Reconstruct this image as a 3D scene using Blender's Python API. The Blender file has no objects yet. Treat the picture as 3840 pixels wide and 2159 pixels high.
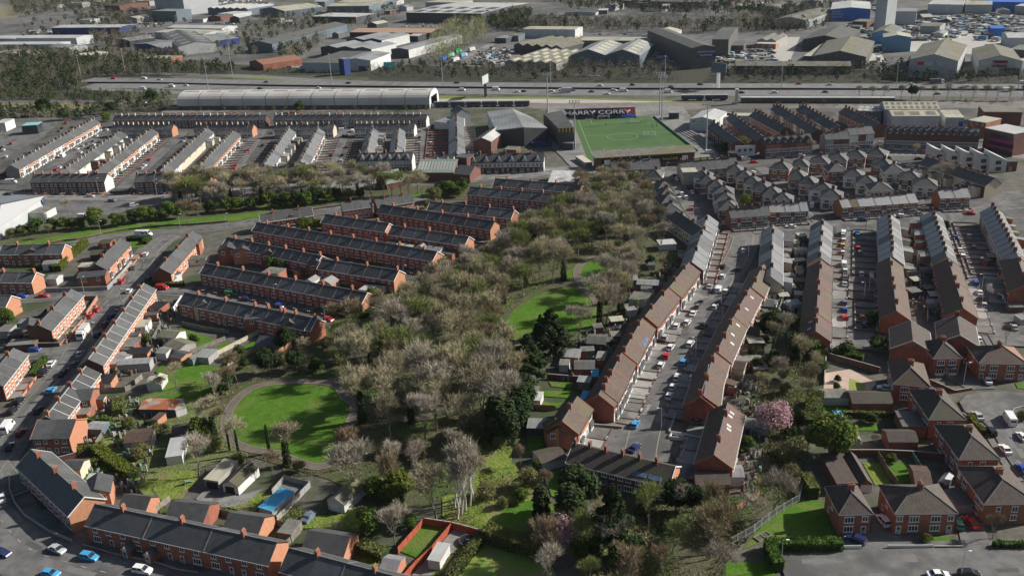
import bpy,math,random
from mathutils import Vector,Matrix
R=random.Random(7)
rad=math.radians
SC=bpy.context.scene
COL=SC.collection
# ------------------------------------------------------------------ camera
CAM_H,PITCH,ROLL,FPX=130.0,rad(22.3),rad(2.6),3450.0
_F=Vector((0,math.cos(PITCH),-math.sin(PITCH)))
_U0=Vector((0,math.sin(PITCH),math.cos(PITCH)))
_R0=Vector((1,0,0))
_R=_R0*math.cos(ROLL)-_U0*math.sin(ROLL)
_U=_U0*math.cos(ROLL)+_R0*math.sin(ROLL)
cam=bpy.data.cameras.new('camera');camo=bpy.data.objects.new('camera',cam)
COL.objects.link(camo)
cam.sensor_width=36;cam.lens=36*FPX/3840;cam.clip_start=1;cam.clip_end=9000
m=Matrix((_R,_U,-_F)).transposed().to_4x4();m.translation=Vector((0,0,CAM_H))
camo.matrix_world=m
SC.camera=camo
# ------------------------------------------------------------------ light
SUN_AZ,SUN_EL=rad(78),rad(30)  # clockwise from +Y (straight ahead): the sun stands to the right
sd=Vector((math.sin(SUN_AZ)*math.cos(SUN_EL),math.cos(SUN_AZ)*math.cos(SUN_EL),math.sin(SUN_EL)))
w=bpy.data.worlds.new('World');SC.world=w;w.use_nodes=True
nt=w.node_tree;bg=nt.nodes['Background']
sky=nt.nodes.new('ShaderNodeTexSky');sky.sky_type='NISHITA';sky.sun_disc=False
sky.sun_elevation=SUN_EL;sky.sun_rotation=SUN_AZ;sky.dust_density=2.0
nt.links.new(sky.outputs[0],bg.inputs[0]);bg.inputs[1].default_value=0.055
sl=bpy.data.lights.new('sun','SUN');sl.energy=5.0;sl.angle=rad(0.5);sl.color=(1,.955,.88)
so=bpy.data.objects.new('sun',sl);COL.objects.link(so)
so.rotation_euler=(-sd).to_track_quat('-Z','Y').to_euler();so.location=(0,0,300)
SC.view_settings.view_transform='Standard';SC.view_settings.look='None'
SC.view_settings.exposure=0.52;SC.view_settings.gamma=1
# ------------------------------------------------------------------ places measured on the photograph, turned into metres on the ground
_c=[0,0,1.0]
def crop(ox,oy,s):_c[0],_c[1],_c[2]=ox,oy,s
S1,S2=0.38820,0.52427
def G(x,y,h=0.0):
    X=_c[0]+x*_c[2]-1920;Y=_c[1]+y*_c[2]-1079.5
    d=_F*FPX+_R*X-_U*Y
    t=(h-CAM_H)/d.z
    return Vector((d.x*t,d.y*t,h))
def Gs(pts,h=0.0):return [G(x,y,h) for x,y in pts]
# ------------------------------------------------------------------ materials
def lin(c):return tuple((v/12.92 if v<=.04045 else ((v+.055)/1.055)**2.4) for v in c)
MATS={}
def mat(name,c1,c2=None,scale=.5,rough=.85,spec=.3,var=0.0,c3=None,s3=.05,metal=0.0,detail=6,stripe=None,bump=0,lo=.35,hi=.65,t3=(.5,.62)):
    """two-tone noise surface, optional third tone in large blotches, optional ribs, optional per-object variation"""
    if name in MATS:return MATS[name]
    M=bpy.data.materials.new(name);M.use_nodes=True;n=M.node_tree.nodes;l=M.node_tree.links
    P=n['Principled BSDF'];P.inputs['Roughness'].default_value=rough
    P.inputs['Specular IOR Level'].default_value=spec;P.inputs['Metallic'].default_value=metal
    M.diffuse_color=(*c1,1)
    if c2 is None and not var and not stripe:
        P.inputs['Base Color'].default_value=(*c1,1);MATS[name]=M;return M
    g=n.new('ShaderNodeNewGeometry')
    N=n.new('ShaderNodeTexNoise');N.inputs['Scale'].default_value=scale;N.inputs['Detail'].default_value=detail
    N.inputs['Roughness'].default_value=.65
    l.new(g.outputs['Position'],N.inputs['Vector'])
    rp=n.new('ShaderNodeMapRange');rp.inputs[1].default_value=lo;rp.inputs[2].default_value=hi
    l.new(N.outputs[0],rp.inputs[0])
    mx=n.new('ShaderNodeMix');mx.data_type='RGBA'
    mx.inputs[6].default_value=(*c1,1);mx.inputs[7].default_value=(*(c2 or c1),1)
    l.new(rp.outputs[0],mx.inputs[0]);out=mx.outputs[2]
    if c3:
        N3=n.new('ShaderNodeTexNoise');N3.inputs['Scale'].default_value=s3;N3.inputs['Detail'].default_value=5
        N3.inputs['Distortion'].default_value=.6
        l.new(g.outputs['Position'],N3.inputs['Vector'])
        r3=n.new('ShaderNodeMapRange');r3.inputs[1].default_value=t3[0];r3.inputs[2].default_value=t3[1]
        l.new(N3.outputs[0],r3.inputs[0])
        m3=n.new('ShaderNodeMix');m3.data_type='RGBA'
        l.new(r3.outputs[0],m3.inputs[0]);l.new(out,m3.inputs[6]);m3.inputs[7].default_value=(*c3,1);out=m3.outputs[2]
    if stripe:  # ribs along local x: (metres, strength)
        tc=n.new('ShaderNodeTexCoord');sp=n.new('ShaderNodeSeparateXYZ');l.new(tc.outputs['Object'],sp.inputs[0])
        mu=n.new('ShaderNodeMath');mu.operation='MULTIPLY';mu.inputs[1].default_value=6.2832/stripe[0]
        l.new(sp.outputs[0],mu.inputs[0]);si=n.new('ShaderNodeMath');si.operation='SINE';l.new(mu.outputs[0],si.inputs[0])
        mr=n.new('ShaderNodeMapRange');mr.inputs[1].default_value=.2;mr.inputs[2].default_value=.9
        mr.inputs[4].default_value=stripe[1];l.new(si.outputs[0],mr.inputs[0])
        m4=n.new('ShaderNodeMix');m4.data_type='RGBA';l.new(mr.outputs[0],m4.inputs[0]);l.new(out,m4.inputs[6])
        m4.inputs[7].default_value=(*[v*.35 for v in c1],1);out=m4.outputs[2]
    if var:
        oi=n.new('ShaderNodeObjectInfo');hs=n.new('ShaderNodeHueSaturation')
        mr=n.new('ShaderNodeMapRange');mr.inputs[3].default_value=1-var;mr.inputs[4].default_value=1+var
        l.new(oi.outputs['Random'],mr.inputs[0]);l.new(mr.outputs[0],hs.inputs['Value'])
        mr2=n.new('ShaderNodeMapRange');mr2.inputs[3].default_value=.5-var*.05;mr2.inputs[4].default_value=.5+var*.05
        mm=n.new('ShaderNodeMath');mm.operation='FRACT';mk=n.new('ShaderNodeMath');mk.operation='MULTIPLY';mk.inputs[1].default_value=7.31
        l.new(oi.outputs['Random'],mk.inputs[0]);l.new(mk.outputs[0],mm.inputs[0]);l.new(mm.outputs[0],mr2.inputs[0])
        l.new(mr2.outputs[0],hs.inputs['Hue']);l.new(out,hs.inputs['Color']);out=hs.outputs[0]
    l.new(out,P.inputs['Base Color'])
    if bump:
        b=n.new('ShaderNodeBump');b.inputs['Strength'].default_value=bump;b.inputs['Distance'].default_value=.3
        nb=n.new('ShaderNodeTexNoise');nb.inputs['Scale'].default_value=scale*3;nb.inputs['Detail'].default_value=4
        l.new(g.outputs['Position'],nb.inputs['Vector']);l.new(nb.outputs[0],b.inputs['Height']);l.new(b.outputs[0],P.inputs['Normal'])
    MATS[name]=M;return M
T={}
def defmats():
    T['ground']=mat('mixed_ground',(.07,.066,.052),(.13,.122,.1),.25,c3=(.05,.065,.028),s3=.035,bump=.4)
    T['yard']=mat('concrete_yard',(.17,.165,.155),(.25,.24,.225),.4,c3=(.11,.105,.1),s3=.09)
    T['asphalt']=mat('asphalt',(.1,.098,.095),(.165,.16,.153),.3,c3=(.08,.079,.078),s3=.07,rough=.9)
    T['patch']=mat('dark_road_patch',(.07,.07,.07),(.09,.09,.088),1);T['patch2']=mat('pale_road_patch',(.17,.167,.16),(.14,.138,.132),1)
    T['motor']=mat('motorway_asphalt',(.145,.145,.143),(.175,.174,.17),.12,c3=(.125,.125,.123),s3=.02)
    T['paving']=mat('pavement_asphalt',(.12,.115,.11),(.17,.165,.155),.5,c3=(.1,.095,.09),s3=.1)
    T['lane']=mat('dark_back_lane',(.07,.069,.066),(.12,.117,.11),.3,c3=(.055,.054,.05),s3=.06)
    T['kerb']=mat('kerb_stone',(.3,.29,.27),(.22,.21,.2),.7)
    T['grass']=mat('mown_grass',(.05,.125,.012),(.085,.165,.02),.5,c3=(.11,.155,.035),s3=.09,bump=.6,rough=.95,spec=.1)
    T['rough']=mat('rough_grass',(.11,.17,.026),(.19,.225,.055),.45,c3=(.19,.17,.085),s3=.12,bump=1,rough=.95,spec=.1)
    T['turf']=mat('artificial_turf',(.068,.125,.048),(.08,.14,.055),.2,c3=(.06,.112,.045),s3=.03,rough=.95,spec=.1)
    T['litter']=mat('woodland_floor',(.055,.055,.027),(.1,.095,.05),.5,c3=(.055,.085,.02),s3=.07,bump=.8)
    T['embank']=mat('embankment_scrub',(.03,.032,.022),(.055,.053,.037),.3,c3=(.035,.042,.02),s3=.04,bump=1)
    T['path']=mat('gravel_path',(.12,.098,.075),(.16,.135,.11),.8,c3=(.12,.1,.08),s3=.2)
    T['edge']=mat('path_edging',(.25,.22,.19),(.19,.165,.14),.5)
    T['dirt']=mat('red_rubble_ground',(.19,.14,.12),(.27,.22,.2),.2,c3=(.11,.1,.1),s3=.05)
    T['ballast']=mat('railway_ballast',(.15,.13,.115),(.21,.19,.17),.3,c3=(.1,.09,.08),s3=.02)
    T['line']=mat('road_paint',(.55,.55,.53),(.3,.3,.29),.8)
    T['yline']=mat('faded_kerb_line',(.3,.27,.17),(.2,.19,.15),.6)
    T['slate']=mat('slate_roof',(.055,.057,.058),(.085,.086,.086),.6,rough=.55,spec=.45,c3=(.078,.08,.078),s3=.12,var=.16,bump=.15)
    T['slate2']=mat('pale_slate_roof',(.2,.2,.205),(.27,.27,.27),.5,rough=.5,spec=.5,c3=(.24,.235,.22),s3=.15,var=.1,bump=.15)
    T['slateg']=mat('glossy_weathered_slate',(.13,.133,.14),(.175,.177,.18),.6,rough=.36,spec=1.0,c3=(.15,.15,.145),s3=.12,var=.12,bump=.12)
    T['tile']=mat('brown_tile_roof',(.062,.04,.03),(.098,.064,.048),.9,rough=.7,spec=.35,c3=(.085,.068,.034),s3=.1,var=.12,bump=.3)
    T['tileb']=mat('newer_brown_tile',(.075,.042,.033),(.11,.065,.05),.9,rough=.7,spec=.35);T['slateb']=mat('replaced_slates',(.085,.087,.09),(.12,.122,.124),.6,rough=.5)
    T['tile2']=mat('dark_tile_roof',(.058,.045,.04),(.09,.07,.061),.9,rough=.75,c3=(.075,.07,.045),s3=.12,var=.12,bump=.3)
    T['tile3']=mat('red_tile_roof',(.22,.1,.065),(.28,.14,.09),.9,rough=.75,c3=(.19,.12,.07),s3=.12,bump=.3)
    T['brick']=mat('red_brick',(.25,.092,.058),(.32,.13,.085),1.2,c3=(.2,.088,.062),s3=.25,var=.1)
    T['brick2']=mat('dark_red_brick',(.125,.06,.047),(.17,.08,.062),1.2,c3=(.11,.06,.05),s3=.25,var=.12)
    T['obrick']=mat('orange_brick',(.38,.175,.1),(.44,.22,.135),1.2,var=.06)
    T['white']=mat('white_render',(.58,.58,.56),(.47,.465,.44),.4,var=.06)
    T['cream']=mat('cream_render',(.53,.47,.36),(.46,.41,.32),.4,var=.08)
    T['grey']=mat('grey_render',(.3,.3,.295),(.24,.24,.235),.4,var=.15)
    T['pink']=mat('pink_render',(.6,.3,.26),(.5,.26,.23),.5)
    T['green']=mat('green_render',(.12,.2,.16),(.16,.25,.2),.5)
    T['blue']=mat('blue_paint',(.02,.1,.42),(.03,.13,.5),.3)
    T['trim']=mat('white_trim',(.66,.66,.64))
    T['dtrim']=mat('verge_mortar',(.11,.11,.112),(.19,.19,.188),.6)
    T['verge2']=mat('pale_verge_mortar',(.42,.42,.41),(.3,.3,.29),.6)
    T['otrim']=mat('orange_bargeboard',(.4,.17,.1))
    T['glass']=mat('window_glass',(.035,.042,.05),rough=.12,spec=.7)
    T['door']=mat('painted_door',(.5,.5,.5),(.1,.1,.12),3,var=.4)
    T['black']=mat('black_paint',(.02,.02,.022),rough=.5)
    T['dark']=mat('dark_cladding',(.055,.06,.068),(.075,.08,.088),.2,stripe=(1.2,.3))
    T['wood']=mat('grey_timber',(.16,.145,.12),(.23,.21,.18),1,var=.2)
    T['rfence']=mat('red_timber',(.4,.09,.05),(.3,.07,.04),1)
    T['pot']=mat('clay_pot',(.45,.26,.16),(.36,.2,.13),2)
    T['metalg']=mat('galvanised_steel',(.42,.43,.43),(.36,.37,.37),.5,rough=.5,metal=.3)
    T['wg']=mat('pale_grey_cladding',(.42,.44,.45),(.36,.38,.39),.15,stripe=(1.0,.25),var=.06)
    T['wb']=mat('slate_blue_cladding',(.1,.135,.165),(.12,.155,.185),.15,stripe=(1.0,.3),var=.06)
    T['ww']=mat('white_cladding',(.55,.56,.55),(.44,.45,.44),.15,stripe=(1.0,.15))
    T['wbl']=mat('blue_cladding',(.02,.11,.4),(.03,.14,.46),.1,stripe=(1.2,.2))
    T['wnv']=mat('navy_cladding',(.02,.04,.15),(.03,.05,.18),.1,stripe=(1.2,.2))
    T['wlb']=mat('mid_blue_cladding',(.1,.23,.36),(.13,.27,.4),.1,stripe=(1.2,.2))
    T['rg']=mat('grey_sheet_roof',(.22,.23,.23),(.28,.29,.285),.12,rough=.55,c3=(.17,.175,.17),s3=.03,var=.08,stripe=(2.2,.22))
    T['rw']=mat('white_sheet_roof',(.46,.46,.45),(.37,.37,.36),.12,rough=.5,stripe=(3,.12),c3=(.5,.5,.46),s3=.05)
    T['rc']=mat('cream_sheet_roof',(.44,.42,.33),(.36,.34,.26),.2,rough=.6,stripe=(3,.15),c3=(.3,.29,.22),s3=.06)
    T['rm']=mat('mossy_sheet_roof',(.12,.115,.095),(.2,.19,.165),.3,rough=.85,stripe=(2,.2),c3=(.14,.14,.07),s3=.06)
    T['rd']=mat('dark_sheet_roof',(.085,.085,.08),(.12,.12,.11),.2,rough=.7,stripe=(2,.15))
    T['rt']=mat('tan_sheet_roof',(.45,.3,.2),(.36,.24,.16),.2,rough=.7,stripe=(4,.4))
    T['rr']=mat('rust_red_roof',(.4,.13,.05),(.3,.11,.06),.5,rough=.8,c3=(.35,.3,.26),s3=.25)
    T['rbl']=mat('bright_blue_roof',(.07,.34,.58),(.1,.4,.64),.5,stripe=(.5,.5))
    T['felt']=mat('felt_flat_roof',(.14,.14,.13),(.2,.195,.18),.7,c3=(.11,.12,.08),s3=.3,var=.3)
    T['concrete']=mat('concrete',(.33,.32,.3),(.26,.25,.235),.5)
    T['tyre']=mat('tyre_rubber',(.02,.02,.02),rough=.8)
    T['carglass']=mat('car_glass',(.02,.025,.03),rough=.08,spec=.8)
    T['lampw']=mat('lamp_lens',(.75,.75,.72),rough=.2)
    T['lampr']=mat('red_lens',(.4,.02,.02),rough=.3)
defmats()
# ------------------------------------------------------------------ mesh building
class MB:
    def __init__(s):s.v=[];s.f=[];s.m=[];s.mats=[]
    def mi(s,k):
        k=T[k] if isinstance(k,str) else k
        if k not in s.mats:s.mats.append(k)
        return s.mats.index(k)
    def poly(s,pts,k):
        i=len(s.v);s.v+=[tuple(p) for p in pts];s.f.append(tuple(range(i,i+len(pts))));s.m.append(s.mi(k))
    def box(s,x0,y0,z0,x1,y1,z1,k,kt=None,bottom=False):
        i=len(s.v);s.v+=[(x0,y0,z0),(x1,y0,z0),(x1,y1,z0),(x0,y1,z0),(x0,y0,z1),(x1,y0,z1),(x1,y1,z1),(x0,y1,z1)]
        F=[(0,1,5,4),(1,2,6,5),(2,3,7,6),(3,0,4,7),(4,5,6,7)]+([(3,2,1,0)] if bottom else [])
        a=s.mi(k);t=s.mi(kt) if kt else a
        for j,f in enumerate(F):s.f.append(tuple(i+q for q in f));s.m.append(t if j==4 else a)
    def slab(s,pts,th,k,ks=None):
        """polygon pts (top face) given a thickness th downwards"""
        i=len(s.v);n=len(pts);s.v+=[tuple(p) for p in pts]+[(p[0],p[1],p[2]-th) for p in pts]
        a=s.mi(k);b=s.mi(ks) if ks else a
        s.f.append(tuple(range(i,i+n)));s.m.append(a)
        s.f.append(tuple(range(i+2*n-1,i+n-1,-1)));s.m.append(b)
        for j in range(n):
            q=(j+1) % n;s.f.append((i+j,i+n+j,i+n+q,i+q));s.m.append(b)
    def tube(s,p,q,r0,r1,n,k,cap=True):
        p=Vector(p);q=Vector(q);d=q-p
        if d.length<1e-6:return
        d.normalize();a=d.orthogonal().normalized();b=d.cross(a);i=len(s.v);mk=s.mi(k)
        for c,r in ((p,r0),(q,r1)):
            for j in range(n):
                t=6.28318*j/n;s.v.append(tuple(c+a*(r*math.cos(t))+b*(r*math.sin(t))))
        for j in range(n):
            e=(j+1) % n;s.f.append((i+j,i+e,i+n+e,i+n+j));s.m.append(mk)
        if cap and r1>0:s.f.append(tuple(range(i+n,i+2*n)));s.m.append(mk)
    def data(s,name):
        me=bpy.data.meshes.new(name);me.from_pydata(s.v,[],s.f)
        for M in s.mats:me.materials.append(M)
        me.polygons.foreach_set('material_index',s.m);me.update();return me
    def build(s,name,parent=None,**k):
        return ob(name,s.data(name),parent,**k)
def ob(name,data,parent=None,loc=None,rot=None,scale=None):
    o=bpy.data.objects.new(name,data);COL.objects.link(o)
    if parent:o.parent=parent
    if loc is not None:o.location=loc
    if rot is not None:o.rotation_euler=(0,0,rot)
    if scale is not None:o.scale=scale if hasattr(scale,'__len__') else (scale,)*3
    return o
def tag(o,label,cat,group=None):
    o['label']=label;o['category']=cat
    if group:o['group']=group
    return o
def thing(name,label,cat,loc=(0,0,0),rot=0,group=None,scale=None):
    return tag(ob(name,None,None,loc,rot,scale),label,cat,group)
_z={'land':.02,'pave':.10,'kerb':.16,'road':.22,'mark':.34}
def nz(k,step=.004):_z[k]+=step;return _z[k]
def sheet(name,pts,m,layer='land',kind='structure',h=0.0):
    b=MB();z=nz(layer)
    P=Gs(pts) if not isinstance(pts[0],Vector) else pts
    if sum(P[i].x*P[(i+1) % len(P)].y-P[(i+1) % len(P)].x*P[i].y for i in range(len(P)))<0:P=P[::-1]
    b.poly([(p.x,p.y,z+h) for p in P],m);o=b.build(name);o['kind']=kind;return o
def smooth(P,k=4):
    out=[]
    n=len(P)
    for i in range(n-1):
        p0=P[max(i-1,0)];p1=P[i];p2=P[i+1];p3=P[min(i+2,n-1)]
        for j in range(k):
            t=j/k
            out.append(.5*((2*p1)+(p2-p0)*t+(2*p0-5*p1+4*p2-p3)*t*t+(3*p1-p0-3*p2+p3)*t*t*t))
    out.append(P[-1]);return out
def ribbon_mb(b,P,w0,w1,z,m):
    """strip between lateral offsets w0 and w1 (left positive) of a polyline"""
    L=[]
    for i,p in enumerate(P):
        t=(P[min(i+1,len(P)-1)]-P[max(i-1,0)]);t.z=0;t.normalize();n=Vector((-t.y,t.x,0))
        L.append((p+n*w0,p+n*w1))
    for i in range(len(L)-1):
        b.poly([(L[i][0].x,L[i][0].y,z),(L[i+1][0].x,L[i+1][0].y,z),(L[i+1][1].x,L[i+1][1].y,z),(L[i][1].x,L[i][1].y,z)][::(1 if w0<w1 else -1)],m)
ROADS=[]
def road(pts,w=6.5,pw=1.8,m='asphalt',line=None,name='road',yl=False):
    P=smooth(Gs(pts)) if not isinstance(pts[0],Vector) else pts
    if pw:
        b=MB();ribbon_mb(b,P,-w/2-pw,w/2+pw,nz('pave'),'paving');b.build('pavement')['kind']='structure'
        b=MB();ribbon_mb(b,P,-w/2-.15,w/2+.15,nz('kerb'),'kerb');b.build('kerb')['kind']='structure'
    b=MB();ribbon_mb(b,P,-w/2,w/2,nz('road'),m);o=b.build(name);o['kind']='structure'
    rr=random.Random(int(w*100)+len(P));b=MB();z=nz('road')
    for i in range(2,len(P)-2,2):
        t=(P[i+1]-P[i]).normalized();n=Vector((-t.y,t.x,0));c=P[i]+n*rr.uniform(-.3,.3)*w;a,e=rr.uniform(.8,4),rr.uniform(.4,1.2)
        q=[c-t*a-n*e,c+t*a-n*e,c+t*a+n*e,c-t*a+n*e];b.poly([(p.x,p.y,z) for p in q],rr.choice(('patch','patch2')))
    if b.f:b.build('road_patch')['kind']='structure'
    if yl:
        b=MB();z=nz('mark');ribbon_mb(b,P,-w/2+.2,-w/2+.45,z,'yline');ribbon_mb(b,P,w/2-.45,w/2-.2,z,'yline')
        b.build('kerb_line')['kind']='structure'
    if line:dashes(P,[0],*line)
    return P
def dashes(P,offs,on=2,gap=4,wd=.12,m='line'):
    b=MB();z=nz('mark')
    for off in offs:
        acc=0
        for i in range(len(P)-1):
            a,c=P[i],P[i+1];L=(c-a).length;t=(c-a)/L;n=Vector((-t.y,t.x,0));s=0
            while s<L:
                ph=(acc+s) % (on+gap)
                if ph<on:
                    e=min(L,s+on-ph)
                    p,q=a+t*s+n*off,a+t*e+n*off
                    b.poly([(p.x-n.x*wd,p.y-n.y*wd,z),(q.x-n.x*wd,q.y-n.y*wd,z),(q.x+n.x*wd,q.y+n.y*wd,z),(p.x+n.x*wd,p.y+n.y*wd,z)],m)
                    s=e+1e-3
                else:s+=(on+gap)-ph
            acc+=L
    b.build('lane_marking')['kind']='structure'

# ------------------------------------------------------------------ windows, doors, chimneys shared by every house
_mesh={}
def cached(key,fn):
    if key not in _mesh:_mesh[key]=fn()
    return _mesh[key]
def win_mesh(kind,fr='trim'):
    """opening facing +y, centred on x=0, z from its sill"""
    def f():
        b=MB()
        if kind=='d':
            b.box(-.55,-.02,0,.55,.05,2.15,fr);b.box(-.42,.05,.05,.42,.07,2.0,'door');b.box(-.25,.07,1.2,.25,.08,1.8,'glass');return b.data('door')
        if kind=='B':
            b.box(-1.15,-.02,0,1.15,.65,.7,'white');b.box(-1.12,-.02,.7,1.12,.62,2.2,fr)
            b.slab([(-1.3,-.02,2.75),(-1.3,.8,2.35),(1.3,.8,2.35),(1.3,-.02,2.75)][::-1],.1,'dark')
            for x in (-.72,0,.72):b.box(x-.3,.62,.85,x+.3,.63,2.1,'glass')
            b.box(1.12,.08,.85,1.13,.52,2.1,'glass');b.box(-1.13,.08,.85,-1.12,.52,2.1,'glass');return b.data('bay_window')
        if kind=='G':
            b.box(-1.25,-.02,0,1.25,.05,2.1,fr);return b.data('garage_door')
        W,H={'w':(1.15,1.2),'W':(1.9,1.3),'s':(.75,.9),'T':(1.0,1.7),'X':(2.4,1.4),'F':(2.4,2.0)}[kind]
        b.box(-W/2-.08,-.02,-.05,W/2+.08,.04,H+.05,fr)
        b.box(-W/2-.2,-.02,-.2,W/2+.2,.12,-.05,fr);b.box(-W/2-.2,-.02,H+.05,W/2+.2,.07,H+.22,fr)
        k=1 if W<.9 else 2 if W<1.5 else 3
        for i in range(k):
            a=-W/2+W*i/k;b.box(a+.06,.04,.06,a+W/k-.06,.05,H-.06,'glass')
        return b.data('window')
    return cached(('win',kind,fr),f)
WNAME={'d':'door','B':'bay_window','G':'garage_door'}
def chim_mesh(m,pots=4,big=1.0):
    def f():
        b=MB();b.box(-.3*big,-.55*big,-1.0,.3*big,.55*big,1.25,m);b.box(-.37*big,-.62*big,1.25,.37*big,.62*big,1.42,m)
        for i in range(pots):
            y=(-.4+.8*i/max(1,pots-1))*big;b.tube((0,y,1.42),(0,y,1.85),.13,.1,6,'pot')
        return b.data('chimney')
    return cached(('chim',m,pots,big),f)
def openings(root,s,w2,xs,spec,hw,fr='trim',cap=100,x_off=0):
    """spec: list of (kind, fraction across the house, z)"""
    k=0
    for i,x0 in enumerate(xs):
        for kind,fx,z in spec:
            if k>=cap:return
            f_=fx if (i % 2==0) else 1-fx
            ob(WNAME.get(kind,'window'),win_mesh(kind,fr),root,(x0+f_*hw,s*w2,z),0 if s>0 else math.pi);k+=1
STY={'plain':[('w',.28,3.5),('w',.75,3.5),('W',.3,1.0),('d',.8,.1)],
       'simple':[('w',.3,3.5),('W',.35,.9),('d',.8,.1)],
       'pair':[('w',.25,3.5),('w',.7,3.5),('W',.3,.9),('d',.75,.1)],
       'bay':[('W',.35,3.4),('B',.35,.15),('d',.82,.1)],
       'rear':[('w',.3,3.6),('s',.7,3.7),('W',.35,1.0),('d',.8,.1)],
       'up':[('w',.3,3.6),('w',.75,3.6)],
       'white':[('T',.2,3.2),('T',.5,3.2),('T',.8,3.2),('B',.3,.1),('d',.8,.1)]}
def seed_of(s):return sum((i+1)*ord(c) for i,c in enumerate(s)) % 99991
def side_sign(u,which):
    n=Vector((-u.y,u.x))
    v={'N':-n.y,'F':n.y,'L':-n.x,'R':n.x}[which]
    return 1 if v>0 else -1
def terrace(label,a,b,n,front='N',w=8.0,he=5.3,hr=7.7,wall='brick',roof='slate',roofb=None,gable=None,chim=1,
            cm='brick',verge='dtrim',ve=1,barge=None,style='plain',rear=None,fy=None,ry=None,upper=None,name='terraced_houses',
            cat='terraced houses',rstyle='rear',base=0.0,group=None,fade=None):
    rr=random.Random(seed_of(label));hr+=.5
    A,B=(G(*a,hr),G(*b,hr)) if not isinstance(a,Vector) else (a,b)
    d=B-A;L=d.length;u=d/L;ang=math.atan2(d.y,d.x);mid=(A+B)/2
    root=thing(name,label,cat,(mid.x,mid.y,0),ang,group)
    s=side_sign(u,front);hw=L/n;h2=w/2;xs=[-L/2+hw*i for i in range(n)]
    pal=wall if isinstance(wall,(list,tuple)) else [wall];rp=roof if isinstance(roof,(list,tuple)) else [roof]
    rpb=(roofb if isinstance(roofb,(list,tuple)) else [roofb]) if roofb else None
    if rp==['slate']:rp=['slate']*5+['slateb']
    if rp==['tile']:rp=['tile','tile','tileb']
    if rp==['slateg']:rp=['slateg']*4+['slateb']
    W=MB();RF=MB();D=MB()
    slope=(hr-he)/h2;oh=.3;hb=upper and 2.9
    for i,x in enumerate(xs):
        mk=pal[i % len(pal)] if len(pal)<n else rr.choice(pal)
        if len(pal)>1:mk=rr.choice(pal)
        for sg in (1,-1):
            zs=[(0,he,mk)]
            if upper and sg==s:zs=[(0,2.9,upper),(2.9,he,mk)]
            for z0,z1,q in zs:
                p=[(x,sg*h2,z0),(x+hw,sg*h2,z0),(x+hw,sg*h2,z1),(x,sg*h2,z1)]
                W.poly(p if sg<0 else p[::-1],q)
        r1=rr.choice(rp);r2=rr.choice(rpb or rp)
        for sg in (1,-1):
            e0=-oh if i==0 else 0;e1=oh if i==n-1 else 0
            p=[(x+e0,0,hr+.12),(x+e0,sg*(h2+oh),he-oh*slope+.12),(x+hw+e1,sg*(h2+oh),he-oh*slope+.12),(x+hw+e1,0,hr+.12)]
            p=p[::-1] if sg<0 else p
            RF.slab(p,.16,r1 if sg==s else r2,'trim' if barge=='trim' else (r1 if sg==s else r2))
    gm=gable or pal[0]
    for x,k in ((-L/2,1),(L/2,-1)):
        g2=gm if isinstance(gm,str) else gm[0 if x<0 else 1]
        p=[(x,h2,0),(x,-h2,0),(x,-h2,he),(x,0,hr),(x,h2,he)]
        W.poly(p if k>0 else p[::-1],g2)
    ww=W.build('wall',root);rf=RF.build('roof',root)
    if verge:
        for i in range(1,n):
            if i % ve:continue
            x=xs[i]
            for sg in (1,-1):
                p=[(x-.14,0,hr+.2),(x-.14,sg*(h2+oh),he-oh*slope+.2),(x+.14,sg*(h2+oh),he-oh*slope+.2),(x+.14,0,hr+.2)]
                D.slab(p[::-1] if sg<0 else p,.12,verge)
        D.box(-L/2-oh,-.12,hr+.1,L/2+oh,.12,hr+.24,verge)
    if barge:
        for x in (-L/2-oh-.02,L/2+oh-.06):
            for sg in (1,-1):
                p=[(x,0,hr+.2),(x,sg*(h2+oh+.05),he-oh*slope+.2),(x+.09,sg*(h2+oh+.05),he-oh*slope+.2),(x+.09,0,hr+.2)]
                D.slab(p[::-1] if sg<0 else p,.32,barge)
    if D.f:D.build('roof_trim',rf)
    if chim:
        for i in range(0 if chim==1 else 1,n+1,chim):
            if chim==1 and i==n:break
            x=xs[i] if i<n else L/2
            if i==0:x+=.5
            if i==n:x -= .5
            ob('chimney',chim_mesh(rr.choice(cm) if isinstance(cm,(list,tuple)) else cm),rf,(x,rr.uniform(-.15,.15),hr))
    # downpipes and gutters
    gt=MB()
    for sg in (1,-1):gt.box(-L/2-oh,min(sg*(h2+oh),sg*(h2+oh+.13)),he-oh*slope-.1,L/2+oh,max(sg*(h2+oh),sg*(h2+oh+.13)),he-oh*slope+.02,'trim' if style=='plain' or barge=='trim' else 'black')
    gt.build('gutter',rf)
    view=Vector((0,0,CAM_H))-mid
    nv=Vector((-u.y,u.x,0))
    cap=88
    for sg in (s,-s):
        if (nv*sg).dot(view)<-20:continue
        if sg==s:openings(root,sg,h2,xs,STY[style],hw,cap=cap)
        elif rear is None or rear[0] != 'ret':openings(root,sg,h2,xs,STY[rstyle],hw,cap=cap)
        else:openings(root,sg,h2,xs,[('w',.85,3.6)],hw,cap=cap)
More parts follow.
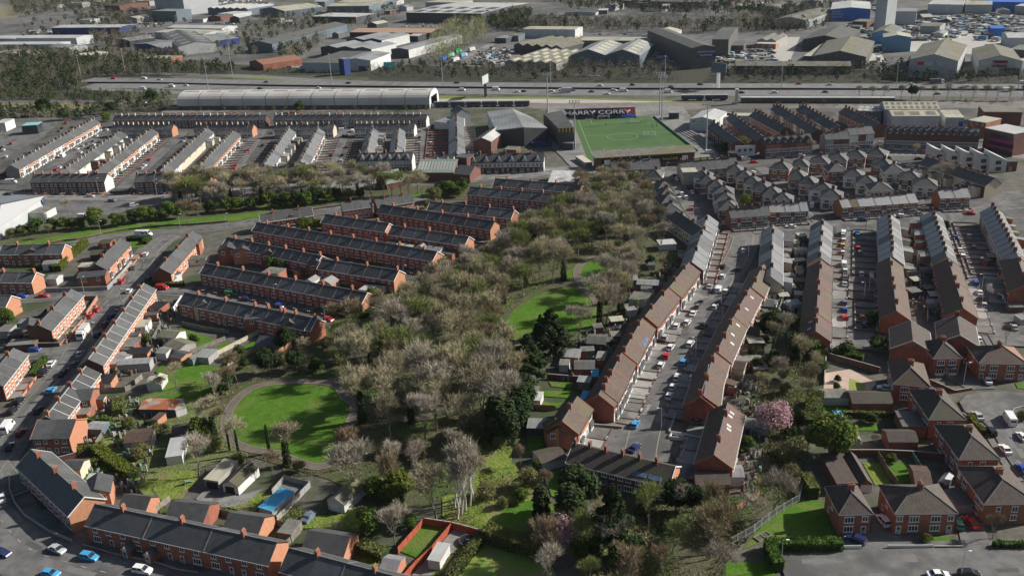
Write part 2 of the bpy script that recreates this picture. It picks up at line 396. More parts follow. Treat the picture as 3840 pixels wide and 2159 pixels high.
    if rear:  # (kind, share of houses, palette, roof materials)
        kind,share,palr,roofr=rear
        nb=0
        for i,x in enumerate(xs):
            if rr.random()>share or nb>40:continue
            nb+=1
            if kind=='ret':dx,dy,hh=hw*.5,rr.uniform(3.2,4.5),rr.choice((2.7,4.6,4.9))
            else:dx,dy,hh=hw*rr.uniform(.5,.85),rr.uniform(2.8,5),rr.choice((2.5,2.7,2.9))
            x0=x+(0.02 if (i % 2) else hw-dx-.02);y0,y1=(-s*h2,-s*(h2+dy));ya,yb=min(y0,y1),max(y0,y1)
            e=MB();e.box(x0,ya,0,x0+dx,yb,hh,rr.choice(palr));q=e.build('rear_extension',root)
            r_=MB();hz=.55 if kind=='ret' else rr.choice((.1,.5))
            far=y1;near=y0
            p=[(x0-.1,near,hh+hz),(x0-.1,far-s*.15,hh+.04),(x0+dx+.1,far-s*.15,hh+.04),(x0+dx+.1,near,hh+hz)]
            r_.slab(p[::-1] if far<near else p,.14,rr.choice(roofr));r_.build('extension_roof',q)
            if (nv*-s).dot(view)>0:
                ob('window',win_mesh('s'),q,(x0+dx/2,far,hh-1.4),0 if s<0 else math.pi)
    if fy:yards(label,root,xs,hw,L,s,h2,*fy,kindname='front')
    if ry:yards(label,root,xs,hw,L,-s,h2,*ry,kindname='back')
    root['_L']=L
    return root
YARD=[0]
def yards(label,root,xs,hw,L,s,h2,depth,wm,hh=.9,pal=('paving','yard'),share=1.0,piers=True,kindname='front'):
    """the wall round the little plots along one side of a terrace: dividing walls, outer wall, piers; the plots get their own sheets"""
    rr=random.Random(seed_of(label)+5)
    b=MB();y0,y1=s*(h2+.75),s*(h2+depth);t=.11
    for x in xs+[L/2]:
        if rr.random()<share or x==xs[0] or x==L/2:b.box(x-t,min(y0,y1),0,x+t,max(y0,y1),hh*rr.uniform(.9,1.05),wm)
    for x in xs:
        g=1.1
        b.box(x+t,y1-t,0,x+hw-g-.3,y1+t,hh,wm)
        if piers:
            b.box(x+hw-g-.3,y1-.22,0,x+hw-g+.1,y1+.22,hh+.25,wm,'trim' if kindname=='front' else wm);b.box(x+hw-.42,y1-.22,0,x+hw-.02-t,y1+.22,hh+.25,wm,'trim' if kindname=='front' else wm)
    o=b.build('garden_wall' if kindname=='front' else 'yard_wall')
    o.location=root.location;o.rotation_euler=root.rotation_euler
    tag(o,f"{'low front' if kindname == 'front' else 'back yard'} walls of the "+short(label),'garden wall')
    g=MB();z=nz('land')
    for x in xs:
        p=[(x+t,h2*s,z),(x+hw-t,h2*s,z),(x+hw-t,y1,z),(x+t,y1,z)]
        g.poly(p[::-1] if s<0 else p,rr.choice(pal))
    q=g.build('yard_ground');q.location=root.location;q.rotation_euler=root.rotation_euler;q['kind']='structure'
def short(l):
    w=l.split();return ' '.join(w[:11])
# ------------------------------------------------------------------ hipped houses and boxes given by the eaves edge nearest the camera
def frame(p1,p2,h):
    A,B=(G(*p1,h),G(*p2,h)) if not isinstance(p1,Vector) else (p1,p2)
    d=B-A;ang=math.atan2(d.y,d.x);return A,B,d.length,ang
def hip(label,p1,p2,depth,he=5.4,rise=2.6,wall='brick',roof='tile2',ridge=None,chim=1,cm='brick',front='semi',sidew=True,name='semi_detached_house',
        cat='house',verge='dtrim',gar=None,group=None,lower=None):
    """hipped house; p1->p2 is the eaves edge facing the camera from left to right, depth runs away from the camera"""
    A,B,L,ang=frame(p1,p2,he)
    root=thing(name,label,cat,(A.x,A.y,0),ang,group)
    o=.35;W=MB()
    if lower:
        W.box(o,o,0,L-o,depth-o,2.75,lower);W.box(o-.01,o-.01,2.75,L-o+.01,depth-o+.01,he,wall)
    else:W.box(o,o,0,L-o,depth-o,he,wall)
    W.build('wall',root)
    rl=ridge if ridge is not None else max(.4,abs(L-depth))
    if L>=depth:r0,r1=(L/2-rl/2,depth/2),(L/2+rl/2,depth/2)
    else:r0,r1=(L/2,depth/2-rl/2),(L/2,depth/2+rl/2)
    z0,z1=he,he+rise;F=MB();mk=roof
    c=[(0,0,z0),(L,0,z0),(L,depth,z0),(0,depth,z0)];a_=(*r0,z1);b_=(*r1,z1)
    if L>=depth:faces=[[c[0],c[1],b_,a_],[c[1],c[2],b_],[c[2],c[3],a_,b_],[c[3],c[0],a_]]
    else:faces=[[c[0],c[1],a_],[c[1],c[2],b_,a_],[c[2],c[3],b_],[c[3],c[0],a_,b_]]
    rm=roof if isinstance(roof,(list,tuple)) else [roof]*4
    for q,f in enumerate(faces):F.poly(f,rm[q % len(rm)])
    F.poly([(p[0],p[1],z0-.02) for p in c[::-1]],'trim')
    for j in range(4):
        p,q=c[j],c[(j+1) % 4];F.poly([(p[0],p[1],z0-.22),(q[0],q[1],z0-.22),q,p],'trim')
    rf=F.build('roof',root)
    H=MB()
    for p,q in ((c[0],a_),(c[1],b_ if L>=depth else a_),(c[2],b_),(c[3],a_ if L>=depth else b_),(a_,b_)):
        H.tube((p[0],p[1],p[2]+.03),(q[0],q[1],q[2]+.03),.11,.11,4,verge,False)
    H.build('hip_tiles',rf)
    cx=(r0[0]+r1[0])/2;cy=(r0[1]+r1[1])/2
    if chim:ob('chimney',chim_mesh(cm,4,1.25),rf,(cx+.2,cy,z1-.1),0 if L>=depth else math.pi/2)
    def put(kind,x,z,sd=0,k=None):
        if sd==0:loc,r=(x,o,z),math.pi
        elif sd==1:loc,r=(L-o,x,z),-math.pi/2
        else:loc,r=(o,x,z),math.pi/2
        ob(WNAME.get(kind,'window'),win_mesh(kind),root,loc,r)
    if front=='semi':
        for kd,f,z in (('w',.1,3.5),('W',.33,3.3),('W',.67,3.3),('w',.9,3.5),('d',.1,.1),('W',.33,.9),('W',.67,.9),('d',.9,.1)):put(kd,L*f,z)
    elif front=='bays':
        for kd,f,z in (('W',.3,3.3),('W',.7,3.3),('B',.28,.1),('B',.72,.1)):put(kd,L*f,z)
        put('d',L*.5,.1)
    elif front=='one':
        for kd,f,z in (('W',.33,3.3),('w',.78,3.5),('W',.33,.9),('d',.76,.1)):put(kd,L*f,z)
    elif front=='side':
        put('w',L*.6,3.4);put('s',L*.3,3.6);put('w',L*.6,1.2)
    if sidew:
        for sd in ((2,) if A.x>0 else (1,)):
            if sidew==2:
                for kd,f,z in (('W',.25,3.3),('w',.1,3.5),('W',.7,3.3),('w',.9,3.5),('W',.25,.9),('W',.7,.9),('d',.45,.1),('d',.55,.1)):put(kd,depth*f,z,sd)
            else:
                put('w',depth*.5,3.5,sd);put('s',depth*.7,1.3,sd)
    return root
def shed(label,p1,p2,depth,h=2.4,rise=.0,wall='wood',roof='felt',kind='flat',name='garden_shed',cat='shed',door=None,group=None,wins=0,ov=.15,mono=0.0,gl=None,wallb=None):
    """small or large building on the top edge p1->p2 that faces the camera; kind: flat, along (ridge along the edge), across (gable towards the camera), saw"""
    A,B,L,ang=frame(p1,p2,h)
    root=thing(name,label,cat,(A.x,A.y,0),ang,group)
    W=MB();F=MB();th=.12 if h<4 else .3
    if kind=='flat':
        W.box(0,0,0,L,depth,h,wall)
        p=[(-ov,-ov,h+.02),(L+ov,-ov,h+.02),(L+ov,depth+ov,h+.02+mono),(-ov,depth+ov,h+.02+mono)]
        F.slab([(x,y,z+th) for x,y,z in p],th,roof)
        if mono:W.poly([(0,depth,h),(0,0,h),(0,depth,h+mono)],wall);W.poly([(L,0,h),(L,depth,h),(L,depth,h+mono)],wall);W.poly([(L,depth,h),(0,depth,h),(0,depth,h+mono),(L,depth,h+mono)],wall)
    elif kind=='along':
        W.box(0,0,0,L,depth,h,wall);t=h+rise
        W.poly([(0,depth,h),(0,0,h),(0,depth/2,t)],wall);W.poly([(L,0,h),(L,depth,h),(L,depth/2,t)],wall)
        k=rise/(depth/2)*ov
        F.slab([(-ov,depth/2,t+th),(-ov,-ov,h-k+th),(L+ov,-ov,h-k+th),(L+ov,depth/2,t+th)],th,roof[0] if isinstance(roof,tuple) else roof)
        F.slab([(L+ov,depth/2,t+th),(L+ov,depth+ov,h-k+th),(-ov,depth+ov,h-k+th),(-ov,depth/2,t+th)],th,roof[1] if isinstance(roof,tuple) else roof)
    elif kind=='across':
        n=max(1,int(mono) if mono else 1);w=L/n
        for i in range(n):
            x0=i*w;xm=x0+w/2;x1=x0+w;t=h+rise;k=rise/(w/2)*ov
            W.poly([(x0,0,0),(x1,0,0),(x1,0,h),(xm,0,t),(x0,0,h)],wall);W.poly([(x1,depth,0),(x0,depth,0),(x0,depth,h),(xm,depth,t),(x1,depth,h)],wall)
            a0=ov if i==0 else 0;a1=ov if i==n-1 else 0
            F.slab([(x0-a0,-ov,h-(k if a0 else 0)+th),(xm,-ov,t+th),(xm,depth+ov,t+th),(x0-a0,depth+ov,h-(k if a0 else 0)+th)],th,roof[0] if isinstance(roof,tuple) else roof)
            F.slab([(xm,-ov,t+th),(x1+a1,-ov,h-(k if a1 else 0)+th),(x1+a1,depth+ov,h-(k if a1 else 0)+th),(xm,depth+ov,t+th)],th,roof[1] if isinstance(roof,tuple) else roof)
        W.poly([(0,depth,0),(0,0,0),(0,0,h),(0,depth,h)],wallb or wall);W.poly([(L,0,0),(L,depth,0),(L,depth,h),(L,0,h)],wallb or wall)
    W.build('wall',root);rf=F.build('roof',root)
    if gl:  # roof lights: (rows, count, material)
        g=MB();rows,cnt,mg=gl
        for r_ in range(rows):
            for i in range(cnt):
                if kind=='along':
                    y=-ov+(depth/2)*(r_+.5)/rows;yy=depth/(2*rows)*.32
                    z=lambda v:h+rise*(v/(depth/2))+th+.06;x=L*(i+.5)/cnt
                    g.poly([(x-L/cnt*.3,y-yy,z(y-yy)),(x+L/cnt*.3,y-yy,z(y-yy)),(x+L/cnt*.3,y+yy,z(y+yy)),(x-L/cnt*.3,y+yy,z(y+yy))],mg)
                elif kind=='flat':
                    y=depth*(r_+.5)/rows;yy=depth/(2*rows)*.5;z=lambda v:h+.06+th+mono*v/depth;x=L*(i+.5)/cnt
                    g.poly([(x-L/cnt*.35,y-yy,z(y-yy)),(x+L/cnt*.35,y-yy,z(y-yy)),(x+L/cnt*.35,y+yy,z(y+yy)),(x-L/cnt*.35,y+yy,z(y+yy))],mg)
                else:
                    n=max(1,int(mono) if mono else 1);w=L/n
                    for q in range(n):
                        for sg in (0,1):
                            y=depth*(i+.5)/cnt;dy=depth/cnt*.3
                            xa=q*w+w*(.12 if sg==0 else .62)+w*.25*(r_/max(1,rows));xb=xa+w*.26/rows
                            zz=lambda x_:h+rise*(1-abs((x_-q*w)-w/2)/(w/2))+th+.06
                            g.poly([(xa,y-dy,zz(xa)),(xb,y-dy,zz(xb)),(xb,y+dy,zz(xb)),(xa,y+dy,zz(xa))],mg)
        g.build('roof_lights',rf)
    if door:
        for spec in (door if isinstance(door,list) else [door]):  # (fraction, width, height, material, z0)
            fx,dw,dh,dm,*z0=spec;z0=z0[0] if z0 else 0
            b=MB();b.box(-dw/2,-.06,0,dw/2,0,dh,dm);b.build('door' if z0<.5 else 'sign_panel',root,loc=(L*fx,0,z0))
    for i in range(wins):ob('window',win_mesh('w' if h>2.2 else 's'),root,(L*(i+.5)/wins,0,h-1.5),math.pi)
    root['_L']=L;root['_D']=depth
    return root
def ware(label,p1,p2,p3,h=8,**k):
    """big building: p1,p2 near eaves edge; p3 the far end of the right (or left) eaves"""
    A,B,L,ang=frame(p1,p2,h);C=G(*p3,h);u=(B-A).normalized();n=Vector((-u.y,u.x,0))
    k.setdefault('name','warehouse');k.setdefault('cat','warehouse')
    return shed(label,p1,p2,max(3,(C-A).dot(n)),h,**k)

# ================================================================== GROUND, ROADS, PATHS
b=MB();N_=40
b.poly([(-1450,-150,0),(1450,-150,0),(1450,2550,0),(-1450,2550,0)],'ground');b.build('ground')['kind']='structure'
crop(0,0,1)
# industrial land and embankments beyond the motorway
sheet('industrial_yard',[(-200,12),(4100,5),(4100,282),(2900,268),(1640,262),(900,250),(420,215),(-200,190)],mat('industrial_ground',(.085,.085,.082),(.165,.16,.153),.05,c3=(.065,.068,.06),s3=.012,detail=8))
sheet('embankment',[(-200,165),(420,205),(900,243),(1500,262),(1500,292),(900,278),(400,272),(-200,258)],'embank')
sheet('embankment',[(1400,246),(2300,255),(3200,262),(4100,262),(4100,318),(2600,318),(1500,310),(1380,300)],'embank')
sheet('dry_meadow',[(-200,20),(90,20),(110,45),(50,70),(-200,80)],mat('dry_meadow_grass',(.2,.17,.11),(.15,.15,.08),.05))
crop(0,0,S1)
sheet('scrubland',[(-100,560),(600,600),(1500,700),(1700,760),(900,760),(900,860),(1300,900),(1700,960),(1600,1080),(500,960),(-100,980)],'embank')
sheet('railway_verge',[(-100,985),(500,995),(980,1010),(950,1060),(400,1070),(-100,1040)],mat('verge_grass',(.14,.14,.05),(.2,.18,.08),.1))
sheet('scrubland',[(-100,1040),(900,1060),(1700,1010),(1750,1090),(1100,1110),(1000,1180),(500,1130),(0,1150),(-100,1160)],'embank')
sheet('car_park',[(-60,1145),(560,1140),(560,1200),(400,1330),(130,1470),(-60,1590)],'asphalt')
crop(950,0,S1)
sheet('motorway_verge',[(-300,745),(600,800),(500,770),(-300,735)],'rough')
sheet('motorway_verge',[(1790,925),(2250,945),(2560,935),(4400,975),(4400,985),(2900,985),(1780,965)],'rough')
sheet('rubble_yard',[(2080,590),(2250,470),(2576,480),(2576,640),(2120,650)],'dirt')
# railway
crop(0,0,1);sheet('scrubland',[(2560,404),(4050,392),(4050,470),(3600,440),(2900,425)],'embank')
crop(0,0,1)
sheet('railway_trackbed',[(1330,376),(1900,380),(2500,386),(4050,380),(4050,412),(2500,412),(1900,408),(1600,408),(1330,416),(600,424),(640,400)],'ballast')
sheet('railway_trackbed',[(1620,372),(2100,372),(2560,384),(2100,388),(1620,380)],mat('pale_ballast',(.42,.38,.34),(.33,.3,.27),.1))
b=MB();z=nz('road')
for yo in (392,396,401,405):
    P=[G(x,yo-4*(x>2600)*(x-2600)/1200) for x in range(1330,4100,100)]
    ribbon_mb(b,P,-.1,.1,z,T['metalg'])
b.build('railway_track')['kind']='structure'
# motorway: two carriageways with a dark central barrier
def mway(name,pts,w,offs,m='motor'):
    P=smooth(Gs(pts));b=MB();ribbon_mb(b,P,-w/2-.6,w/2+.6,nz('kerb'),'line');b.build('edge_line')['kind']='structure'
    b=MB();ribbon_mb(b,P,-w/2,w/2,nz('road'),m);b.build(name)['kind']='structure'
    dashes(P,offs,4,9,.35);return P
mway('motorway',[(330,300),(600,302),(950,310),(1300,314),(1800,319),(2400,323),(3000,324),(3500,326),(4100,328)],19,(-4,0,4))
mway('motorway',[(330,323),(600,325),(950,334),(1300,339),(1800,344),(2400,349),(3000,350),(3500,352),(4100,354)],21,(-5.5,-1.7,2.1,6))
mway('slip_road',[(520,276),(800,283),(1000,290),(1150,300),(1350,309)],9,())
mway('slip_road',[(330,334),(450,340),(600,343),(680,352)],7,())
road([(-100,383),(200,382),(450,380),(690,372)],6,1.5)
P=smooth([G(x,y) for x,y in [(330,312.5),(600,314.5),(950,323),(1300,327),(1800,332),(2400,336.5),(3000,337.5),(3500,339.5),(4100,341.5)]])
b=MB()
for i in range(len(P)-1):
    a,c=P[i],P[i+1];t=(c-a).normalized();n=Vector((-t.y,t.x,0))*.45
    for k_,z0,z1 in ((1,0,1.3),):
        b.poly([(*(a-n)[:2],0),(*(c-n)[:2],0),(*(c-n)[:2],z1),(*(a-n)[:2],z1)],'black');b.poly([(*(a-n)[:2],z1),(*(c-n)[:2],z1),(*(c+n)[:2],z1),(*(a+n)[:2],z1)],'black');b.poly([(*(a+n)[:2],0),(*(a+n)[:2],z1),(*(c+n)[:2],z1),(*(c+n)[:2],0)],'black')
tag(b.build('barrier'),'long dark central barrier between the two carriageways of the motorway','barrier')
# roads between the industrial units
road([(-50,118),(130,95),(260,62),(360,40),(560,18)],9,2)
road([(700,95),(880,60),(1080,18),(1150,5)],8,1)
road([(1700,235),(1800,190),(1870,155),(1990,120),(2100,105),(2600,108)],9,1,'yard')
road([(2640,130),(2900,128),(3200,120)],8,1)
sheet('truck_yard',[(2500,130),(2660,130),(2680,255),(2480,258)],'asphalt')
sheet('concrete_apron',[(2900,140),(3000,140),(2960,235),(2880,235)],mat('pale_concrete',(.42,.4,.36),(.34,.33,.3),.15))
sheet('concrete_apron',[(3130,145),(3330,120),(3840,120),(3900,240),(3600,200),(3300,190),(3320,235),(3180,235)],mat('pale_concrete',(.4,.39,.36),(.3,.29,.27),.15))
# shore road and the pale wide junction
crop(0,0,1)
road([(-60,735),(200,737),(600,737),(850,724),(1200,700),(1500,682),(1750,668),(2000,652),(2150,640),(2400,634),(2600,628),(2800,606),(3000,585),(3200,568),(3400,553),(3560,548),(3700,570),(3900,590)],14,3,mat('worn_pale_asphalt',(.17,.165,.155),(.24,.23,.215),.25,c3=(.13,.13,.125),s3=.06),line=(2,5,.15))
crop(2840,400,S1)
sheet('parking_area',[(560,440),(1080,420),(1130,390),(1660,380),(1700,470),(1620,560),(1000,600),(500,480)],MATS['worn_pale_asphalt'],'pave')
crop(0,400,S1)
sheet('car_park',[(420,850),(1650,850),(1580,940),(1100,1040),(300,1130),(150,1200),(400,960)],MATS['asphalt'],'pave')
sheet('grass_strip',[(60,1350),(400,1262),(760,1200),(1250,1130),(1600,1110),(2000,1060),(2576,1000),(2650,1050),(2250,1110),(1850,1148),(1250,1215),(870,1280),(430,1335),(60,1375)],'grass')
sheet('belt_floor',[(-100,1230),(150,1200),(300,1130),(1100,1040),(1600,940),(2000,780),(2600,720),(2600,1010),(2000,1070),(1250,1140),(760,1210),(400,1275),(-100,1360)],'litter')
crop(950,400,S1)
sheet('belt_floor',[(100,720),(1200,740),(1480,700),(1900,700),(2100,800),(2080,900),(1680,900),(1450,880),(830,930),(100,1000)],'litter')
sheet('grass_strip',[(60,1010),(560,960),(840,925),(960,900),(860,905),(500,930),(60,970)],'grass')
sheet('grass_strip',[(1500,850),(1690,838),(1690,860),(1520,872)],'grass')
crop(0,0,1)
# curved estate road behind the grass strip
road([(-60,950),(150,938),(272,917),(388,895),(505,880),(621,874),(738,862),(854,850),(1000,825),(1200,795),(1400,770),(1571,751),(1640,738)],6.5,1.8)
# left street, cross streets
LEFT=road([(640,884),(575,927),(520,1008),(455,1097),(380,1175),(295,1307),(210,1430),(120,1540),(40,1640),(-60,1780)],8.5,2.2,yl=True,line=(2,6,.08))
road([(430,1100),(300,1105),(180,1113),(0,1122),(-80,1126)],7,2)
road([(440,1095),(600,1090),(740,1098),(850,1112),(930,1132),(1030,1152),(1144,1187),(1260,1210),(1345,1214)],6,1.8)
road([(290,1310),(217,1317),(100,1326),(-60,1334)],7,2)
road([(-100,1780),(-40,1870),(10,1960),(110,2060),(250,2110),(400,2150),(560,2185),(800,2240)],17,2.2,line=(1.5,4,.06))
# shaded estate streets
road([(1440,820),(1560,845),(1700,860),(1900,880),(1960,888)],5,1.5)
road([(960,905),(1100,930),(1280,965),(1420,1000),(1520,1040),(1620,1040)],5.5,1.5)
road([(1767,775),(1900,785),(2060,800)],5,1.5)
# right hand streets
MAIN=road([(2786,862),(2785,905),(2757,975),(2700,1060),(2632,1180),(2572,1290),(2515,1400),(2462,1510),(2425,1600),(2405,1680),(2400,1720)],8.6,2.2,yl=True)
crop(1250,1400,S2)
sheet('turning_head',[(1850,390),(2020,330),(2250,330),(2420,400),(2400,520),(2420,640),(2100,640),(1900,560)],'asphalt','road')
crop(0,0,1)
road([(2790,862),(2840,868),(2980,856),(3112,842),(3345,831),(3461,815),(3694,788),(3900,766)],8,2.2)
road([(2790,862),(2720,880),(2696,889),(2618,819),(2583,769),(2552,710),(2521,668),(2505,640)],7.5,2)
ST3=road([(3178,850),(3182,880),(3190,980),(3201,1074),(3209,1180),(3220,1312)],10,2,yl=True)
ST4=road([(3560,803),(3578,840),(3600,890),(3655,1035),(3713,1171),(3790,1300)],9.5,2,yl=True)
road([(2850,630),(2925,690),(3000,755),(3085,845)],6.5,1.8)
road([(3400,830),(3440,760),(3400,700),(3340,630),(3290,590)],6,1.8)
road([(3690,790),(3760,740),(3860,725)],6,2)
# bottom right road and close
crop(2490,1400,S2)
road([(850,1420),(1500,1412),(2100,1400),(2700,1385)],13,2.6,yl=False,line=(2,6,.08))
sheet('turning_circle',[(2110,210),(2160,165),(2280,140),(2450,135),(2640,160),(2640,330),(2560,340),(2420,400),(2260,330),(2150,280)],'asphalt','road')
road([(2260,260),(2420,380),(2500,500),(2600,660),(2700,760)],7.5,2)
sheet('drive',[(1490,1010),(1620,1010),(1640,1160),(1900,1160),(1900,1240),(1590,1240),(1270,1230),(1270,1150),(1480,1140)],'asphalt','pave')
sheet('drive',[(2080,1000),(2260,1010),(2330,1230),(2130,1240)],'asphalt','pave')
sheet('drive',[(1960,0),(2280,0),(2380,110),(2180,120)],'asphalt','pave')
sheet('drive',[(2190,0),(2400,0),(2400,60),(2290,50)],mat('brick_paving',(.2,.13,.11),(.27,.18,.15),1),'pave')
sheet('side_lawn',[(940,900),(1130,910),(1230,1180),(740,1190),(560,1260),(700,1090)],'grass')
sheet('side_lawn',[(440,1350),(760,1350),(800,1448),(440,1448)],'grass')
sheet('back_lawn',[(1575,640),(1740,640),(1790,760),(1700,800),(1660,800)],'grass')
sheet('back_lawn',[(1420,640),(1540,640),(1640,800),(1510,800)],'rough')
sheet('patio_yard',[(1150,0),(1330,-30),(1520,70),(1480,122),(1320,122),(1140,122)],mat('pink_paving',(.5,.38,.3),(.42,.31,.25),.6))
sheet('small_lawn',[(1325,35),(1445,80),(1435,120),(1320,120)],mat('yellow_lawn',(.2,.25,.05),(.25,.28,.07),.5))
sheet('back_lawn',[(1140,230),(1320,225),(1330,285),(1140,285)],'grass')
sheet('back_lawn',[(1360,370),(1520,360),(1530,410),(1380,410)],'grass')
sheet('front_lawn',[(1890,1170),(2060,1170),(2080,1225),(1900,1230)],'grass')
sheet('front_lawn',[(2510,70),(2640,70),(2640,110),(2530,110)],'grass')
sheet('wood_floor',[(450,-120),(1140,-120),(1060,160),(1040,560),(1000,780),(930,900),(700,1090),(450,1300),(420,1500),(-600,1500),(-600,1020),(100,900),(560,880),(720,640),(600,400),(640,60)],'litter')
# central wood
crop(0,0,1)
sheet('wood_floor',[(2180,640),(2400,640),(2480,760),(2500,900),(2560,960),(2380,1130),(2330,1290),(2020,1300),(1970,1500),(1900,1640),(1840,1800),(1600,1900),(1400,1900),(1240,1800),(900,1700),(780,1600),(760,1480),(860,1330),(1150,1300),(1300,1180),(1480,1060),(1650,950),(1900,860),(2060,740)],'litter')
crop(0,1400,S2)
OV=[(1655,330),(1690,240),(1760,160),(1850,110),(2000,85),(2200,80),(2380,100),(2430,180),(2500,240),(2480,330),(2420,420),(2410,520),(2380,600),(2290,648),(2150,610),(2000,555),(1800,520),(1700,470),(1660,400)]
sheet('oval_lawn',OV,'grass')
c_=smooth(Gs(OV+OV[:1]))
b=MB();ribbon_mb(b,c_,.3,2.7,nz('pave'),'path');b.build('park_path')['kind']='structure'
b=MB();z=nz('kerb');ribbon_mb(b,c_,0.05,.35,z,'edge');ribbon_mb(b,c_,2.65,2.9,z,'edge');b.build('path_edging')['kind']='structure'
def path(pts,w=2.4):
    P=smooth(Gs(pts));b=MB();ribbon_mb(b,P,-w/2,w/2,nz('pave'),'path');b.build('park_path')['kind']='structure'
    b=MB();z=nz('kerb');ribbon_mb(b,P,-w/2-.2,-w/2+.05,z,'edge');ribbon_mb(b,P,w/2-.05,w/2+.2,z,'edge');b.build('path_edging')['kind']='structure'
path([(2420,90),(2470,170),(2600,240),(2800,310),(2950,330),(3100,300)])
path([(2420,90),(2480,20),(2560,-40)])
crop(1900,880,S1)
sheet('meadow_lawn',[(-20,860),(60,740),(150,670),(260,610),(400,550),(520,520),(640,510),(720,560),(800,600),(860,680),(880,800),(820,880),(640,950),(500,960),(300,960),(150,990),(20,1040)],'grass')
sheet('meadow_lawn',[(530,400),(600,350),(700,290),(900,190),(1000,140),(960,300),(900,500),(820,580),(730,520),(680,420),(560,420)],'grass')
path([(1250,60),(1080,120),(900,190),(720,290),(680,370),(700,450),(760,540),(850,620),(880,700)],2.6)
path([(-300,1150),(-120,1090),(0,1060),(150,1060)],2.6)
crop(1250,1400,S2)
sheet('rough_meadow',[(1000,470),(1130,490),(1280,500),(1275,640),(1400,740),(1480,830),(1400,960),(1250,980),(1000,920),(980,820),(1030,640)],'rough')
sheet('rough_meadow',[(780,880),(1040,840),(1280,930),(1240,1080),(1100,1150),(850,1080),(780,1020)],'rough')
sheet('shaded_grass',[(1240,930),(1500,900),(1700,1000),(1560,1130),(1100,1150)],'grass')
sheet('walled_lawn',[(640,1080),(840,1100),(620,1330),(470,1270)],'grass')
sheet('corner_lawn',[(1080,1200),(1300,1290),(1540,1350),(1600,1448),(830,1500),(900,1400)],mat('worn_lawn',(.12,.22,.03),(.19,.24,.05),.25,c3=(.2,.18,.07),s3=.1,bump=.6))
sheet('paved_garden',[(860,1120),(1060,1150),(1000,1230),(830,1300),(740,1448),(560,1448)],'yard')
sheet('back_lawn',[(890,1230),(1010,1230),(960,1290),(860,1290)],'grass')
sheet('back_lawn',[(780,1320),(860,1300),(760,1448),(700,1448)],'rough')
sheet('back_lawn',[(1480,125),(1700,130),(1690,180),(1500,165)],'grass')
sheet('back_lawn',[(1540,60),(1710,70),(1700,110),(1560,95)],'grass')
sheet('back_lawn',[(1490,205),(1640,215),(1600,250),(1480,245)],'grass')
sheet('shaded_grass',[(1380,430),(1520,440),(1500,590),(1400,590)],'grass')
sheet('shaded_grass',[(1500,700),(1640,690),(1700,900),(1560,880)],'grass')
# gardens left
crop(0,1400,S2)
sheet('allotment',[(880,180),(1180,120),(1560,200),(1640,360),(1700,560),(1560,640),(1280,720),(1000,700),(700,520),(760,400)],mat('scrubby_garden',(.09,.115,.04),(.15,.165,.07),.4,c3=(.08,.14,.025),s3=.12,bump=.8))
sheet('back_lawn',[(1180,30),(1600,-30),(1540,110),(1480,190),(1100,190)],'grass')
sheet('rough_meadow',[(960,760),(1200,690),(1400,700),(1420,760),(1300,900),(1100,920),(1020,860)],'rough')
sheet('rough_meadow',[(1640,960),(1850,860),(1960,860),(1800,1010)],'rough')
sheet('rough_meadow',[(2030,1080),(2180,1010),(2400,1020),(2576,1000),(2576,1140),(2350,1110),(2100,1110)],'rough')
sheet('gravel_yard',[(1400,900),(1500,800),(1700,880),(1900,820),(1760,930),(1640,960),(1500,960)],'yard')
sheet('gravel_yard',[(1960,830),(2040,760),(2210,800),(1990,1000)],mat('grey_gravel',(.12,.125,.12),(.17,.175,.165),.8))
sheet('front_lawn',[(80,720),(190,700),(270,830),(95,890)],'grass')
sheet('front_lawn',[(110,910),(280,850),(380,960),(200,1030)],'litter')
sheet('front_yard',[(250,1060),(420,960),(540,1110),(530,1200),(350,1150)],'paving')
sheet('back_lawn',[(720,480),(860,470),(800,560),(700,540)],'rough')
sheet('back_lawn',[(560,640),(720,620),(780,700),(600,760)],'grass')
sheet('back_lawn',[(1080,800),(1220,1010),(1150,1010)],'litter')
crop(0,880,S1)
sheet('back_lawn',[(1740,900),(2080,1020),(1990,1120),(1760,1140),(1700,1000)],'grass')
sheet('back_lawn',[(2150,1190),(2500,1010),(2560,1030),(2360,1210),(2210,1220)],'grass')
sheet('back_lawn',[(2060,1110),(2180,1040),(2260,1060),(2110,1140)],'grass')
sheet('back_lawn',[(1560,1270),(1800,1240),(2120,1280),(2140,1340),(2080,1448),(1700,1448),(1500,1330)],'grass')
sheet('front_lawn',[(1240,70),(1380,60),(1400,120),(1260,140)],'grass')
sheet('front_lawn',[(730,500),(1050,480),(1040,510),(730,520)],'grass')
crop(1250,1400,S2)
sheet('back_lawn',[(0,1030),(200,940),(330,1000),(200,1120),(0,1110)],'rough')
crop(0,1400,S2)
sheet('back_lawn',[(2576,1330),(2730,1310),(2700,1400),(2576,1400)],'grass')

crop(0,400,S1)
sheet('back_lanes',[(1050,60),(2576,60),(4100,60),(4150,600),(3900,640),(2100,800),(330,830),(-60,800),(-60,560),(880,60)],'lane')
for p_,q_ in (((940,300),(330,720)),((1300,300),(1080,480)),((1780,250),(1180,800)),((2520,230),(2180,720)),((3340,230),(3140,620)),((4080,170),(4080,560))):road([p_,((p_[0]+q_[0])/2,(p_[1]+q_[1])/2),q_],8,1.5)
road([(1080,215),(2576,212),(4150,205)],5.5,1.2)
crop(2840,400,S1)
sheet('back_lanes',[(-900,600),(-300,480),(600,480),(1700,480),(2400,700),(2300,960),(700,1090),(-600,1150)],'lane')
sheet('back_lanes',[(-350,20),(2576,20),(2576,330),(1100,380),(0,470),(-350,430)],'lane')
sheet('back_lanes',[(60,1180),(2600,960),(2700,2200),(1000,2250),(500,2150),(-60,2000)],'lane')
crop(1900,400,S1)
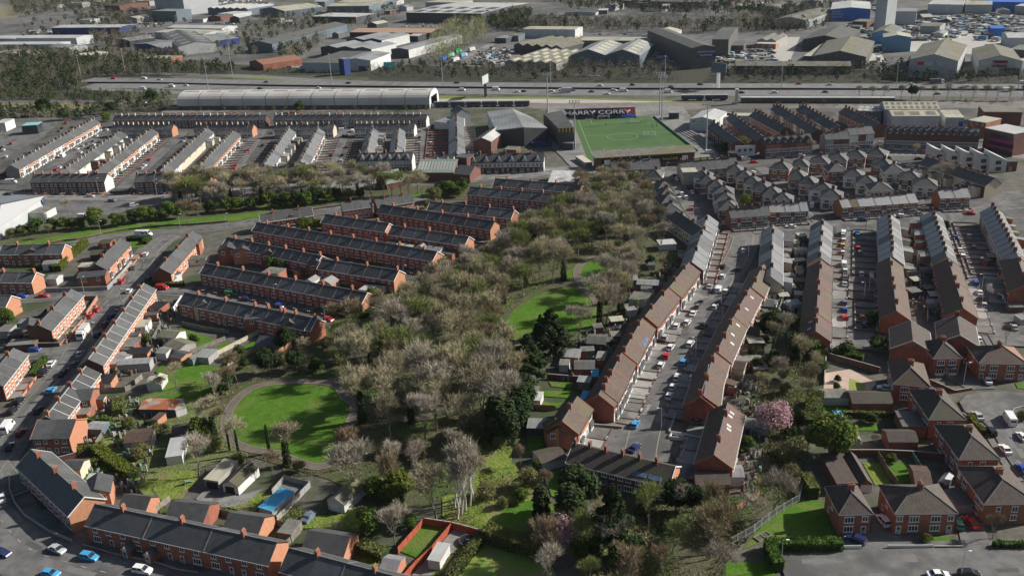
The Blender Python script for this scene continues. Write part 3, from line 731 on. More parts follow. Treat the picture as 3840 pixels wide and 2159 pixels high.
sheet('stadium_ground',[(400,0),(1700,0),(2050,480),(650,620),(350,300)],MATS['worn_pale_asphalt'])
sheet('football_pitch',[(628,118),(1422,96),(1800,418),(790,540)],'turf')

# ================================================================== TERRACES
OLD=['white','white','cream','brick','obrick']
RP=['white','cream','grey','brick2'];RF_=['slate','felt','slate2']
def old(label,a,b,n,front,**k):
    k.setdefault('cm',['brick2','grey','cream']);k.setdefault('chim',1);k.setdefault('w',7.6);k.setdefault('ve',2);k.setdefault('style','pair');k.setdefault('he',5.4);k.setdefault('hr',7.6)
    return terrace(label,a,b,n,front,**k)
crop(0,400,S1)
OB=['obrick','white','obrick','obrick']
old('longest grey slate terrace beside the bus car park, far left, with white bay fronts',(905,122),(105,565),24,'R',wall=OB,upper='white',gable='grey',ry=(6,'brick2',1.8,('yard','paving')),style='bay')
old('short white rear terrace second from the left, between two longer orange fronted rows',(1165,240),(590,630),17,'L',wall=OLD[:2],rear=('ret',.25,RP,RF_),fy=(4,'brick2'),rstyle='up')
old('grey slate terrace with orange upper storey, third from the left in the diagonal rows',(1462,215),(915,630),18,'R',wall=OB,upper='white',style='bay',fy=(5,'brick2'),gable='obrick')
old('grey slate terrace with white backs and chimneys, fourth from the left diagonal row',(2000,212),(1545,620),16,'L',wall=['white','white','cream'],rear=('ret',.35,RP,RF_),fy=(5,'brick2'))
old('grey slate terrace with orange and white fronts, fifth from the left diagonal row',(2258,235),(1915,590),15,'R',wall=OB,upper='white',style='bay',fy=(9,'brick2',.9),gable='brick')
old('dark slate terrace facing the main road with a tall white gable',(325,655),(1035,648),8,'N',wall=['brick2'],w=9,he=5.9,hr=8.6,gable=('brick2','white'),style='pair',fy=(4,'brick'),chim=1,cm='brick')
old('dark slate terrace facing the main road with a bare brick gable',(1320,652),(2045,632),8,'N',wall=['brick2'],w=9,he=5.9,hr=8.6,gable=('brick2','obrick'),style='pair',fy=(4,'brick'),cm='brick')
old('dark roofed cross terrace with an orange gable, below the station roof on the left',(1095,176),(1678,172),12,'F',wall=['grey','white'],gable=('brick2','obrick'),roof='slate',rstyle='rear')
old('dark roofed cross terrace with an orange gable and white end extension',(1890,177),(2450,172),11,'F',wall=['white','cream'],gable=('brick2','obrick'),rstyle='rear')
crop(950,400,S1)
crop(0,0,1)
old('long brick terrace directly below the station roof, left half, many chimneys',(432,434),(1000,432),22,'N',wall=['brick2'],roof='slate',style='pair',gable=('brick2','brick2'))
old('long brick terrace directly below the station roof, right half, ending in a white gable',(1032,432),(1602,430),22,'N',wall=['brick2','brick2','cream'],roof='slate',style='pair',gable=('brick2','white'))
crop(950,400,S1)
old('slate cross terrace with white backs and a pale green gable',(215,178),(780,170),11,'F',wall=['white'],gable=('white','cream'))
old('slate cross terrace with white backs and a white gable beside parked vans',(990,168),(1560,162),11,'F',wall=['white'],gable=('white','white'))
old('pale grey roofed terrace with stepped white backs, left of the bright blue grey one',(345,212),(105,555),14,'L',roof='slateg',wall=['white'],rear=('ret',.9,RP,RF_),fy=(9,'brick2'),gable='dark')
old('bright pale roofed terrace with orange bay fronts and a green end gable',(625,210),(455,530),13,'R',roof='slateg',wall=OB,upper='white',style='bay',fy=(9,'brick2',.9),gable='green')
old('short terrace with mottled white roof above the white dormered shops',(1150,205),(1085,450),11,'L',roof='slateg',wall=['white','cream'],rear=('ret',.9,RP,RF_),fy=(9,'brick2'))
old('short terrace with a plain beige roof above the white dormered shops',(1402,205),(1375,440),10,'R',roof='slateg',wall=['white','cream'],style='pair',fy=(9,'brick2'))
old('terrace split dark left and pale right beside a striped yard and long shed',(1958,80),(1965,455),15,'R',roof='slateg',wall=['grey','white'],rear=None,style='up',fy=(7,'cream'),ry=(14,'brick',1.2,('paving',)),hr=8.2,he=5.6,w=9,gable=('green','brick2'))
old('low dark brick terrace at the roadside above the tree belt',(-60,600),(590,560),7,'N',wall=['brick2'],w=8.5,gable='brick2',cm='brick2')
# shops
def gabled_shops(label,a,b,n,wall,gk,he=7.2,hr=9.6,w=9,lower=None,**k):
    r=terrace(label,a,b,n,'N',w=w,he=he,hr=hr,wall=wall,style='white',name='shop_terrace',cat='shops',ve=1,chim=1,upper=lower,**k)
    L=r['_L'];s=side_sign(Vector((math.cos(r.rotation_euler.z),math.sin(r.rotation_euler.z))),'N');hw=L/n
    for i in range(n):
        x=-L/2+hw*(i+.5);y=s*(w/2+.15)
        b=MB();q=[(x-1.5,y,he-.2),(x+1.5,y,he-.2),(x,y,he+2.6)];b.poly(q if s<0 else q[::-1],gk)
        for sg in (-1,1):
            q=[(x,y+s*.2,he+2.8),(x+sg*1.8,y+s*.2,he-.3),(x+sg*1.8,y-s*3.4,he-.3),(x,y-s*3.4,he+2.8)]
            b.slab(q if (sg*s>0) else q[::-1],.12,'slate')
        g=b.build('gable_dormer',r);ob('window',win_mesh('s'),g,(x,y,he-.1),0 if s>0 else math.pi)
    return r
gabled_shops('white three storey shops with pointed dormers facing the main road',(1020,452),(1540,442),6,['white','white','cream'],'white',lower='dark')
gabled_shops('black and white mock tudor shops left of the dark brick tower',(1740,470),(1935,468),2,['white'],'white',he=6,hr=8.6,lower='brick2')
gabled_shops('black and white mock tudor shops between the brick tower and the stadium entrance',(2070,462),(2576+230,448),6,['white'],'white',he=6,hr=8.8,lower='brick2')
# estate of dark slate roofs, red brick
def est(label,a,b,n,front='N',**k):
    k.setdefault('chim',2);k.setdefault('w',7.6);k.setdefault('wall','brick');k.setdefault('barge','trim' if front=='F' else None)
    k.setdefault('he',5.2);k.setdefault('hr',7.3)
    return terrace(label,a,b,n,front,**k)
est('longest estate terrace facing the camera, red brick with a white edged right gable',(40,1118),(1775,1400),16,'N',barge='trim',fy=(5,'brick2',.8,('litter','paving')),gable='obrick')
est('estate terrace of red brick behind the longest one, upper middle',(1240,945),(2330,1105),9,'N',fy=(5,'brick2',.8,('litter','paving')),gable='obrick')
est('estate terrace of red brick with an orange gable, nearest the wood top',(2100,775),(2576+430,852),9,'N',gable='obrick',fy=(4,'brick2'))
est('far estate terrace seen from behind with a white edged gable',(2340,695),(2576+590,760),7,'F',gable='obrick')
est('estate terrace seen from behind under the upper middle one',(1715,918),(2520,1000),7,'F',gable='brick')
est('short estate row seen from behind with hipped wings, beside a big green hedge',(700,1040),(1310,1128),6,'F',gable='obrick')
est('estate row seen from behind with an orange gable beside the wood',(1345,1150),(2080,1255),6,'F',gable='obrick',rear=('lo',.4,['brick','cream'],['slate','felt']))
est('left end row of the curved estate road with bright slate roof',(60,1042),(560,975),4,'F',roof='slate',gable='brick')
est('curved road row with orange fronts and a long sunlit slate roof',(850,928),(1130,893),3,'N',wall='obrick',gable='brick')
est('curved road row right part with sunlit slate roof',(1175,900),(1525,845),4,'N',wall='obrick')
crop(0,880,S1)
est('estate row seen from behind with two cross wings, in the middle of the estate',(2200,25),(2576+530,205),11,'F',gable='brick',rear=('lo',.25,['brick','white'],['slate','felt']))
est('short estate row seen from behind ending at the wood with a white edged gable',(2576+540,235),(2576+1275,345),5,'F',gable='obrick',barge='trim')
est('estate terrace facing the shaded street with a white porch',(1990,280),(2576+970,560),12,'N',barge='trim',gable='obrick',fy=(5,'brick2',.8,('litter','paving')))
est('estate row with mixed extensions seen from behind, below the shaded street',(1790,560),(2576+480,812),9,'F',gable='brick',barge='trim')
# left streets, orange brick with sunlit slate
def lft(label,a,b,n,**k):
    k.setdefault('wall','obrick');k.setdefault('gable','brick2');k.setdefault('chim',3)
    return terrace(label,a,b,n,'R',w=k.pop('w',7.4),he=5.2,hr=7.2,**k)
lft('upper left terrace with an orange front beside the hedge of the curved road',(1165,40),(925,285),4,chim=2,style='bay',fy=(4,'obrick'))
lft('short orange fronted terrace with a light slate roof at the cross street',(1860,-30),(1545,320),6,chim=2,style='rear')
lft('orange fronted terrace beside the white lorry',(690,530),(370,870),5,chim=2,fy=(4,'obrick'),style='plain')
terrace('longest sunlit slate terrace of the left street running down beside the gardens',G(1392,485,7.2),G(860,1215,7.2),12,'L',w=7.4,he=5.2,hr=7.2,wall='obrick',gable='brick2',chim=2,rear=('lo',.55,['brick','white','obrick'],['felt','slate','slate2']),verge='verge2')
terrace('lower sunlit slate terrace of the left street ending above the corner house',G(830,1290,7.2),G(450,1770,7.2),7,'L',w=7.4,he=5.2,hr=7.2,wall='obrick',gable='brick2',chim=2,rear=('lo',.3,['brick','obrick'],['felt','slate']),verge='verge2')
lft('orange terrace cut by the left edge below the blue parked car',(130,1100),(-120,1400),4,fy=(4,'obrick'),chim=2)
est('left edge row seen from behind with a white edged orange gable, upper',(25,105),(625,95),4,'F',gable=('brick','obrick'),barge='trim')
est('left edge row with a bright orange gable beside the blue and red cars',(-110,360),(345,365),3,'N',gable=('brick','obrick'),barge='trim')
est('clipped terrace at the left edge below the blue and red cars',(-150,580),(105,590),2,'F',gable=('brick','obrick'))
crop(0,1400,S2)
terrace('dark slate terrace curving at bottom left with a broad orange end gable',(225,545),(600,880),6,'L',w=8.4,he=5.2,hr=7.6,wall='brick',gable='obrick',roof='slate',chim=2,verge='dtrim',ve=2,style='plain',barge='trim')
terrace('front dark slate terrace of six houses with two porches, bottom left',(685,935),(1975,1205),6,'N',w=7.8,wall='brick',gable='obrick',chim=2,style='plain',ve=2,he=5.2,hr=7.4)
terrace('dark slate terrace cut by the bottom edge, right of the front one',(2075,1250),(2900,1470),4,'N',w=7.8,wall='brick',gable='obrick',chim=2,he=5.2,hr=7.4,ve=2)
# stepped brown terraces of the main right street
def brn(label,a,b,n,front='R',**k):
    k.setdefault('hr',7.8);k.setdefault('roof','tile');k.setdefault('wall','brick');k.setdefault('style','bay');k.setdefault('upper','white' if front=='R' else None)
    k.setdefault('barge','otrim');k.setdefault('chim',2);k.setdefault('ve',99);k.setdefault('fy',(5.5,'brick2',.6,('yard','paving','yard','concrete'),.5))
    return terrace(label,a,b,n,front,**k)
crop(1900,880,S1)
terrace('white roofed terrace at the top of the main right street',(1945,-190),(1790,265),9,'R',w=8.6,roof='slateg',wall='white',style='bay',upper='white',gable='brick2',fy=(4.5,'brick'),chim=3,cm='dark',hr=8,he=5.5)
brn('topmost brown tiled block on the left of the main right street',(1760,275),(1575,510),4,w=8.4)
brn('second brown tiled block from the top, left of the main right street',(1560,520),(1340,785),4,w=8.2)
brn('third brown tiled block with blue solar panels, left of the main right street',(1310,815),(1130,1135),5,w=8.2)
brn('fourth brown tiled block, left of the main right street, sheds behind',(1110,1150),(930,1500),5,w=8.2)
crop(1250,1400,S2)
brn('lowest brown tiled block with a big brick gable, left of the turning head',(2005,-20),(1900,150),2,w=8.4)
brn('detached pair of brown tiled houses beside the turning head',(1745,170),(1640,340),2,w=8.4,wall='obrick',gable='brick')
terrace('dark tiled terrace with rooftop solar panels facing the camera below the turning head',(1720,500),(2440,665),6,'F',w=9,he=5,hr=7.2,roof='tile2',wall='brick2',chim=1,cm='brick2',verge=None,gable=('brick2','obrick'),barge='trim',rstyle='plain',style='plain')
crop(1900,880,S1)
brn('topmost brown block on the right of the main right street',(2480,290),(2370,510),4,'L',w=8.4,wall='brick',style='plain',rear=('lo',.4,['brick','white'],['tile','felt']))
brn('second brown mossy block, right of the main right street',(2350,520),(2200,790),4,'L',w=8.4,style='plain',rear=('lo',.4,['brick','cream'],['tile','felt']))
brn('third brown block with skylights, right of the main right street',(2190,800),(2035,1130),5,'L',w=8.4,style='plain',rear=('lo',.4,['brick','cream'],['tile','felt']))
brn('fourth brown block, right of the main right street',(2010,1145),(1870,1560),5,'L',w=8.4,style='plain',rear=('lo',.3,['brick','cream'],['tile','felt']))
crop(2490,1400,S2)
brn('fifth brown block with a brick gable, right of the main right street',(320,-60),(285,160),2,'L',w=8.6,style='plain')
brn('lowest brown block with white skylights, right of the main right street',(455,215),(360,580),4,'L',w=8.8,style='plain')
# right hand rows
crop(2840,400,S1)
def wro(label,a,b,n,front,**k):
    k.setdefault('roof','slate');k.setdefault('wall',['cream','brick','grey']);k.setdefault('gable','cream');k.setdefault('chim',1)
    k.setdefault('he',5.6);k.setdefault('hr',8)
    return terrace(label,a,b,n,front,**k)
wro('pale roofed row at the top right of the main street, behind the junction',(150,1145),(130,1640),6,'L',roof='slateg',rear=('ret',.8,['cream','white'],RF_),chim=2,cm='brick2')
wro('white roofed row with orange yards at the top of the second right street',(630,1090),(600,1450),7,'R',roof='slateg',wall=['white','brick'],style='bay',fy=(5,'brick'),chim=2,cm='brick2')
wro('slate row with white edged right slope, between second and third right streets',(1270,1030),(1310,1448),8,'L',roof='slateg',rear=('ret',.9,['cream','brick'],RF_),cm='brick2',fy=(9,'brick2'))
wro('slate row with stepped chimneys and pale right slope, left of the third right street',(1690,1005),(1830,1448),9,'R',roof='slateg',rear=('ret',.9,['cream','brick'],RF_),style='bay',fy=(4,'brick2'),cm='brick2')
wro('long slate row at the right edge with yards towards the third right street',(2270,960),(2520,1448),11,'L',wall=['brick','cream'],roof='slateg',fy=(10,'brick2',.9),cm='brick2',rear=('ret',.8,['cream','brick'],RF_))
crop(2840,880,S1)
brn('upper brown block below the white roofed row of the second right street',(615,250),(590,480),3,'R',w=8.4)
brn('middle brown block left of the second right street',(590,490),(575,755),3,'R',w=8.6)
brn('lowest brown block left of the second right street',(575,770),(565,930),2,'R',w=9)
brn('upper brown block with black west slope, right of the second right street',(1285,220),(1305,450),3,'L',w=8.6,fy=(9,'brick2',.9))
brn('lower brown block with black west slope and brick gable, right of the second right street',(1312,460),(1345,735),4,'L',w=9,fy=(7,'brick2',.9))
brn('upper brown block left of the third right street',(1845,235),(1905,440),3,'R',w=8.6)
brn('lower brown block with a brick gable, left of the third right street',(1910,450),(1990,710),4,'R',w=9)
brn('brown block at the right edge above the close',(2505,190),(2600,480),4,'L',w=9)
# old red terraces by the railway, upper right
crop(2840,0,S1)
def rid(label,a,b,n,wall=('white','brick2'),front='L',**k):
    k.setdefault('he',6.2);k.setdefault('hr',8.2);k.setdefault('ry',(7,'brick2',1.6,('paving','yard')))
    return terrace(label,a,b,n,front,w=7.6,wall=list(wall),roof='slate',gable=k.pop('gable','brick2'),style='pair',chim=1,cm='brick2',ve=3,**k)
rid('slate terrace with white window fronts running down from the railway, upper right',(190,1012),(590,1250),12)
rid('second slate terrace running down from the railway with red backs',(440,1015),(800,1220),10,wall=('brick2','cream'))
rid('short slate terrace at the left of the railway side rows',(-20,1075),(190,1180),6,wall=('cream',))
rid('brick terrace with many small gabled dormers beside the big pale sheds',(850,1040),(1180,1190),9,wall=('brick2',))
crop(1900,400,S1)
rid('dark roofed brick terrace behind the stadium right side',(2000,150),(2240,320),6,wall=('brick2',))
rid('long dark terrace with brick back right of the stadium',(2180,70),(2480,290),9,wall=('brick2','brick'))
rid('slate terrace with cream backs at the upper right of the stadium',(2450,60),(2700,200),8,wall=('cream',))
terrace('low grey roofed terrace on the shore road below the stadium corner',(1670,535),(2210,495),8,'F',w=9,he=5.4,hr=8.2,wall=['brick2','grey'],roof='slate',gable='grey',chim=1,cm='brick2')
terrace('grey roofed houses in front of the stadium home stand',(1010,530),(1470,510),5,'F',w=10,he=5.4,hr=8,wall=['grey','brick2'],roof='slate',gable='grey',chim=1,cm='brick2')
crop(2840,400,S1)
gabled_shops('brick shops with pointed gables and blue shopfront on the shore road',(60,290),(505,262),6,['brick2','brick'],'brick2',he=8,hr=10.6)
terrace('grey three storey building with rooflights beside red neighbours',(640,250),(860,240),3,'N',w=10,he=8,hr=10.4,wall=['grey','brick2'],style='white',gable='grey',chim=1)
terrace('tall white corner house with rows of dark windows on the shore road',(870,205),(1095,190),3,'N',w=10,he=9,hr=11.4,wall=['brick2','white','white'],style='white',gable='white',chim=1)
gabled_shops('long dark brick row of peaked houses facing the parking area',(1245,195),(2140,215),13,['brick2'],'brick2',he=8.6,hr=11,w=10)
# rows among the hipped semis
old('red brick bay fronted row of grey roofs, lower right of the semis',(110,935),(470,922),5,'N',w=8,wall=['brick2'],upper='white',style='bay',roof='slate2',fy=(4,'brick2'),chim=1,cm='brick2')
old('grey roofed bay fronted row beside the red one, left part',(-275,990),(95,965),5,'N',w=8,wall=['brick'],upper='white',style='bay',roof='slate',fy=(4,'brick2'),cm='brick2',gable=('brick','brick'))
old('bay fronted row half brown half grey roofed, facing the cross road',(790,890),(1510,840),9,'N',w=8.5,wall=['brick'],upper='white',style='bay',roof=['tile','slate2','slate2'],fy=(4,'brick2'),cm='brick2')
old('short bay fronted row with small front yards near the right rows',(1740,800),(2020,790),4,'N',w=9,wall=['brick'],upper='white',style='bay',roof=['slate2'],fy=(5,'brick2'),cm='brick2')
terrace('long dark roofed terrace with cream returns, below the white modern houses',(1640,485),(2290,690),10,'F',w=9,he=6,hr=8.6,wall=['cream','cream','brick2'],roof='slate',gable='cream',chim=1,cm='brick2',rear=('ret',.8,['cream'],['slate']))
crop(1900,400,S1)
terrace('dark roofed terrace closing the corner above the white roofed one',(1640,1010),(1915,1190),5,'R',w=8,he=5.6,hr=7.8,wall=['grey','cream'],roof='slate',gable='brick',chim=2,cm='brick2')

# ================================================================== HIPPED HOUSES
SL4=['slate','slate2','slate','slate']
def pyr(label,p1,p2,depth=9.5,wall='white',front='bays',lower=None,**k):
    """1930s pair with a pyramid slate roof; edge = eaves nearest the camera"""
    k.setdefault('he',5.6);k.setdefault('rise',3.0);k.setdefault('cm','brick2')
    return hip(label,p1,p2,depth,wall=wall,front=front,lower=lower,roof=k.pop('roof','slate'),sidew=2,**k)
crop(2840,400,S1)
for w_,lab,p1,p2,lo in [
  ('brick','brick hipped pair at the left end of the front semi row, by a white wall',(105,600),(310,618),None),
  ('white','white hipped pair second in the front semi row',(330,580),(500,588),None),
  ('brick','brick hipped pair third in the front semi row',(490,545),(690,558),None),
  ('grey','grey hipped pair fourth in the front semi row',(665,518),(870,530),None),
  ('brick','brick hipped pair fifth in the front semi row, facing the parking area',(850,490),(1050,502),'white'),
  ('grey','grey hipped pair at the right end of the front semi row',(1030,462),(1240,480),None),
  ('white','white pair with dark window arches, second along the second semi row',(1225,640),(1440,640),None),
  ('brick','brick pair at the head of the second semi row',(1095,570),(1300,590),None),
  ('brick2','brick pair third along the second semi row',(1365,700),(1585,715),'white'),
  ('white','white and grey pair at the lower end of the second semi row',(1505,765),(1750,778),None),
  ('brick','brick L shaped hipped house with a grey roof, middle of the semis',(690,632),(880,625),None),
  ('white','white pair right of the L shaped house',(825,680),(1035,692),None),
  ('cream','cream pair with white bays, third in the middle semi row',(950,745),(1160,755),'white'),
  ('cream','cream pair at the lower end of the middle semi row',(1085,815),(1325,815),None),
  ('brick','brick and white pair at the top of the left semi row',(295,690),(470,700),'white'),
  ('pink','pink pair second down the left semi row',(395,750),(570,762),'white'),
  ('white','white pair with cream bays, third down the left semi row',(490,810),(740,830),None),
  ('white','white pair at the bottom of the left semi row',(605,880),(830,893),None),
  ('cream','cream pair at the left edge of the middle column',(-60,800),(140,812),None),
  ('white','white pair with big grey roof below the cream one',(45,860),(230,868),None),
  ('grey','grey pair with a wide roof above the red bay fronted row',(140,920),(350,930),None)]:
    pyr(lab,p1,p2,wall=w_,lower=lo,front='bays',depth=11)
crop(1900,400,S1)
for w_,lab,p1,p2 in [
  ('cream','cream pair nearest the stadium on the left of the first semi street',(1350,685),(1500,690)),
  ('grey','grey pair with a flat roofed white extension, left of the first semi street',(1455,815),(1620,800)),
  ('grey','slate pyramid roofed pair, fourth on the left of the first semi street',(1480,880),(1650,868)),
  ('white','slate pyramid roofed pair, fifth on the left of the first semi street',(1490,950),(1680,935)),
  ('white','white pair lowest on the left of the first semi street beside a red wall',(1500,1030),(1705,1020)),
  ('white','white pair with dark bays at the top right of the first semi street',(1800,690),(1960,700)),
  ('brick','brick pair second on the right of the first semi street',(1855,742),(2020,745)),
  ('cream','cream pair third on the right of the first semi street',(1935,790),(2110,795)),
  ('white','white pair fourth on the right of the first semi street',(1985,850),(2200,855)),
  ('white','white pair fifth on the right of the first semi street',(2010,925),(2220,925)),
  ('brick','brick pair lowest on the right of the first semi street',(2050,1000),(2250,1000)),
  ('cream','cream pair at the top of the second semi street',(2120,640),(2290,645)),
  ('cream','cream pair second down the second semi street',(2210,700),(2380,705)),
  ('cream','cream pair third down the second semi street',(2285,755),(2460,760)),
  ('brick','brick pair fourth down the second semi street',(2370,820),(2560,830))]:
    pyr(lab,p1,p2,wall=w_,depth=11)
# white modern houses with flying monopitch roofs
crop(2840,400,S1)
for i,(x,y,lab) in enumerate([(1680,480,'leftmost of the five white modern houses with steep single slope roofs'),(1825,495,'second from the left of the five white modern houses'),(1965,510,'middle one of the five white modern houses'),(2105,525,'second from the right of the five white modern houses'),(2248,540,'rightmost of the five white modern houses with steep roofs')]):
    A=G(x,y,5);r_=thing('modern_house',lab,'house',(A.x,A.y,0),-.1)
    b=MB();L,D_=8.0,9.0
    b.poly([(0,0,0),(L,0,0),(L,0,5.6),(0,0,9.6)],'white');b.poly([(L,D_,0),(0,D_,0),(0,D_,9.6),(L,D_,5.6)],'white')
    b.poly([(0,D_,0),(0,0,0),(0,0,9.6),(0,D_,9.6)],'white');b.poly([(L,0,0),(L,D_,0),(L,D_,5.6),(L,0,5.6)],'white');b.build('wall',r_)
    b=MB();b.slab([(-.3,-.3,9.95),(L+.3,-.3,5.7),(L+.3,D_+.3,5.7),(-.3,D_+.3,9.95)],.25,'rw');b.build('roof',r_)
    b=MB();b.box(L,1,0,L+5.5,D_-1,5.0,'brick2','slate');b.build('side_wing',r_)
    for fx,z in ((.5,4.2),(.55,1.0)):ob('window',win_mesh('X','black'),r_,(L*fx,0,z),math.pi)
    ob('door',win_mesh('d'),r_,(L+2.5,1,.1),math.pi)
# big hipped houses of the close, bottom right
B4=dict(rise=3.0,he=5.6)
crop(2490,1400,S2)
hip('single hipped brick house with a dark and buff roof, left house on the bottom road',(1250,1010),(1503,1003),10.5,front='one',**B4)
hip('wide hipped brick pair with a white door and porch, middle of the bottom road',(1650,1003),(2108,998),11,front='semi',**B4)
hip('hipped brick pair turned side on, cut by the right edge above the bottom road',(2290,935),(2680,930),15,front='side',sidew=2,ridge=5,**B4)
hip('hipped brick pair turned side on beside the close, lower one',(2110,615),(2410,612),16,front='side',sidew=2,ridge=5,**B4)
hip('hipped brick pair turned side on beside the turning circle, upper one',(1895,330),(2165,330),16,front='side',sidew=2,ridge=5,roof='tile2',**B4)
crop(2840,880,S1)
hip('brown hipped house beside the pink paved patio',(1310,1440),(1680,1470),14,front='one',roof='tile',sidew=2,**B4)
hip('hipped brick house with white bay and a small garage, above the close',(1700,1195),(1985,1190),11,front='bays',roof='tile2',**B4)
hip('wide hipped brick pair with brown roof at the right edge above the close',(2140,1240),(2620,1250),11,front='semi',roof=['tile','tile3','tile','tile2'],**B4)  # one brown roof: sunlit right slope and shaded left slope put into tile colours
terrace('dark tiled detached house behind the close, left one',G(1480,850,8),G(1500,1035,8),1,'R',w=11,he=5.4,hr=8,roof='tile2',wall='brick',chim=0,verge=None,barge='trim',name='detached_house',cat='house')
terrace('dark tiled detached house behind the close, right one',G(1925,795,8),G(1955,980,8),1,'R',w=11,he=5.4,hr=8,roof='tile2',wall='brick',chim=1,cm='brick2',verge=None,barge='trim',name='detached_house',cat='house')
shed('white garage with a brown hipped roof beside the bay fronted house',(1975,1175),(2085,1150),6,2.8,1.6,'brick','tile2','across','garage','garage',door=(.5,2.4,2.1,'trim'))
# corner house left, wings of the estate rows
crop(0,1400,S2)
terrace('corner house with a slate hip and a rooflight at the left street',G(280,350,7.2),G(545,345,7.2),2,'N',w=10,he=5.2,hr=7.4,wall='brick',gable=('brick','obrick'),chim=0,verge=None,barge='otrim',name='corner_house',cat='house',style='rear')
def wing(label,p1,p2,depth=7,h=5.0,rise=1.9,wall='brick',roof='slate',kind='across',**k):
    return shed(label,p1,p2,depth,h,rise,wall,roof,kind,k.pop('name','house_wing'),k.pop('cat','house wing'),wins=k.pop('wins',2),ov=.3,**k)
wing('gabled rear wing with a flat slate roof behind the left street, orange side',(480,200),(640,190),7,5.0,1.6,kind='along')
wing('slate gabled rear wing at the right end of the dark curving terrace',(590,885),(780,850),7,4.6,1.6,wall='obrick',kind='across')
wing('grey roofed gabled rear extension, first behind the front terrace',(1180,1045),(1445,1070),8,3.2,2.3,kind='along',wall='brick')
wing('grey roofed gabled rear extension, second behind the front terrace',(1590,1130),(1835,1165),8,3.2,2.3,kind='along',wall='obrick')
wing('grey hipped rear extension at the left end behind the front terrace',(850,965),(1035,985),6,3.2,2.0,kind='along',wall='obrick')
wing('grey roofed rear extension with an orange gable, right of the front terrace',(2160,1265),(2450,1310),8,3.2,2.3,kind='along',wall='obrick')
crop(0,880,S1)
wing('slate roofed cross wing with a rooflight, upper left edge row',(195,195),(405,175),8)
wing('flat roofed orange rear block of the upper left terrace, dark slate',(745,425),(1010,400),7,4.6,.9,kind='along')
wing('dark gabled rear wing of the terrace beside the lorry',(205,930),(370,900),7,4.8,1.8)
wing('pale rendered gabled wing in the lower estate row',(1870,700),(2060,690),7,5.2,1.9,wall='cream')
wing('red brick boxy wing with a grey flat roof in the lower estate row',(2365,825),(2576+40,800),7,5.4,.2,kind='along',wall='brick')
wing('left one of the twin slate cross wings of the estate',(2105,165),(2290,150),7)
wing('right one of the twin slate cross wings of the estate',(2250,180),(2440,165),7,wall='obrick')
crop(950,880,S1)
wing('left gabled wing of the middle estate pair beside a yellow tree',(70,205),(235,195),6)
wing('pale roofed gabled wing in the centre of the estate',(530,300),(690,290),7)
wing('grey roofed gabled wing beside the pale roofed one',(645,330),(815,300),6,wall='obrick')
wing('pale roofed gabled wing at the dark end row by the wood',(275,900),(435,880),6,5,1.9,kind='across',wall='brick')
terrace('dark roofed end house with a tall orange gable at the lower estate corner',G(140,720,7.4),G(560,815,7.4),3,'F',w=8,he=5.2,hr=7.4,wall='brick',gable='obrick',chim=1,barge='trim')
wing('white rendered flat extension with dark roof behind the estate row',(1130,470),(1270,490),5,3.0,.6,wall='white',roof='black',kind='along')
wing('brick bungalow with a dark hipped roof below the end house',(10,1080),(230,1110),8,3,2.2,wall='obrick',kind='along')
crop(950,400,S1)
wing('light roofed gabled wing of the upper estate row',(1155,1195),(1325,1170),6)
wing('small gabled wing left of the round hedge',(680,1110),(810,1095),5,4.8,1.6)
wing('hipped wing on the curved road row',(290,1095),(440,1070),6,4.8,1.6)
crop(2490,1400,S2)
wing('lean to with a brown tiled roof below the lowest brown block',(235,790),(470,790),6,3.2,1.2,'brick','tile2','along')
crop(1250,1400,S2)
wing('small brown roofed end wing of the detached pair',(1530,430),(1690,410),5,4.8,1.6,'obrick','tile')
# ================================================================== SHEDS, GARAGES AND SMALL BUILDINGS
crop(0,1400,S2)
GB=dict(name='garage',cat='garage')
shed('long rust red and white corrugated workshop in the left gardens',(995,255),(1250,258),6,2.8,.8,'dark','rr','along','workshop','workshop')
shed('pale greenhouse end of the rust red workshop',(1255,262),(1330,235),5,2.6,.8,'ww','rc','along','greenhouse','greenhouse')
shed('white roofed flat garage beside the garden path',(1185,600),(1300,585),9,2.7,0,'white','rw','flat',**GB,mono=.3)
shed('open fronted garage with a pale buff roof, left of the gabled one',(1460,755),(1560,770),9,2.6,0,'concrete','rc','flat',**GB,door=(.5,3.2,2.1,'black'),mono=.2)
shed('white gabled garage with an open black door and mossy roof',(1590,790),(1700,810),9,2.5,1.3,'white','tile2','across',**GB,door=(.45,2.6,2.1,'black'))
shed('garage with a bright blue corrugated roof in a fenced yard',(1850,955),(1945,985),8,2.6,0,'concrete','rbl','flat',**GB,mono=.3)
shed('white gabled shed with a grey corrugated roof beside the big bare tree',(2340,905),(2460,940),8.5,2.6,1.3,'white','rm','across',**GB,door=(.4,2.4,2.1,'trim'))
shed('barn with a ribbed red brown roof in the scrub',(885,500),(1080,480),7,2.8,.9,'concrete','tile','along','barn','barn')
shed('brown roofed shed beside the ivy bush',(1235,450),(1390,420),6,2.6,.9,'white','tile2','along')
shed('translucent greenhouse with a rounded pale roof, above the rust red workshop',(1050,85),(1150,80),6,2.2,.9,'ww','rc','across','greenhouse','greenhouse')
shed('blue grey shed beside the hedge behind the corner house',(610,395),(725,400),4,2.2,.5,'wb','rg','along')
shed('brick garage with black flat roof behind the left street',(655,75),(790,65),6,2.8,0,'obrick','black','flat',**GB,door=(.8,1.8,2.1,'trim'))
shed('flat roofed extension with a window below the gabled wing',(490,300),(620,290),5,2.7,0,'brick','felt','flat','extension','extension')
shed('small pale roofed shed inside a fenced yard',(1985,1135),(2080,1150),5,2.2,0,'wood','felt','flat')
shed('small brick hut in the scrub beside the workshop',(1080,330),(1125,335),4,2.4,0,'obrick','tile','flat')
shed('rear extension with pale striped roof behind the dark curving terrace',(600,800),(690,790),5,3,0,'white','rw','flat','extension','extension')
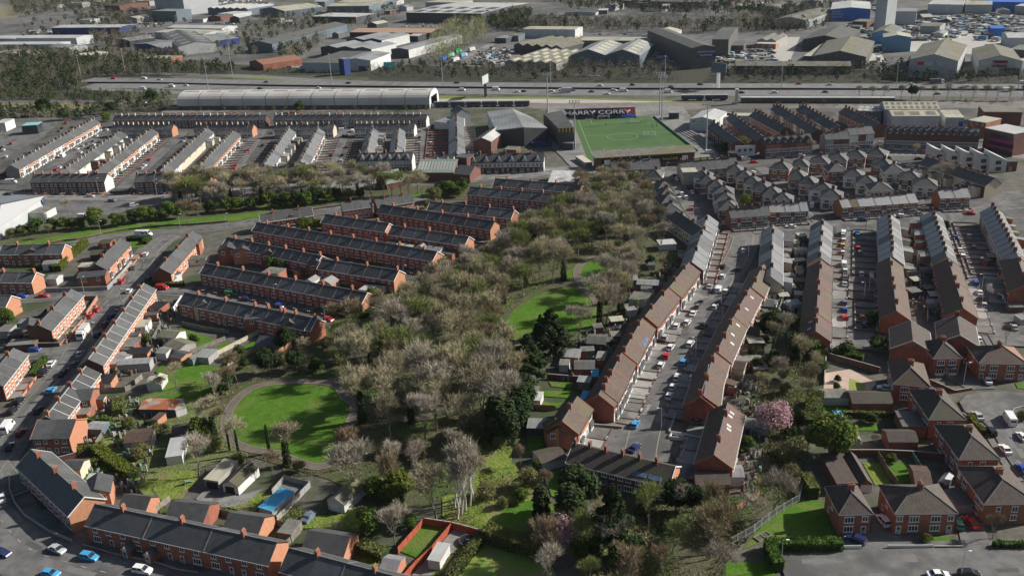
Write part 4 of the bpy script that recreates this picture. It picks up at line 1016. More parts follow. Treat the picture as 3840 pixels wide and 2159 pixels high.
shed('rear extension with gabled roof mid dark curving terrace',(430,690),(570,690),5,3.2,1,'cream','slate','along','extension','extension')
crop(0,880,S1)
for lab,p1,p2,d,h,ri,wl,rf_,kd,nm in [
 ('dark roofed garage with a white door behind the red lorry side terrace',(1410,720),(1530,725),7,2.8,0,'brick','black','flat','garage'),
 ('white box extension with pale flat roof behind the long left terrace',(1275,895),(1400,890),6,2.9,0,'white','rc','flat','extension'),
 ('dark corrugated garage with a white gable end, seen from the side',(1520,985),(1690,1000),6,3,1,'white','rm','along','garage'),
 ('light concrete garage with mossy flat roof behind the long left terrace',(1140,1085),(1290,1080),6,2.8,0,'brick','felt','flat','garage'),
 ('long shed with peeling pale roof beside the green lawn',(1580,1075),(1720,1120),7,2.6,1,'concrete','rm','along','garden_shed'),
 ('small orange shed with a slate grey roof',(1640,1180),(1745,1200),5,2.4,.6,'obrick','slate','along','garden_shed'),
 ('small white shed with a felt roof beside the orange one',(1500,1140),(1600,1150),5,2.4,.5,'white','felt','along','garden_shed'),
 ('narrow green roofed shed at the lawn corner',(1800,1195),(1860,1210),5,2.3,.8,'green','felt','across','garden_shed'),
 ('grey roofed outbuilding right of the narrow green shed',(1870,1180),(2010,1190),6,2.4,0,'concrete','rg','flat','garden_shed'),
 ('weathered white conservatory behind the long left terrace',(1060,1190),(1160,1220),5,2.6,.5,'white','slate2','along','conservatory'),
 ('L shaped grey outbuilding with washing outside',(1130,1260),(1440,1240),4,2.8,.4,'concrete','rg','along','outbuilding'),
 ('dark flat extension with orange end wall in the lower gardens',(1215,1160),(1420,1150),5,2.7,0,'obrick','black','flat','extension'),
 ('greenhouse in the lawn beside the round bare tree',(1420,1440),(1560,1430),5,2.4,.8,'ww','rc','along','greenhouse'),
 ('white lean to of the short terrace near the estate corner',(1630,420),(1750,370),4,3,.4,'white','slate','along','extension'),
 ('white conservatory in the gap below the short terrace',(1815,245),(1985,235),5,2.7,0,'white','felt','flat','conservatory'),
 ('brick rear extension with dark felt roof near the estate corner',(1790,105),(1920,95),6,5,0,'brick','felt','flat','extension'),
 ('conservatory with glass front behind the upper left row',(405,290),(545,280),5,2.8,.5,'white','felt','along','conservatory'),
 ('solar roofed greenhouse beside the left hedge',(445,430),(540,430),5,2.6,.8,'ww','rg','along','greenhouse'),
 ('flat pale roofed block behind the upper left terrace',(750,320),(900,310),5,4.8,0,'brick','rc','flat','extension'),
 ('brown tiled shed between fence and upper left terrace',(870,200),(1000,190),6,2.8,1.2,'brick2','tile2','along','outbuilding'),
 ('dark shed at the top of the upper left garden',(945,90),(1060,85),6,2.6,.5,'brick','tile','along','garden_shed'),
 ('black roofed shed left of the lorry terrace',(290,790),(400,780),6,2.6,.8,'dark','rd','along','garden_shed'),
 ('teal roofed shed beside the left bush',(160,860),(350,850),4,2.4,0,'green','rg','flat','garden_shed'),
 ('flat roofed garage row behind the red brick wall',(60,1075),(330,1055),5,2.6,0,'brick2','felt','flat','garage'),
 ('flat roofed garage left of the dark gabled wing',(70,975),(200,970),6,2.6,0,'dark','felt','flat','garage'),
 ('grey shed with a pale gable by the left edge',(-40,940),(75,935),6,2.6,0,'concrete','felt','flat','garage')]:
    shed(lab,p1,p2,d,h,ri,wl,rf_,kd,nm,nm.replace('_',' '),wins=1 if h>2.5 and wl in ('white','brick') else 0)
crop(950,880,S1)
for lab,p1,p2,d,h,ri,wl,rf_,kd,nm in [
 ('dark roofed garage with white windows behind the short estate row',(975,440),(1110,470),5,2.8,.3,'brick','black','along','garage'),
 ('white flat shed beside the dark roofed garage',(1020,530),(1130,545),5,2.6,0,'white','rw','flat','garden_shed'),
 ('pale gabled extension poking up behind the shaded terrace',(620,460),(750,480),5,3.2,1.4,'obrick','slate2','across','extension'),
 ('small white roofed extension left of the pale gabled one',(490,450),(575,460),5,3,1,'white','slate2','across','extension'),
 ('conservatory with a dark roof at the wood end of the upper row',(1740,120),(1860,140),5,2.8,.4,'white','slate','along','conservatory'),
 ('pale shed behind the longest estate terrace, right',(1660,150),(1790,170),6,2.8,1,'white','rg','along','garden_shed'),
 ('pale flat roofed extension behind the longest terrace',(1350,115),(1500,135),5,3,0,'obrick','rc','flat','extension'),
 ('gabled extension with white bargeboard behind the longest terrace',(1555,130),(1665,140),5,3,1.2,'obrick','slate2','across','extension'),
 ('long flat roofed garage block at the left end of the shaded terrace',(80,370),(235,385),6,4.2,0,'brick','felt','flat','garage'),
 ('grey boarded block at the lower estate corner',(0,830),(120,845),6,4.6,0,'brick','rg','flat','extension')]:
    shed(lab,p1,p2,d,h,ri,wl,rf_,kd,nm,nm.replace('_',' '))
crop(1900,880,S1)
for lab,p1,p2,d,h,ri,wl,rf_,kd,nm in [
 ('white sheet roofed carport above the wood edge',(1480,100),(1640,90),6,2.8,0,'white','rw','flat','carport'),
 ('flat roofed felt shed at the meadow side',(1170,440),(1265,440),6,2.6,0,'wood','felt','flat','garden_shed'),
 ('long blue grey shed with a flat roof at the meadow side',(1255,480),(1460,490),5,2.6,.5,'wb','rg','along','garden_shed'),
 ('white garage with a sheet roof beside a palm',(1180,620),(1350,640),7,2.7,0,'white','felt','flat','garage'),
 ('small hut left of the white garage',(1100,700),(1160,705),3,2.4,0,'brick2','felt','flat','garden_shed'),
 ('grey flat roofed block beside the third brown block',(1150,930),(1220,940),6,2.8,0,'brick','rg','flat','extension'),
 ('long dark shed with a ridged roof near the conifers',(770,1050),(950,1060),7,2.8,1,'dark','rd','along','garden_shed'),
 ('brick outbuilding with a grey sheet roof near the conifers',(560,1180),(690,1190),6,2.6,0,'brick','rg','flat','outbuilding'),
 ('square brown roofed outhouse near the fourth brown block',(860,1210),(945,1215),6,2.8,0,'brick','felt','flat','outbuilding'),
 ('long dark roofed brick store with a white door',(655,1300),(850,1300),6,3,.8,'brick','rd','along','outbuilding'),
 ('blue sheet roofed lean to beside the brick store',(820,1370),(885,1370),5,2.6,0,'wood','rbl','flat','garden_shed'),
 ('slate grey shed behind the fifth block',(680,1420),(800,1430),4,2.4,0,'wood','rg','flat','garden_shed'),
 ('brown roofed extension behind the fourth right block',(2160,1290),(2290,1310),6,2.8,1,'cream','tile','along','extension'),
 ('small brown pavilion with a hipped roof behind the third right block',(2230,1125),(2330,1130),5,2.6,.8,'wood','tile','along','garden_shed'),
 ('flat roofed dark extension behind the first right block',(2450,690),(2576,700),6,2.8,0,'dark','slate','flat','extension'),
 ('brown roofed extension behind the third right block',(2320,960),(2440,970),6,2.8,.8,'brick','tile2','along','extension')]:
    shed(lab,p1,p2,d,h,ri,wl,rf_,kd,nm,nm.replace('_',' '))
crop(1250,1400,S2)
for lab,p1,p2,d,h,ri,wl,rf_,kd,nm in [
 ('cream summerhouse with a white flat roof in a green garden',(1405,190),(1480,195),5,2.4,0,'white','rw','flat','summerhouse'),
 ('flat grey shed above the summerhouse',(1395,140),(1470,140),4,2.2,0,'wood','felt','flat','garden_shed'),
 ('dark flat roofed shed left of the detached pair',(1385,390),(1540,395),5,2.3,0,'dark','rg','flat','garden_shed'),
 ('collapsed garage with a ribbed brown roof',(1490,645),(1670,600),6,2.4,.6,'white','tile2','along','garage'),
 ('white roofed garden room beside the red fence',(675,1330),(760,1345),6,2.5,0,'white','rw','flat','garden_room'),
 ('grey hipped extension behind the cut off bottom terrace',(330,1400),(450,1420),5,2.8,1,'obrick','slate2','along','extension'),
 ('blue glazed greenhouse at the gable of the lowest brown block',(1765,185),(1820,190),5,2.2,0,'ww','rbl','flat','greenhouse'),
 ('black roofed lean to at the front of the dark tiled terrace',(1850,790),(1960,800),3.5,2.8,0,'brick2','slate','flat','extension')]:
    shed(lab,p1,p2,d,h,ri,wl,rf_,kd,nm,nm.replace('_',' '))
crop(2490,1400,S2)
for lab,p1,p2,d,h,ri,wl,rf_,kd,nm,dr in [
 ('brown flat roofed garage with a weathered roof behind the single hipped house',(1240,790),(1385,785),13,2.6,0,'brick2','tile2','flat','garage',None),
 ('gabled garage with a white door behind the single hipped house',(1405,790),(1490,788),12,2.4,1.2,'brick','tile2','across','garage',(.5,2.6,2.1,'trim')),
 ('brown ribbed roofed garage behind the wide hipped pair',(1800,790),(1920,800),8,2.5,1,'brick','tile','along','garage',None),
 ('grey metal roofed shed behind the wide hipped pair',(2090,940),(2215,935),6,2.4,0,'concrete','rd','flat','garden_shed',None),
 ('dark shed beside the red car side garden',(1960,780),(2020,800),5,2.2,.6,'dark','rg','across','garden_shed',None),
 ('brick bungalow garage with white arched windows',(1610,490),(1820,490),6,2.8,1.2,'brick','tile2','along','garage',None),
 ('long brick garage with a dark roof below the pink patio',(1350,215),(1640,215),7,2.8,1.4,'brick','tile2','along','garage',None),
 ('low glazed lean to left of the long brick garage',(1145,175),(1330,175),5,2.4,0,'white','rm','flat','greenhouse',None),
 ('flat roofed dark extension of the upper turned pair',(1710,380),(1880,385),8,3,0,'brick','rd','flat','extension',None),
 ('pale boarded summerhouse beside the gold conifer',(1345,480),(1410,480),4,2.4,.8,'cream','rg','across','summerhouse',None),
 ('white conservatory at the foot of the lowest brown block',(470,740),(575,740),5,2.8,.8,'white','rg','along','conservatory',None),
 ('pale roofed pergola shed behind the lowest brown block',(590,390),(750,400),5,2.4,0,'concrete','felt','flat','garden_shed',None),
 ('small red hut with a white roof behind the fourth right block',(465,100),(515,100),4,2.4,0,'brick','rw','flat','garden_shed',None),
 ('small white hut beside the orange fence',(220,865),(275,865),3,2.2,0,'wood','rw','flat','garden_shed',None),
 ('blue roofed play hut beside the gold conifer',(1225,310),(1280,310),3,2,0,'wb','rbl','flat','garden_shed',None)]:
    shed(lab,p1,p2,d,h,ri,wl,rf_,kd,nm,nm.replace('_',' '),door=dr)
# random small yard structures behind the brown blocks and rows, each its own shed with its row named
def yardsheds(row,pts,seed):
    rr=random.Random(seed)
    for i,(x,y) in enumerate(pts):
        c=G(x,y);wl=rr.choice(['wood','brick2','dark','concrete','white']);rf_=rr.choice(['felt','rg','rd','rc'])
        r=thing('garden_shed',f"{ {'wood':'timber','brick2':'brick','dark':'dark','concrete':'grey','white':'white'}[wl] } yard shed, {ORD[i]} from the top {row}",'shed',(c.x,c.y,0),rr.uniform(-.3,.3))
        L,D_,h=rr.uniform(2.5,5),rr.uniform(2.5,4),rr.uniform(2,2.6)
        b=MB();b.box(-L/2,-D_/2,0,L/2,D_/2,h,wl);b.build('wall',r)
        b=MB();b.slab([(-L/2-.1,-D_/2-.1,h+.1),(L/2+.1,-D_/2-.1,h+.1),(L/2+.1,D_/2+.1,h+.35),(-L/2-.1,D_/2+.1,h+.35)],.1,rf_);b.build('roof',r)
ORD=['first','second','third','fourth','fifth','sixth','seventh','eighth','ninth','tenth','eleventh','twelfth','13th','14th','15th','16th','17th','18th','19th','20th']+[f"{i}th" for i in range(21,60)]
crop(2840,880,S1)
yardsheds('between the main street blocks and the second street',[(250,250),(360,120),(420,190),(200,480),(400,380),(300,560),(410,500),(250,640),(350,720),(120,620),(290,440),(420,620),(400,300),(420,60)],3)
yardsheds('between the second and third right streets',[(1450,60),(1480,400),(1650,330),(1700,420),(1640,560),(1720,640),(1500,600),(1700,700),(1750,780),(1520,480),(1600,200),(1130,420)],4)
yardsheds('east of the third right street',[(2300,560),(2400,620),(2480,740),(2420,500),(2540,860),(2200,300),(2280,260)],5)
crop(1900,880,S1)
yardsheds('behind the left blocks of the main right street',[(1700,220),(1400,330),(1350,560),(1200,780),(1060,880),(1050,1020),(880,940),(780,1170),(980,1080),(560,1300)],6)
yardsheds('behind the right blocks of the main right street',[(2500,780),(2440,880),(2320,1040),(2400,1090),(2380,1250),(2440,1340),(2520,620)],8)

# ================================================================== BIG SHEDS BEYOND THE MOTORWAY
crop(0,0,S1)
W=ware
W('long navy warehouse with a cream roof at the upper left',(497,272),(1155,268),(1170,240),9,wall='wnv',roof='rw',kind='along',rise=1.5,wallb='wnv')
W('long pale grey unit with a white roof at the left edge, nearest',(155,372),(735,372),(815,342),9,wall='wg',roof='rw',kind='along',rise=1.5)
W('white roofed unit cut by the left edge',(-120,375),(150,378),(180,348),8,wall='ww',roof='rw',kind='along',rise=1.2)
W('low cream roofed strip building at the left edge below the grey unit',(-120,435),(540,432),(550,405),6,wall='wg',roof='rw',kind='along',rise=1)
W('arched grey roofed hall beside the low strip building',(470,455),(660,470),(670,430),7,wall='wg',roof='rg',kind='along',rise=2)
W('small terrace of cream roofed sheds among the trees, left edge',(-50,515),(320,520),(330,485),5,wall='cream',roof='rc',kind='along',rise=1)
W('small grey workshop among the trees left of the motorway',(740,535),(890,545),(900,505),6,wall='ww',roof='rc',kind='across',rise=1.5,mono=3)
W('tall slate blue tower block of the mill at the top left',(1470,-100),(1750,-95),(1800,-135),38,wall='wg',roof='rg',kind='flat')
W('low blue annex in front of the tall mill block',(1465,110),(1700,112),(1760,90),14,wall='wb',roof='rg',kind='flat')
W('brick office with a hipped brown roof left of the mill',(1010,55),(1150,60),(1180,20),8,wall='brick2',roof='tile',kind='along',rise=2)
W('cream zigzag roofed long shed right of the blue grey hall',(1610,270),(2140,280),(2110,250),8,wall='ww',roof='rw',kind='along',rise=2)
W('cream roofed unit in front of the zigzag shed',(1490,315),(1970,330),(1960,290),7,wall='wg',roof='rc',kind='along',rise=1)
W('blue grey hall with a ridged pale roof',(1290,430),(1560,470),(1900,320),7,wall='wnv',roof='rg',kind='across',rise=3)
W('small office with a grey flat roof beside the car park',(1110,380),(1250,400),(1350,350),7,wall='dark',roof='rg',kind='across',rise=1.5)
W('long mossy roofed factory with a white windowed side, left of centre',(1720,455),(2085,420),(2480,250),9,wall='ww',roof='rd',kind='across',rise=3.5,wallb='ww',gl=(2,5,'rg'))
W('low cream roofed hut beside the motorway trees',(1400,565),(1650,570),(1790,545),5,wall='brick',roof='rc',kind='along',rise=1)
W('long cream roofed sheds at the top behind the car yards',(2005,85),(2390,90),(2560,50),9,wall='wb',roof='rw',kind='across',rise=2,mono=6)
W('white roofed showroom at the top beside the car yards',(2100,135),(2250,140),(2280,110),6,wall='ww',roof='rw',kind='flat')
crop(950,0,S1)
W('grey hall with a wide cream double roof at the top',(60,90),(300,110),(400,50),9,wall='wb',roof='rc',kind='across',rise=4)
W('white zigzag roofed block at the top right of the cream hall',(370,100),(500,100),(560,70),7,wall='dark',roof='rw',kind='across',rise=2,mono=3)
W('long cream roofed factory at the top centre left',(710,65),(1115,60),(1120,30),10,wall='wb',roof='rc',kind='along',rise=2)
W('cream roofed factory behind the long one at the top',(810,28),(1235,30),(1230,5),10,wall='wb',roof='rc',kind='along',rise=2)
W('white topped showroom with dark glass front',(560,162),(990,168),(940,130),8,wall='dark',roof='rw',kind='flat')
W('huge white roofed store with rows of solar panels at the top centre',(1475,125),(2200,135),(2345,30),12,wall='dark',roof='rw',kind='along',rise=1.5,gl=(2,5,'slate'))
W('long green grey roofed mill shed behind the trees at centre left',(-60,430),(180,430),(560,240),9,wall='wb',roof='rd',kind='across',rise=3)
W('long tan roofed store behind the triple gabled units',(930,315),(1700,322),(1700,280),7,wall='black',roof='rt',kind='along',rise=2)
W('grey roofed double gabled unit, middle of the business park',(900,385),(1240,395),(1390,330),9,wall='dark',roof='rg',kind='across',rise=2,mono=2,wallb='ww')
W('grey roofed triple gabled unit nearer than the double gabled one',(650,460),(1140,480),(1250,420),9,wall='dark',roof='rg',kind='across',rise=2,mono=3,wallb='ww')
W('long grey roofed unit running away to the right of the business park',(1330,480),(1500,485),(1720,340),8,wall='dark',roof='rg',kind='across',rise=1.5,wallb='ww')
W('big flat dark roofed showroom with a navy sign tower beside the motorway',(470,610),(830,615),(1200,500),8,wall='wg',roof='rd',kind='flat')
W('white walled corner hall of the showroom with a ribbed grey roof',(850,590),(1130,590),(1380,515),9,wall='wg',roof='rg',kind='across',rise=2,wallb='ww',door=[(.25,9,3,'ww',2),(.75,10,4,'glass',.2)])
W('narrow navy sign tower at the showroom corner',(820,570),(870,575),(880,560),14,wall='wnv',roof='rg',kind='flat',name='sign_tower',cat='tower')
W('low office with a red hipped roof beside the motorway slip',(-40,600),(95,630),(290,540),5,wall='brick',roof='tile3',kind='across',rise=3)
W('pale flat roofed block at the very top beside the white roofed store',(1660,25),(1990,30),(1980,5),12,wall='wg',roof='rc',kind='flat')
crop(1900,0,S1)
W('cream roofed white hall beyond the zigzag workshops',(160,285),(660,290),(670,262),9,wall='ww',roof='rc',kind='along',rise=1)
W('north light roofed workshops with pale ridges',(70,440),(530,470),(600,380),7,wall='dark',roof='rm',kind='across',rise=2.5,mono=5)
W('derelict mossy sawtooth sheds beside the rubble yard',(-20,600),(480,620),(540,490),6,wall='concrete',roof='rm',kind='across',rise=2,mono=5,gl=(1,4,'rc'))
W('slate blue factory with a twin ridged pale roof',(625,535),(1285,540),(1290,430),9,wall='wb',roof='rg',kind='across',rise=5,mono=2,gl=(1,5,'rc'))
W('long cream roofed factory behind the slate blue one',(705,395),(1545,400),(1540,365),9,wall='wb',roof='rc',kind='along',rise=1.2)
W('short ridged grey hall beyond the long cream factory',(1300,350),(1540,355),(1530,290),8,wall='wg',roof='rc',kind='across',rise=3)
W('dark green roofed tall warehouse with a blue sign, front half',(1790,470),(2020,455),(1945,260),17,wall='rd',roof='rd',kind='across',rise=2)
W('dark green roofed tall warehouse, rear half to the right',(1985,385),(2145,385),(2100,268),15,wall='rd',roof='rd',kind='along',rise=2)
W('low dark flat unit right of the tall dark warehouse',(2150,445),(2290,445),(2260,400),6,wall='rd',roof='rd',kind='flat')
W('long red trimmed store in the yard at the right of the dark warehouse',(2410,425),(2600,430),(2600,415),5,wall='rr',roof='rw',kind='flat')
W('mossy roofed long range beside the motorway at the right of centre',(2200,640),(2576+750,645),(2576+700,600),6,wall='dark',roof='rm',kind='along',rise=2)
W('tarred long hut row at the top centre',(1100,10),(1930,30),(1980,5),7,wall='dark',roof='rd',kind='flat')
W('small white roofed plant building at the water works',(950,60),(1040,62),(1040,40),6,wall='wg',roof='rg',kind='across',rise=2)
for i,(x,y,r_,lab) in enumerate([(1430,105,17,'large round settling tank at the water works, left one'),(1730,108,12,'smaller round settling tank at the water works, right one')]):
    c=G(x,y);t_=thing('settling_tank',lab,'tank',(c.x,c.y,0));b=MB();b.tube((0,0,0),(0,0,2),r_,r_,32,'concrete');b.build('rim',t_)
    b=MB();b.tube((0,0,2),(0,0,2.05),r_-.6,r_-.6,32,mat('tank_water',(.1,.12,.11),rough=.2));b.build('water',t_);b=MB();b.box(-r_,-.4,2.2,r_,.4,2.6,'concrete');b.build('bridge',t_)
crop(2840,0,S1)
W('bright blue warehouse with white lettering at the top right',(710,95),(1095,92),(1000,25),12,wall='wbl',roof='rw',kind='across',rise=2)
W('brick block in front of the bright blue warehouse',(920,210),(1060,215),(1070,190),6,wall='brick2',roof='rm',kind='flat')
W('tall grey concrete tower beside the windowed grey mill',(1160,-83),(1270,-78),(1280,-95),40,wall='wg',roof='rg',kind='flat',name='tower',cat='tower')
W('grey mill building with two rows of small dark windows',(1290,115),(1540,115),(1545,85),14,wall='wg',roof='rg',kind='flat',wins=8)
W('long shed with a white roof at the very top right',(1650,45),(1990,50),(2000,10),10,wall='ww',roof='rw',kind='along',rise=2)
W('long shed with a cream roof right of the white roofed one at the top',(2010,50),(2270,50),(2280,15),10,wall='wg',roof='rc',kind='along',rise=2)
W('blue roofed long store along the top right edge',(2180,20),(2700,30),(2700,-20),10,wall='wbl',roof='wbl',kind='flat')
W('white roofed shed clipped by the top right corner',(2490,60),(2700,70),(2700,30),8,wall='wg',roof='rw',kind='along',rise=1)
W('brown roofed low shed on the scrap yard side',(1575,255),(1765,260),(1770,225),7,wall='concrete',roof='rm',kind='along',rise=1)
W('dark roofed twin of the large weathered warehouse, behind it',(440,385),(860,395),(760,290),9,wall='dark',roof='rd',kind='across',rise=4)
W('large weathered warehouse with a rust stained roof',(545,545),(1050,555),(860,400),9,wall='rd',roof='rm',kind='across',rise=4.5)
W('long buff roofed lean to on the left of the weathered warehouse',(450,545),(545,548),(420,395),6,wall='brick2',roof='rc',kind='flat')
W('blue factory with a mossy ridged roof',(1105,325),(1320,330),(1290,265),10,wall='wlb',roof='rm',kind='across',rise=3)
W('mid blue windowless hall with a pale roof',(1220,365),(1490,365),(1450,330),12,wall='wlb',roof='rc',kind='across',rise=2)
W('biggest pale grey distribution hall with red and white signs facing the motorway',(1470,580),(1940,595),(1660,430),13,wall='wg',roof='rm',kind='across',rise=4.5,door=[(.26,6,2.4,mat('red_sign',(.55,.02,.04)),9.5),(.45,9,2.4,'ww',9.5),(.6,7,2.4,'ww',9.5)])
W('white distribution hall with a maroon sign at the right edge',(2140,590),(2560,595),(2320,475),10,wall='ww',roof='rm',kind='across',rise=4,door=[(.5,10,5,mat('maroon_sign',(.2,.01,.05)),5.5),(.62,7,5,'black',0),(.85,7,5,'black',0),(.1,5,3,'black',0)])
W('royal blue container store in the scrap yard',(2260,280),(2395,280),(2360,250),9,wall='wbl',roof='wbl',kind='flat')
W('cream roofed hall at the right edge of the scrap yard',(2420,370),(2650,370),(2600,320),9,wall='wg',roof='rw',kind='along',rise=2)
W('yellow mossy roofed hut at the right edge',(2440,480),(2620,490),(2600,440),6,wall='dark',roof='rm',kind='flat')
W('mossy roofed workshop with red containers, right of the dark warehouse',(0,395),(180,400),(120,340),6,wall='concrete',roof='rm',kind='across',rise=2,mono=2)
W('grey hall behind bare trees at the top right of centre',(160,190),(470,200),(420,100),8,wall='wg',roof='rm',kind='across',rise=3)
# near the railway upper right
W('large pale green roofed depot with two rows of rooflights',(1235,1060),(1760,1060),(1760,995),10,wall='wg',roof='rc',kind='along',rise=2.5,gl=(2,9,'rm'))
W('white walled depot hall in front of the pale green one',(1305,1128),(1765,1125),(1760,1065),9,wall='ww',roof='rc',kind='along',rise=1.5,gl=(1,3,'rm'))
W('blue grey shed with rows of white rooflights left of the depot',(960,1075),(1200,1085),(1180,1035),8,wall='wb',roof='rg',kind='flat',gl=(2,4,'rw'))
W('white corner block with a cream flat roof right of the depot',(1820,1140),(2000,1142),(1990,1070),8,wall='ww',roof='rc',kind='flat',door=(.85,2.5,3,'blue',3))
W('brick flat roofed school like block at the far right',(2190,1085),(2560,1090),(2500,1030),8,wall='brick2',roof='rm',kind='flat')
W('brick office with a pale flat roof left of the magenta shop',(2040,1165),(2210,1192),(2190,1125),9,wall='brick',roof='rc',kind='flat',wins=3)
W('shop building with white roof and magenta and black front at the right edge',(2200,1240),(2480,1300),(2576,1240),12,wall='brick2',roof='rw',kind='flat',wins=0,door=[(.62,14,2.4,'glass',8),(.62,15,1.4,mat('magenta_fascia',(.35,.03,.16)),6.4),(.62,15,2,'black',4.4),(.62,15,1.2,MATS['magenta_fascia'],3),(.62,15,2.6,'glass',.2)])
# ================================================================== STATION ROOF, TRAIN, STADIUM
def barrel(label,p1,p2,width,hw=3.0,rise=7.5,n=14,seg=11):
    A=G(*p1,0);B=G(*p2,0);d=B-A;L=d.length;ang=math.atan2(d.y,d.x)
    r=thing('train_shed',label,'station',(A.x,A.y,0),ang)
    def prof(t,e=0):
        a=math.pi*t;y=width/2-math.cos(a)*(width/2+e);z=hw+(math.sin(a)**.75)*(rise+e);return y,z
    mm=mat('pale_barrel_roof',(.5,.48,.43),(.44,.42,.38),.1,rough=.6,c3=(.54,.52,.48),s3=.03)
    for i in range(seg):
        b=MB();x0,x1=L*i/seg,L*(i+1)/seg-.35
        for k in range(n):
            y0,z0=prof(k/n);y1,z1=prof((k+1)/n)
            b.slab([(x0,y0,z0),(x1,y0,z0),(x1,y1,z1),(x0,y1,z1)],.2,mm)
        b.build('roof_bay',r)
        b=MB()
        for k in range(n):
            y0,z0=prof(k/n,.12);y1,z1=prof((k+1)/n,.12);b.slab([(x1,y0,z0),(x1+.35,y0,z0),(x1+.35,y1,z1),(x1,y1,z1)],.2,'rg')
        b.build('roof_rib',r)
        b=MB();y0,z0=prof(.42,.25);y1,z1=prof(.47,.25);b.slab([(x0+3,y0,z0),(x1-3,y0,z0),(x1-3,y1,z1),(x0+3,y1,z1)],.1,'rw');b.build('roof_light',r)
    b=MB();b.box(0,.1,0,L,.3,hw,'rd');b.box(0,width-.3,0,L,width-.1,hw,'rd');b.build('side_wall',r)
    b=MB()
    for x in (0,L):
        pts=[(x,prof(k/n)[0],prof(k/n)[1]) for k in range(n+1)];c=(x,width/2,hw)
        for k in range(n):
            if 4<=k<n-4 and x>0:b.poly([pts[k],pts[k+1],(x,pts[k+1][1],hw+rise*.5),(x,pts[k][1],hw+rise*.5)],'ww')
            else:b.poly([pts[k],pts[k+1],(x,pts[k+1][1],0),(x,pts[k][1],0)],'ww')
    b.build('end_wall',r)
crop(0,0,1)
barrel('long curved pale roof of the railway station with rooflights beside the motorway',(668,412),(1612,408),26,3,9)
def train(label,p1,p2,cars,m1,m2,end=None):
    A,B=G(*p1),G(*p2);d=B-A;L=d.length;ang=math.atan2(d.y,d.x);r=thing('train',label,'train',(A.x,A.y,0),ang)
    for i in range(cars):
        x0=L*i/cars+.4;x1=L*(i+1)/cars-.4;b=MB();b.box(x0,0,.9,x1,2.8,3.6,m1,m2);b.slab([(x0,.3,4.0),(x1,.3,4.0),(x1,2.5,4.0),(x0,2.5,4.0)],.4,m2);c=b.build('carriage',r)
        b=MB();b.box(x0+1,-.03,2.0,x1-1,0,3.0,'glass');b.build('window_band',c)
        b=MB();b.box(x0+1,.3,.3,x0+5,2.5,.9,'black');b.box(x1-5,.3,.3,x1-1,2.5,.9,'black');b.build('bogie',c)
train('dark grey passenger train leaving the station roof',(1625,404),(1988,400),6,mat('train_grey',(.1,.11,.13)),'rg')
crop(1900,0,S1)
train('short blue and white train standing at the far platform',(1680,975),(2140,972),2,mat('train_blue',(.03,.06,.15)),'rw')
def shelf(label,name,cat,p1,p2,depth,h,wall,roof,**k):return shed(label,p1,p2,depth,h,0,wall,roof,'flat',name,cat,**k)
crop(1900,0,S1)
shelf('small white lift tower at the platform end','lift_tower','tower',(2210,870),(2240,870),3,10,'ww','rw')
crop(2840,0,S1)
shed('long pale platform canopy beside the railway at the right',(-160,945),(1330,948),4,3.6,0,'glass','rw','flat','platform_canopy','canopy')
# stadium
crop(1900,400,S1)
# main (left) stand: pitch side runs from near-left to far-left corner; local +y must point away from the pitch (left)
def obox(b,A,B,dep,z0,z1,m,mt=None):
    """box on base line A->B extending dep to the left of it"""
    u=(B-A).normalized();n=Vector((-u.y,u.x,0))*dep;q=[A,B,B+n,A+n]
    for i in range(4):
        p,s_=q[i],q[(i+1) % 4];b.poly([(p.x,p.y,z0),(s_.x,s_.y,z0),(s_.x,s_.y,z1),(p.x,p.y,z1)],m)
    b.poly([(p.x,p.y,z1) for p in q],mt or m)
ms=thing('main_stand','black roofed main stand on the left of the football pitch','stand',tuple(G(560,330)))
def rel(o):o.location=-o.parent.location;return o
near,far=G(655,300),G(640,125)
u=(far-near).normalized();out=Vector((-u.y,u.x,0))
q=[G(500,210,11),G(650,205,12.5),G(535,40,12.5),G(355,68,11)]
b=MB();b.slab([tuple(p) for p in q],.6,'rd');rel(b.build('roof',ms))
b=MB();nb=[Vector((p.x,p.y,0)) for p in q]
for i,j in ((3,0),(0,1),(2,3)):
    b.poly([(nb[i].x,nb[i].y,0),(nb[j].x,nb[j].y,0),(nb[j].x,nb[j].y,10.3),(nb[i].x,nb[i].y,10.3)],'rd')
rel(b.build('wall',ms))
b=MB()
for i in range(12):
    t0,t1=i/12,(i+1)/12;a0=nb[1].lerp(nb[0],t0);a1=nb[1].lerp(nb[0],t1);c0=nb[2].lerp(nb[3],t0);c1=nb[2].lerp(nb[3],t1);z=.6+i*.5
    b.poly([(a0.x,a0.y,z),(a1.x,a1.y,z),(c1.x,c1.y,z),(c0.x,c0.y,z)],mat('red_seats',(.35,.03,.03)))
rel(b.build('seating',ms))
b=MB();yel=mat('yellow_panel',(.55,.42,.03));A,B=q[0],q[1]
for i in range(9):
    p=A.lerp(B,i/9);s_=A.lerp(B,(i+1)/9);m_=yel if i % 2==0 else 'black'
    b.poly([(p.x,p.y-.8,p.z-2.2),(s_.x,s_.y-.8,s_.z-2.2),(s_.x,s_.y-.8,s_.z-.2),(p.x,p.y-.8,p.z-.2)],m_)
rel(b.build('striped_fascia',ms))
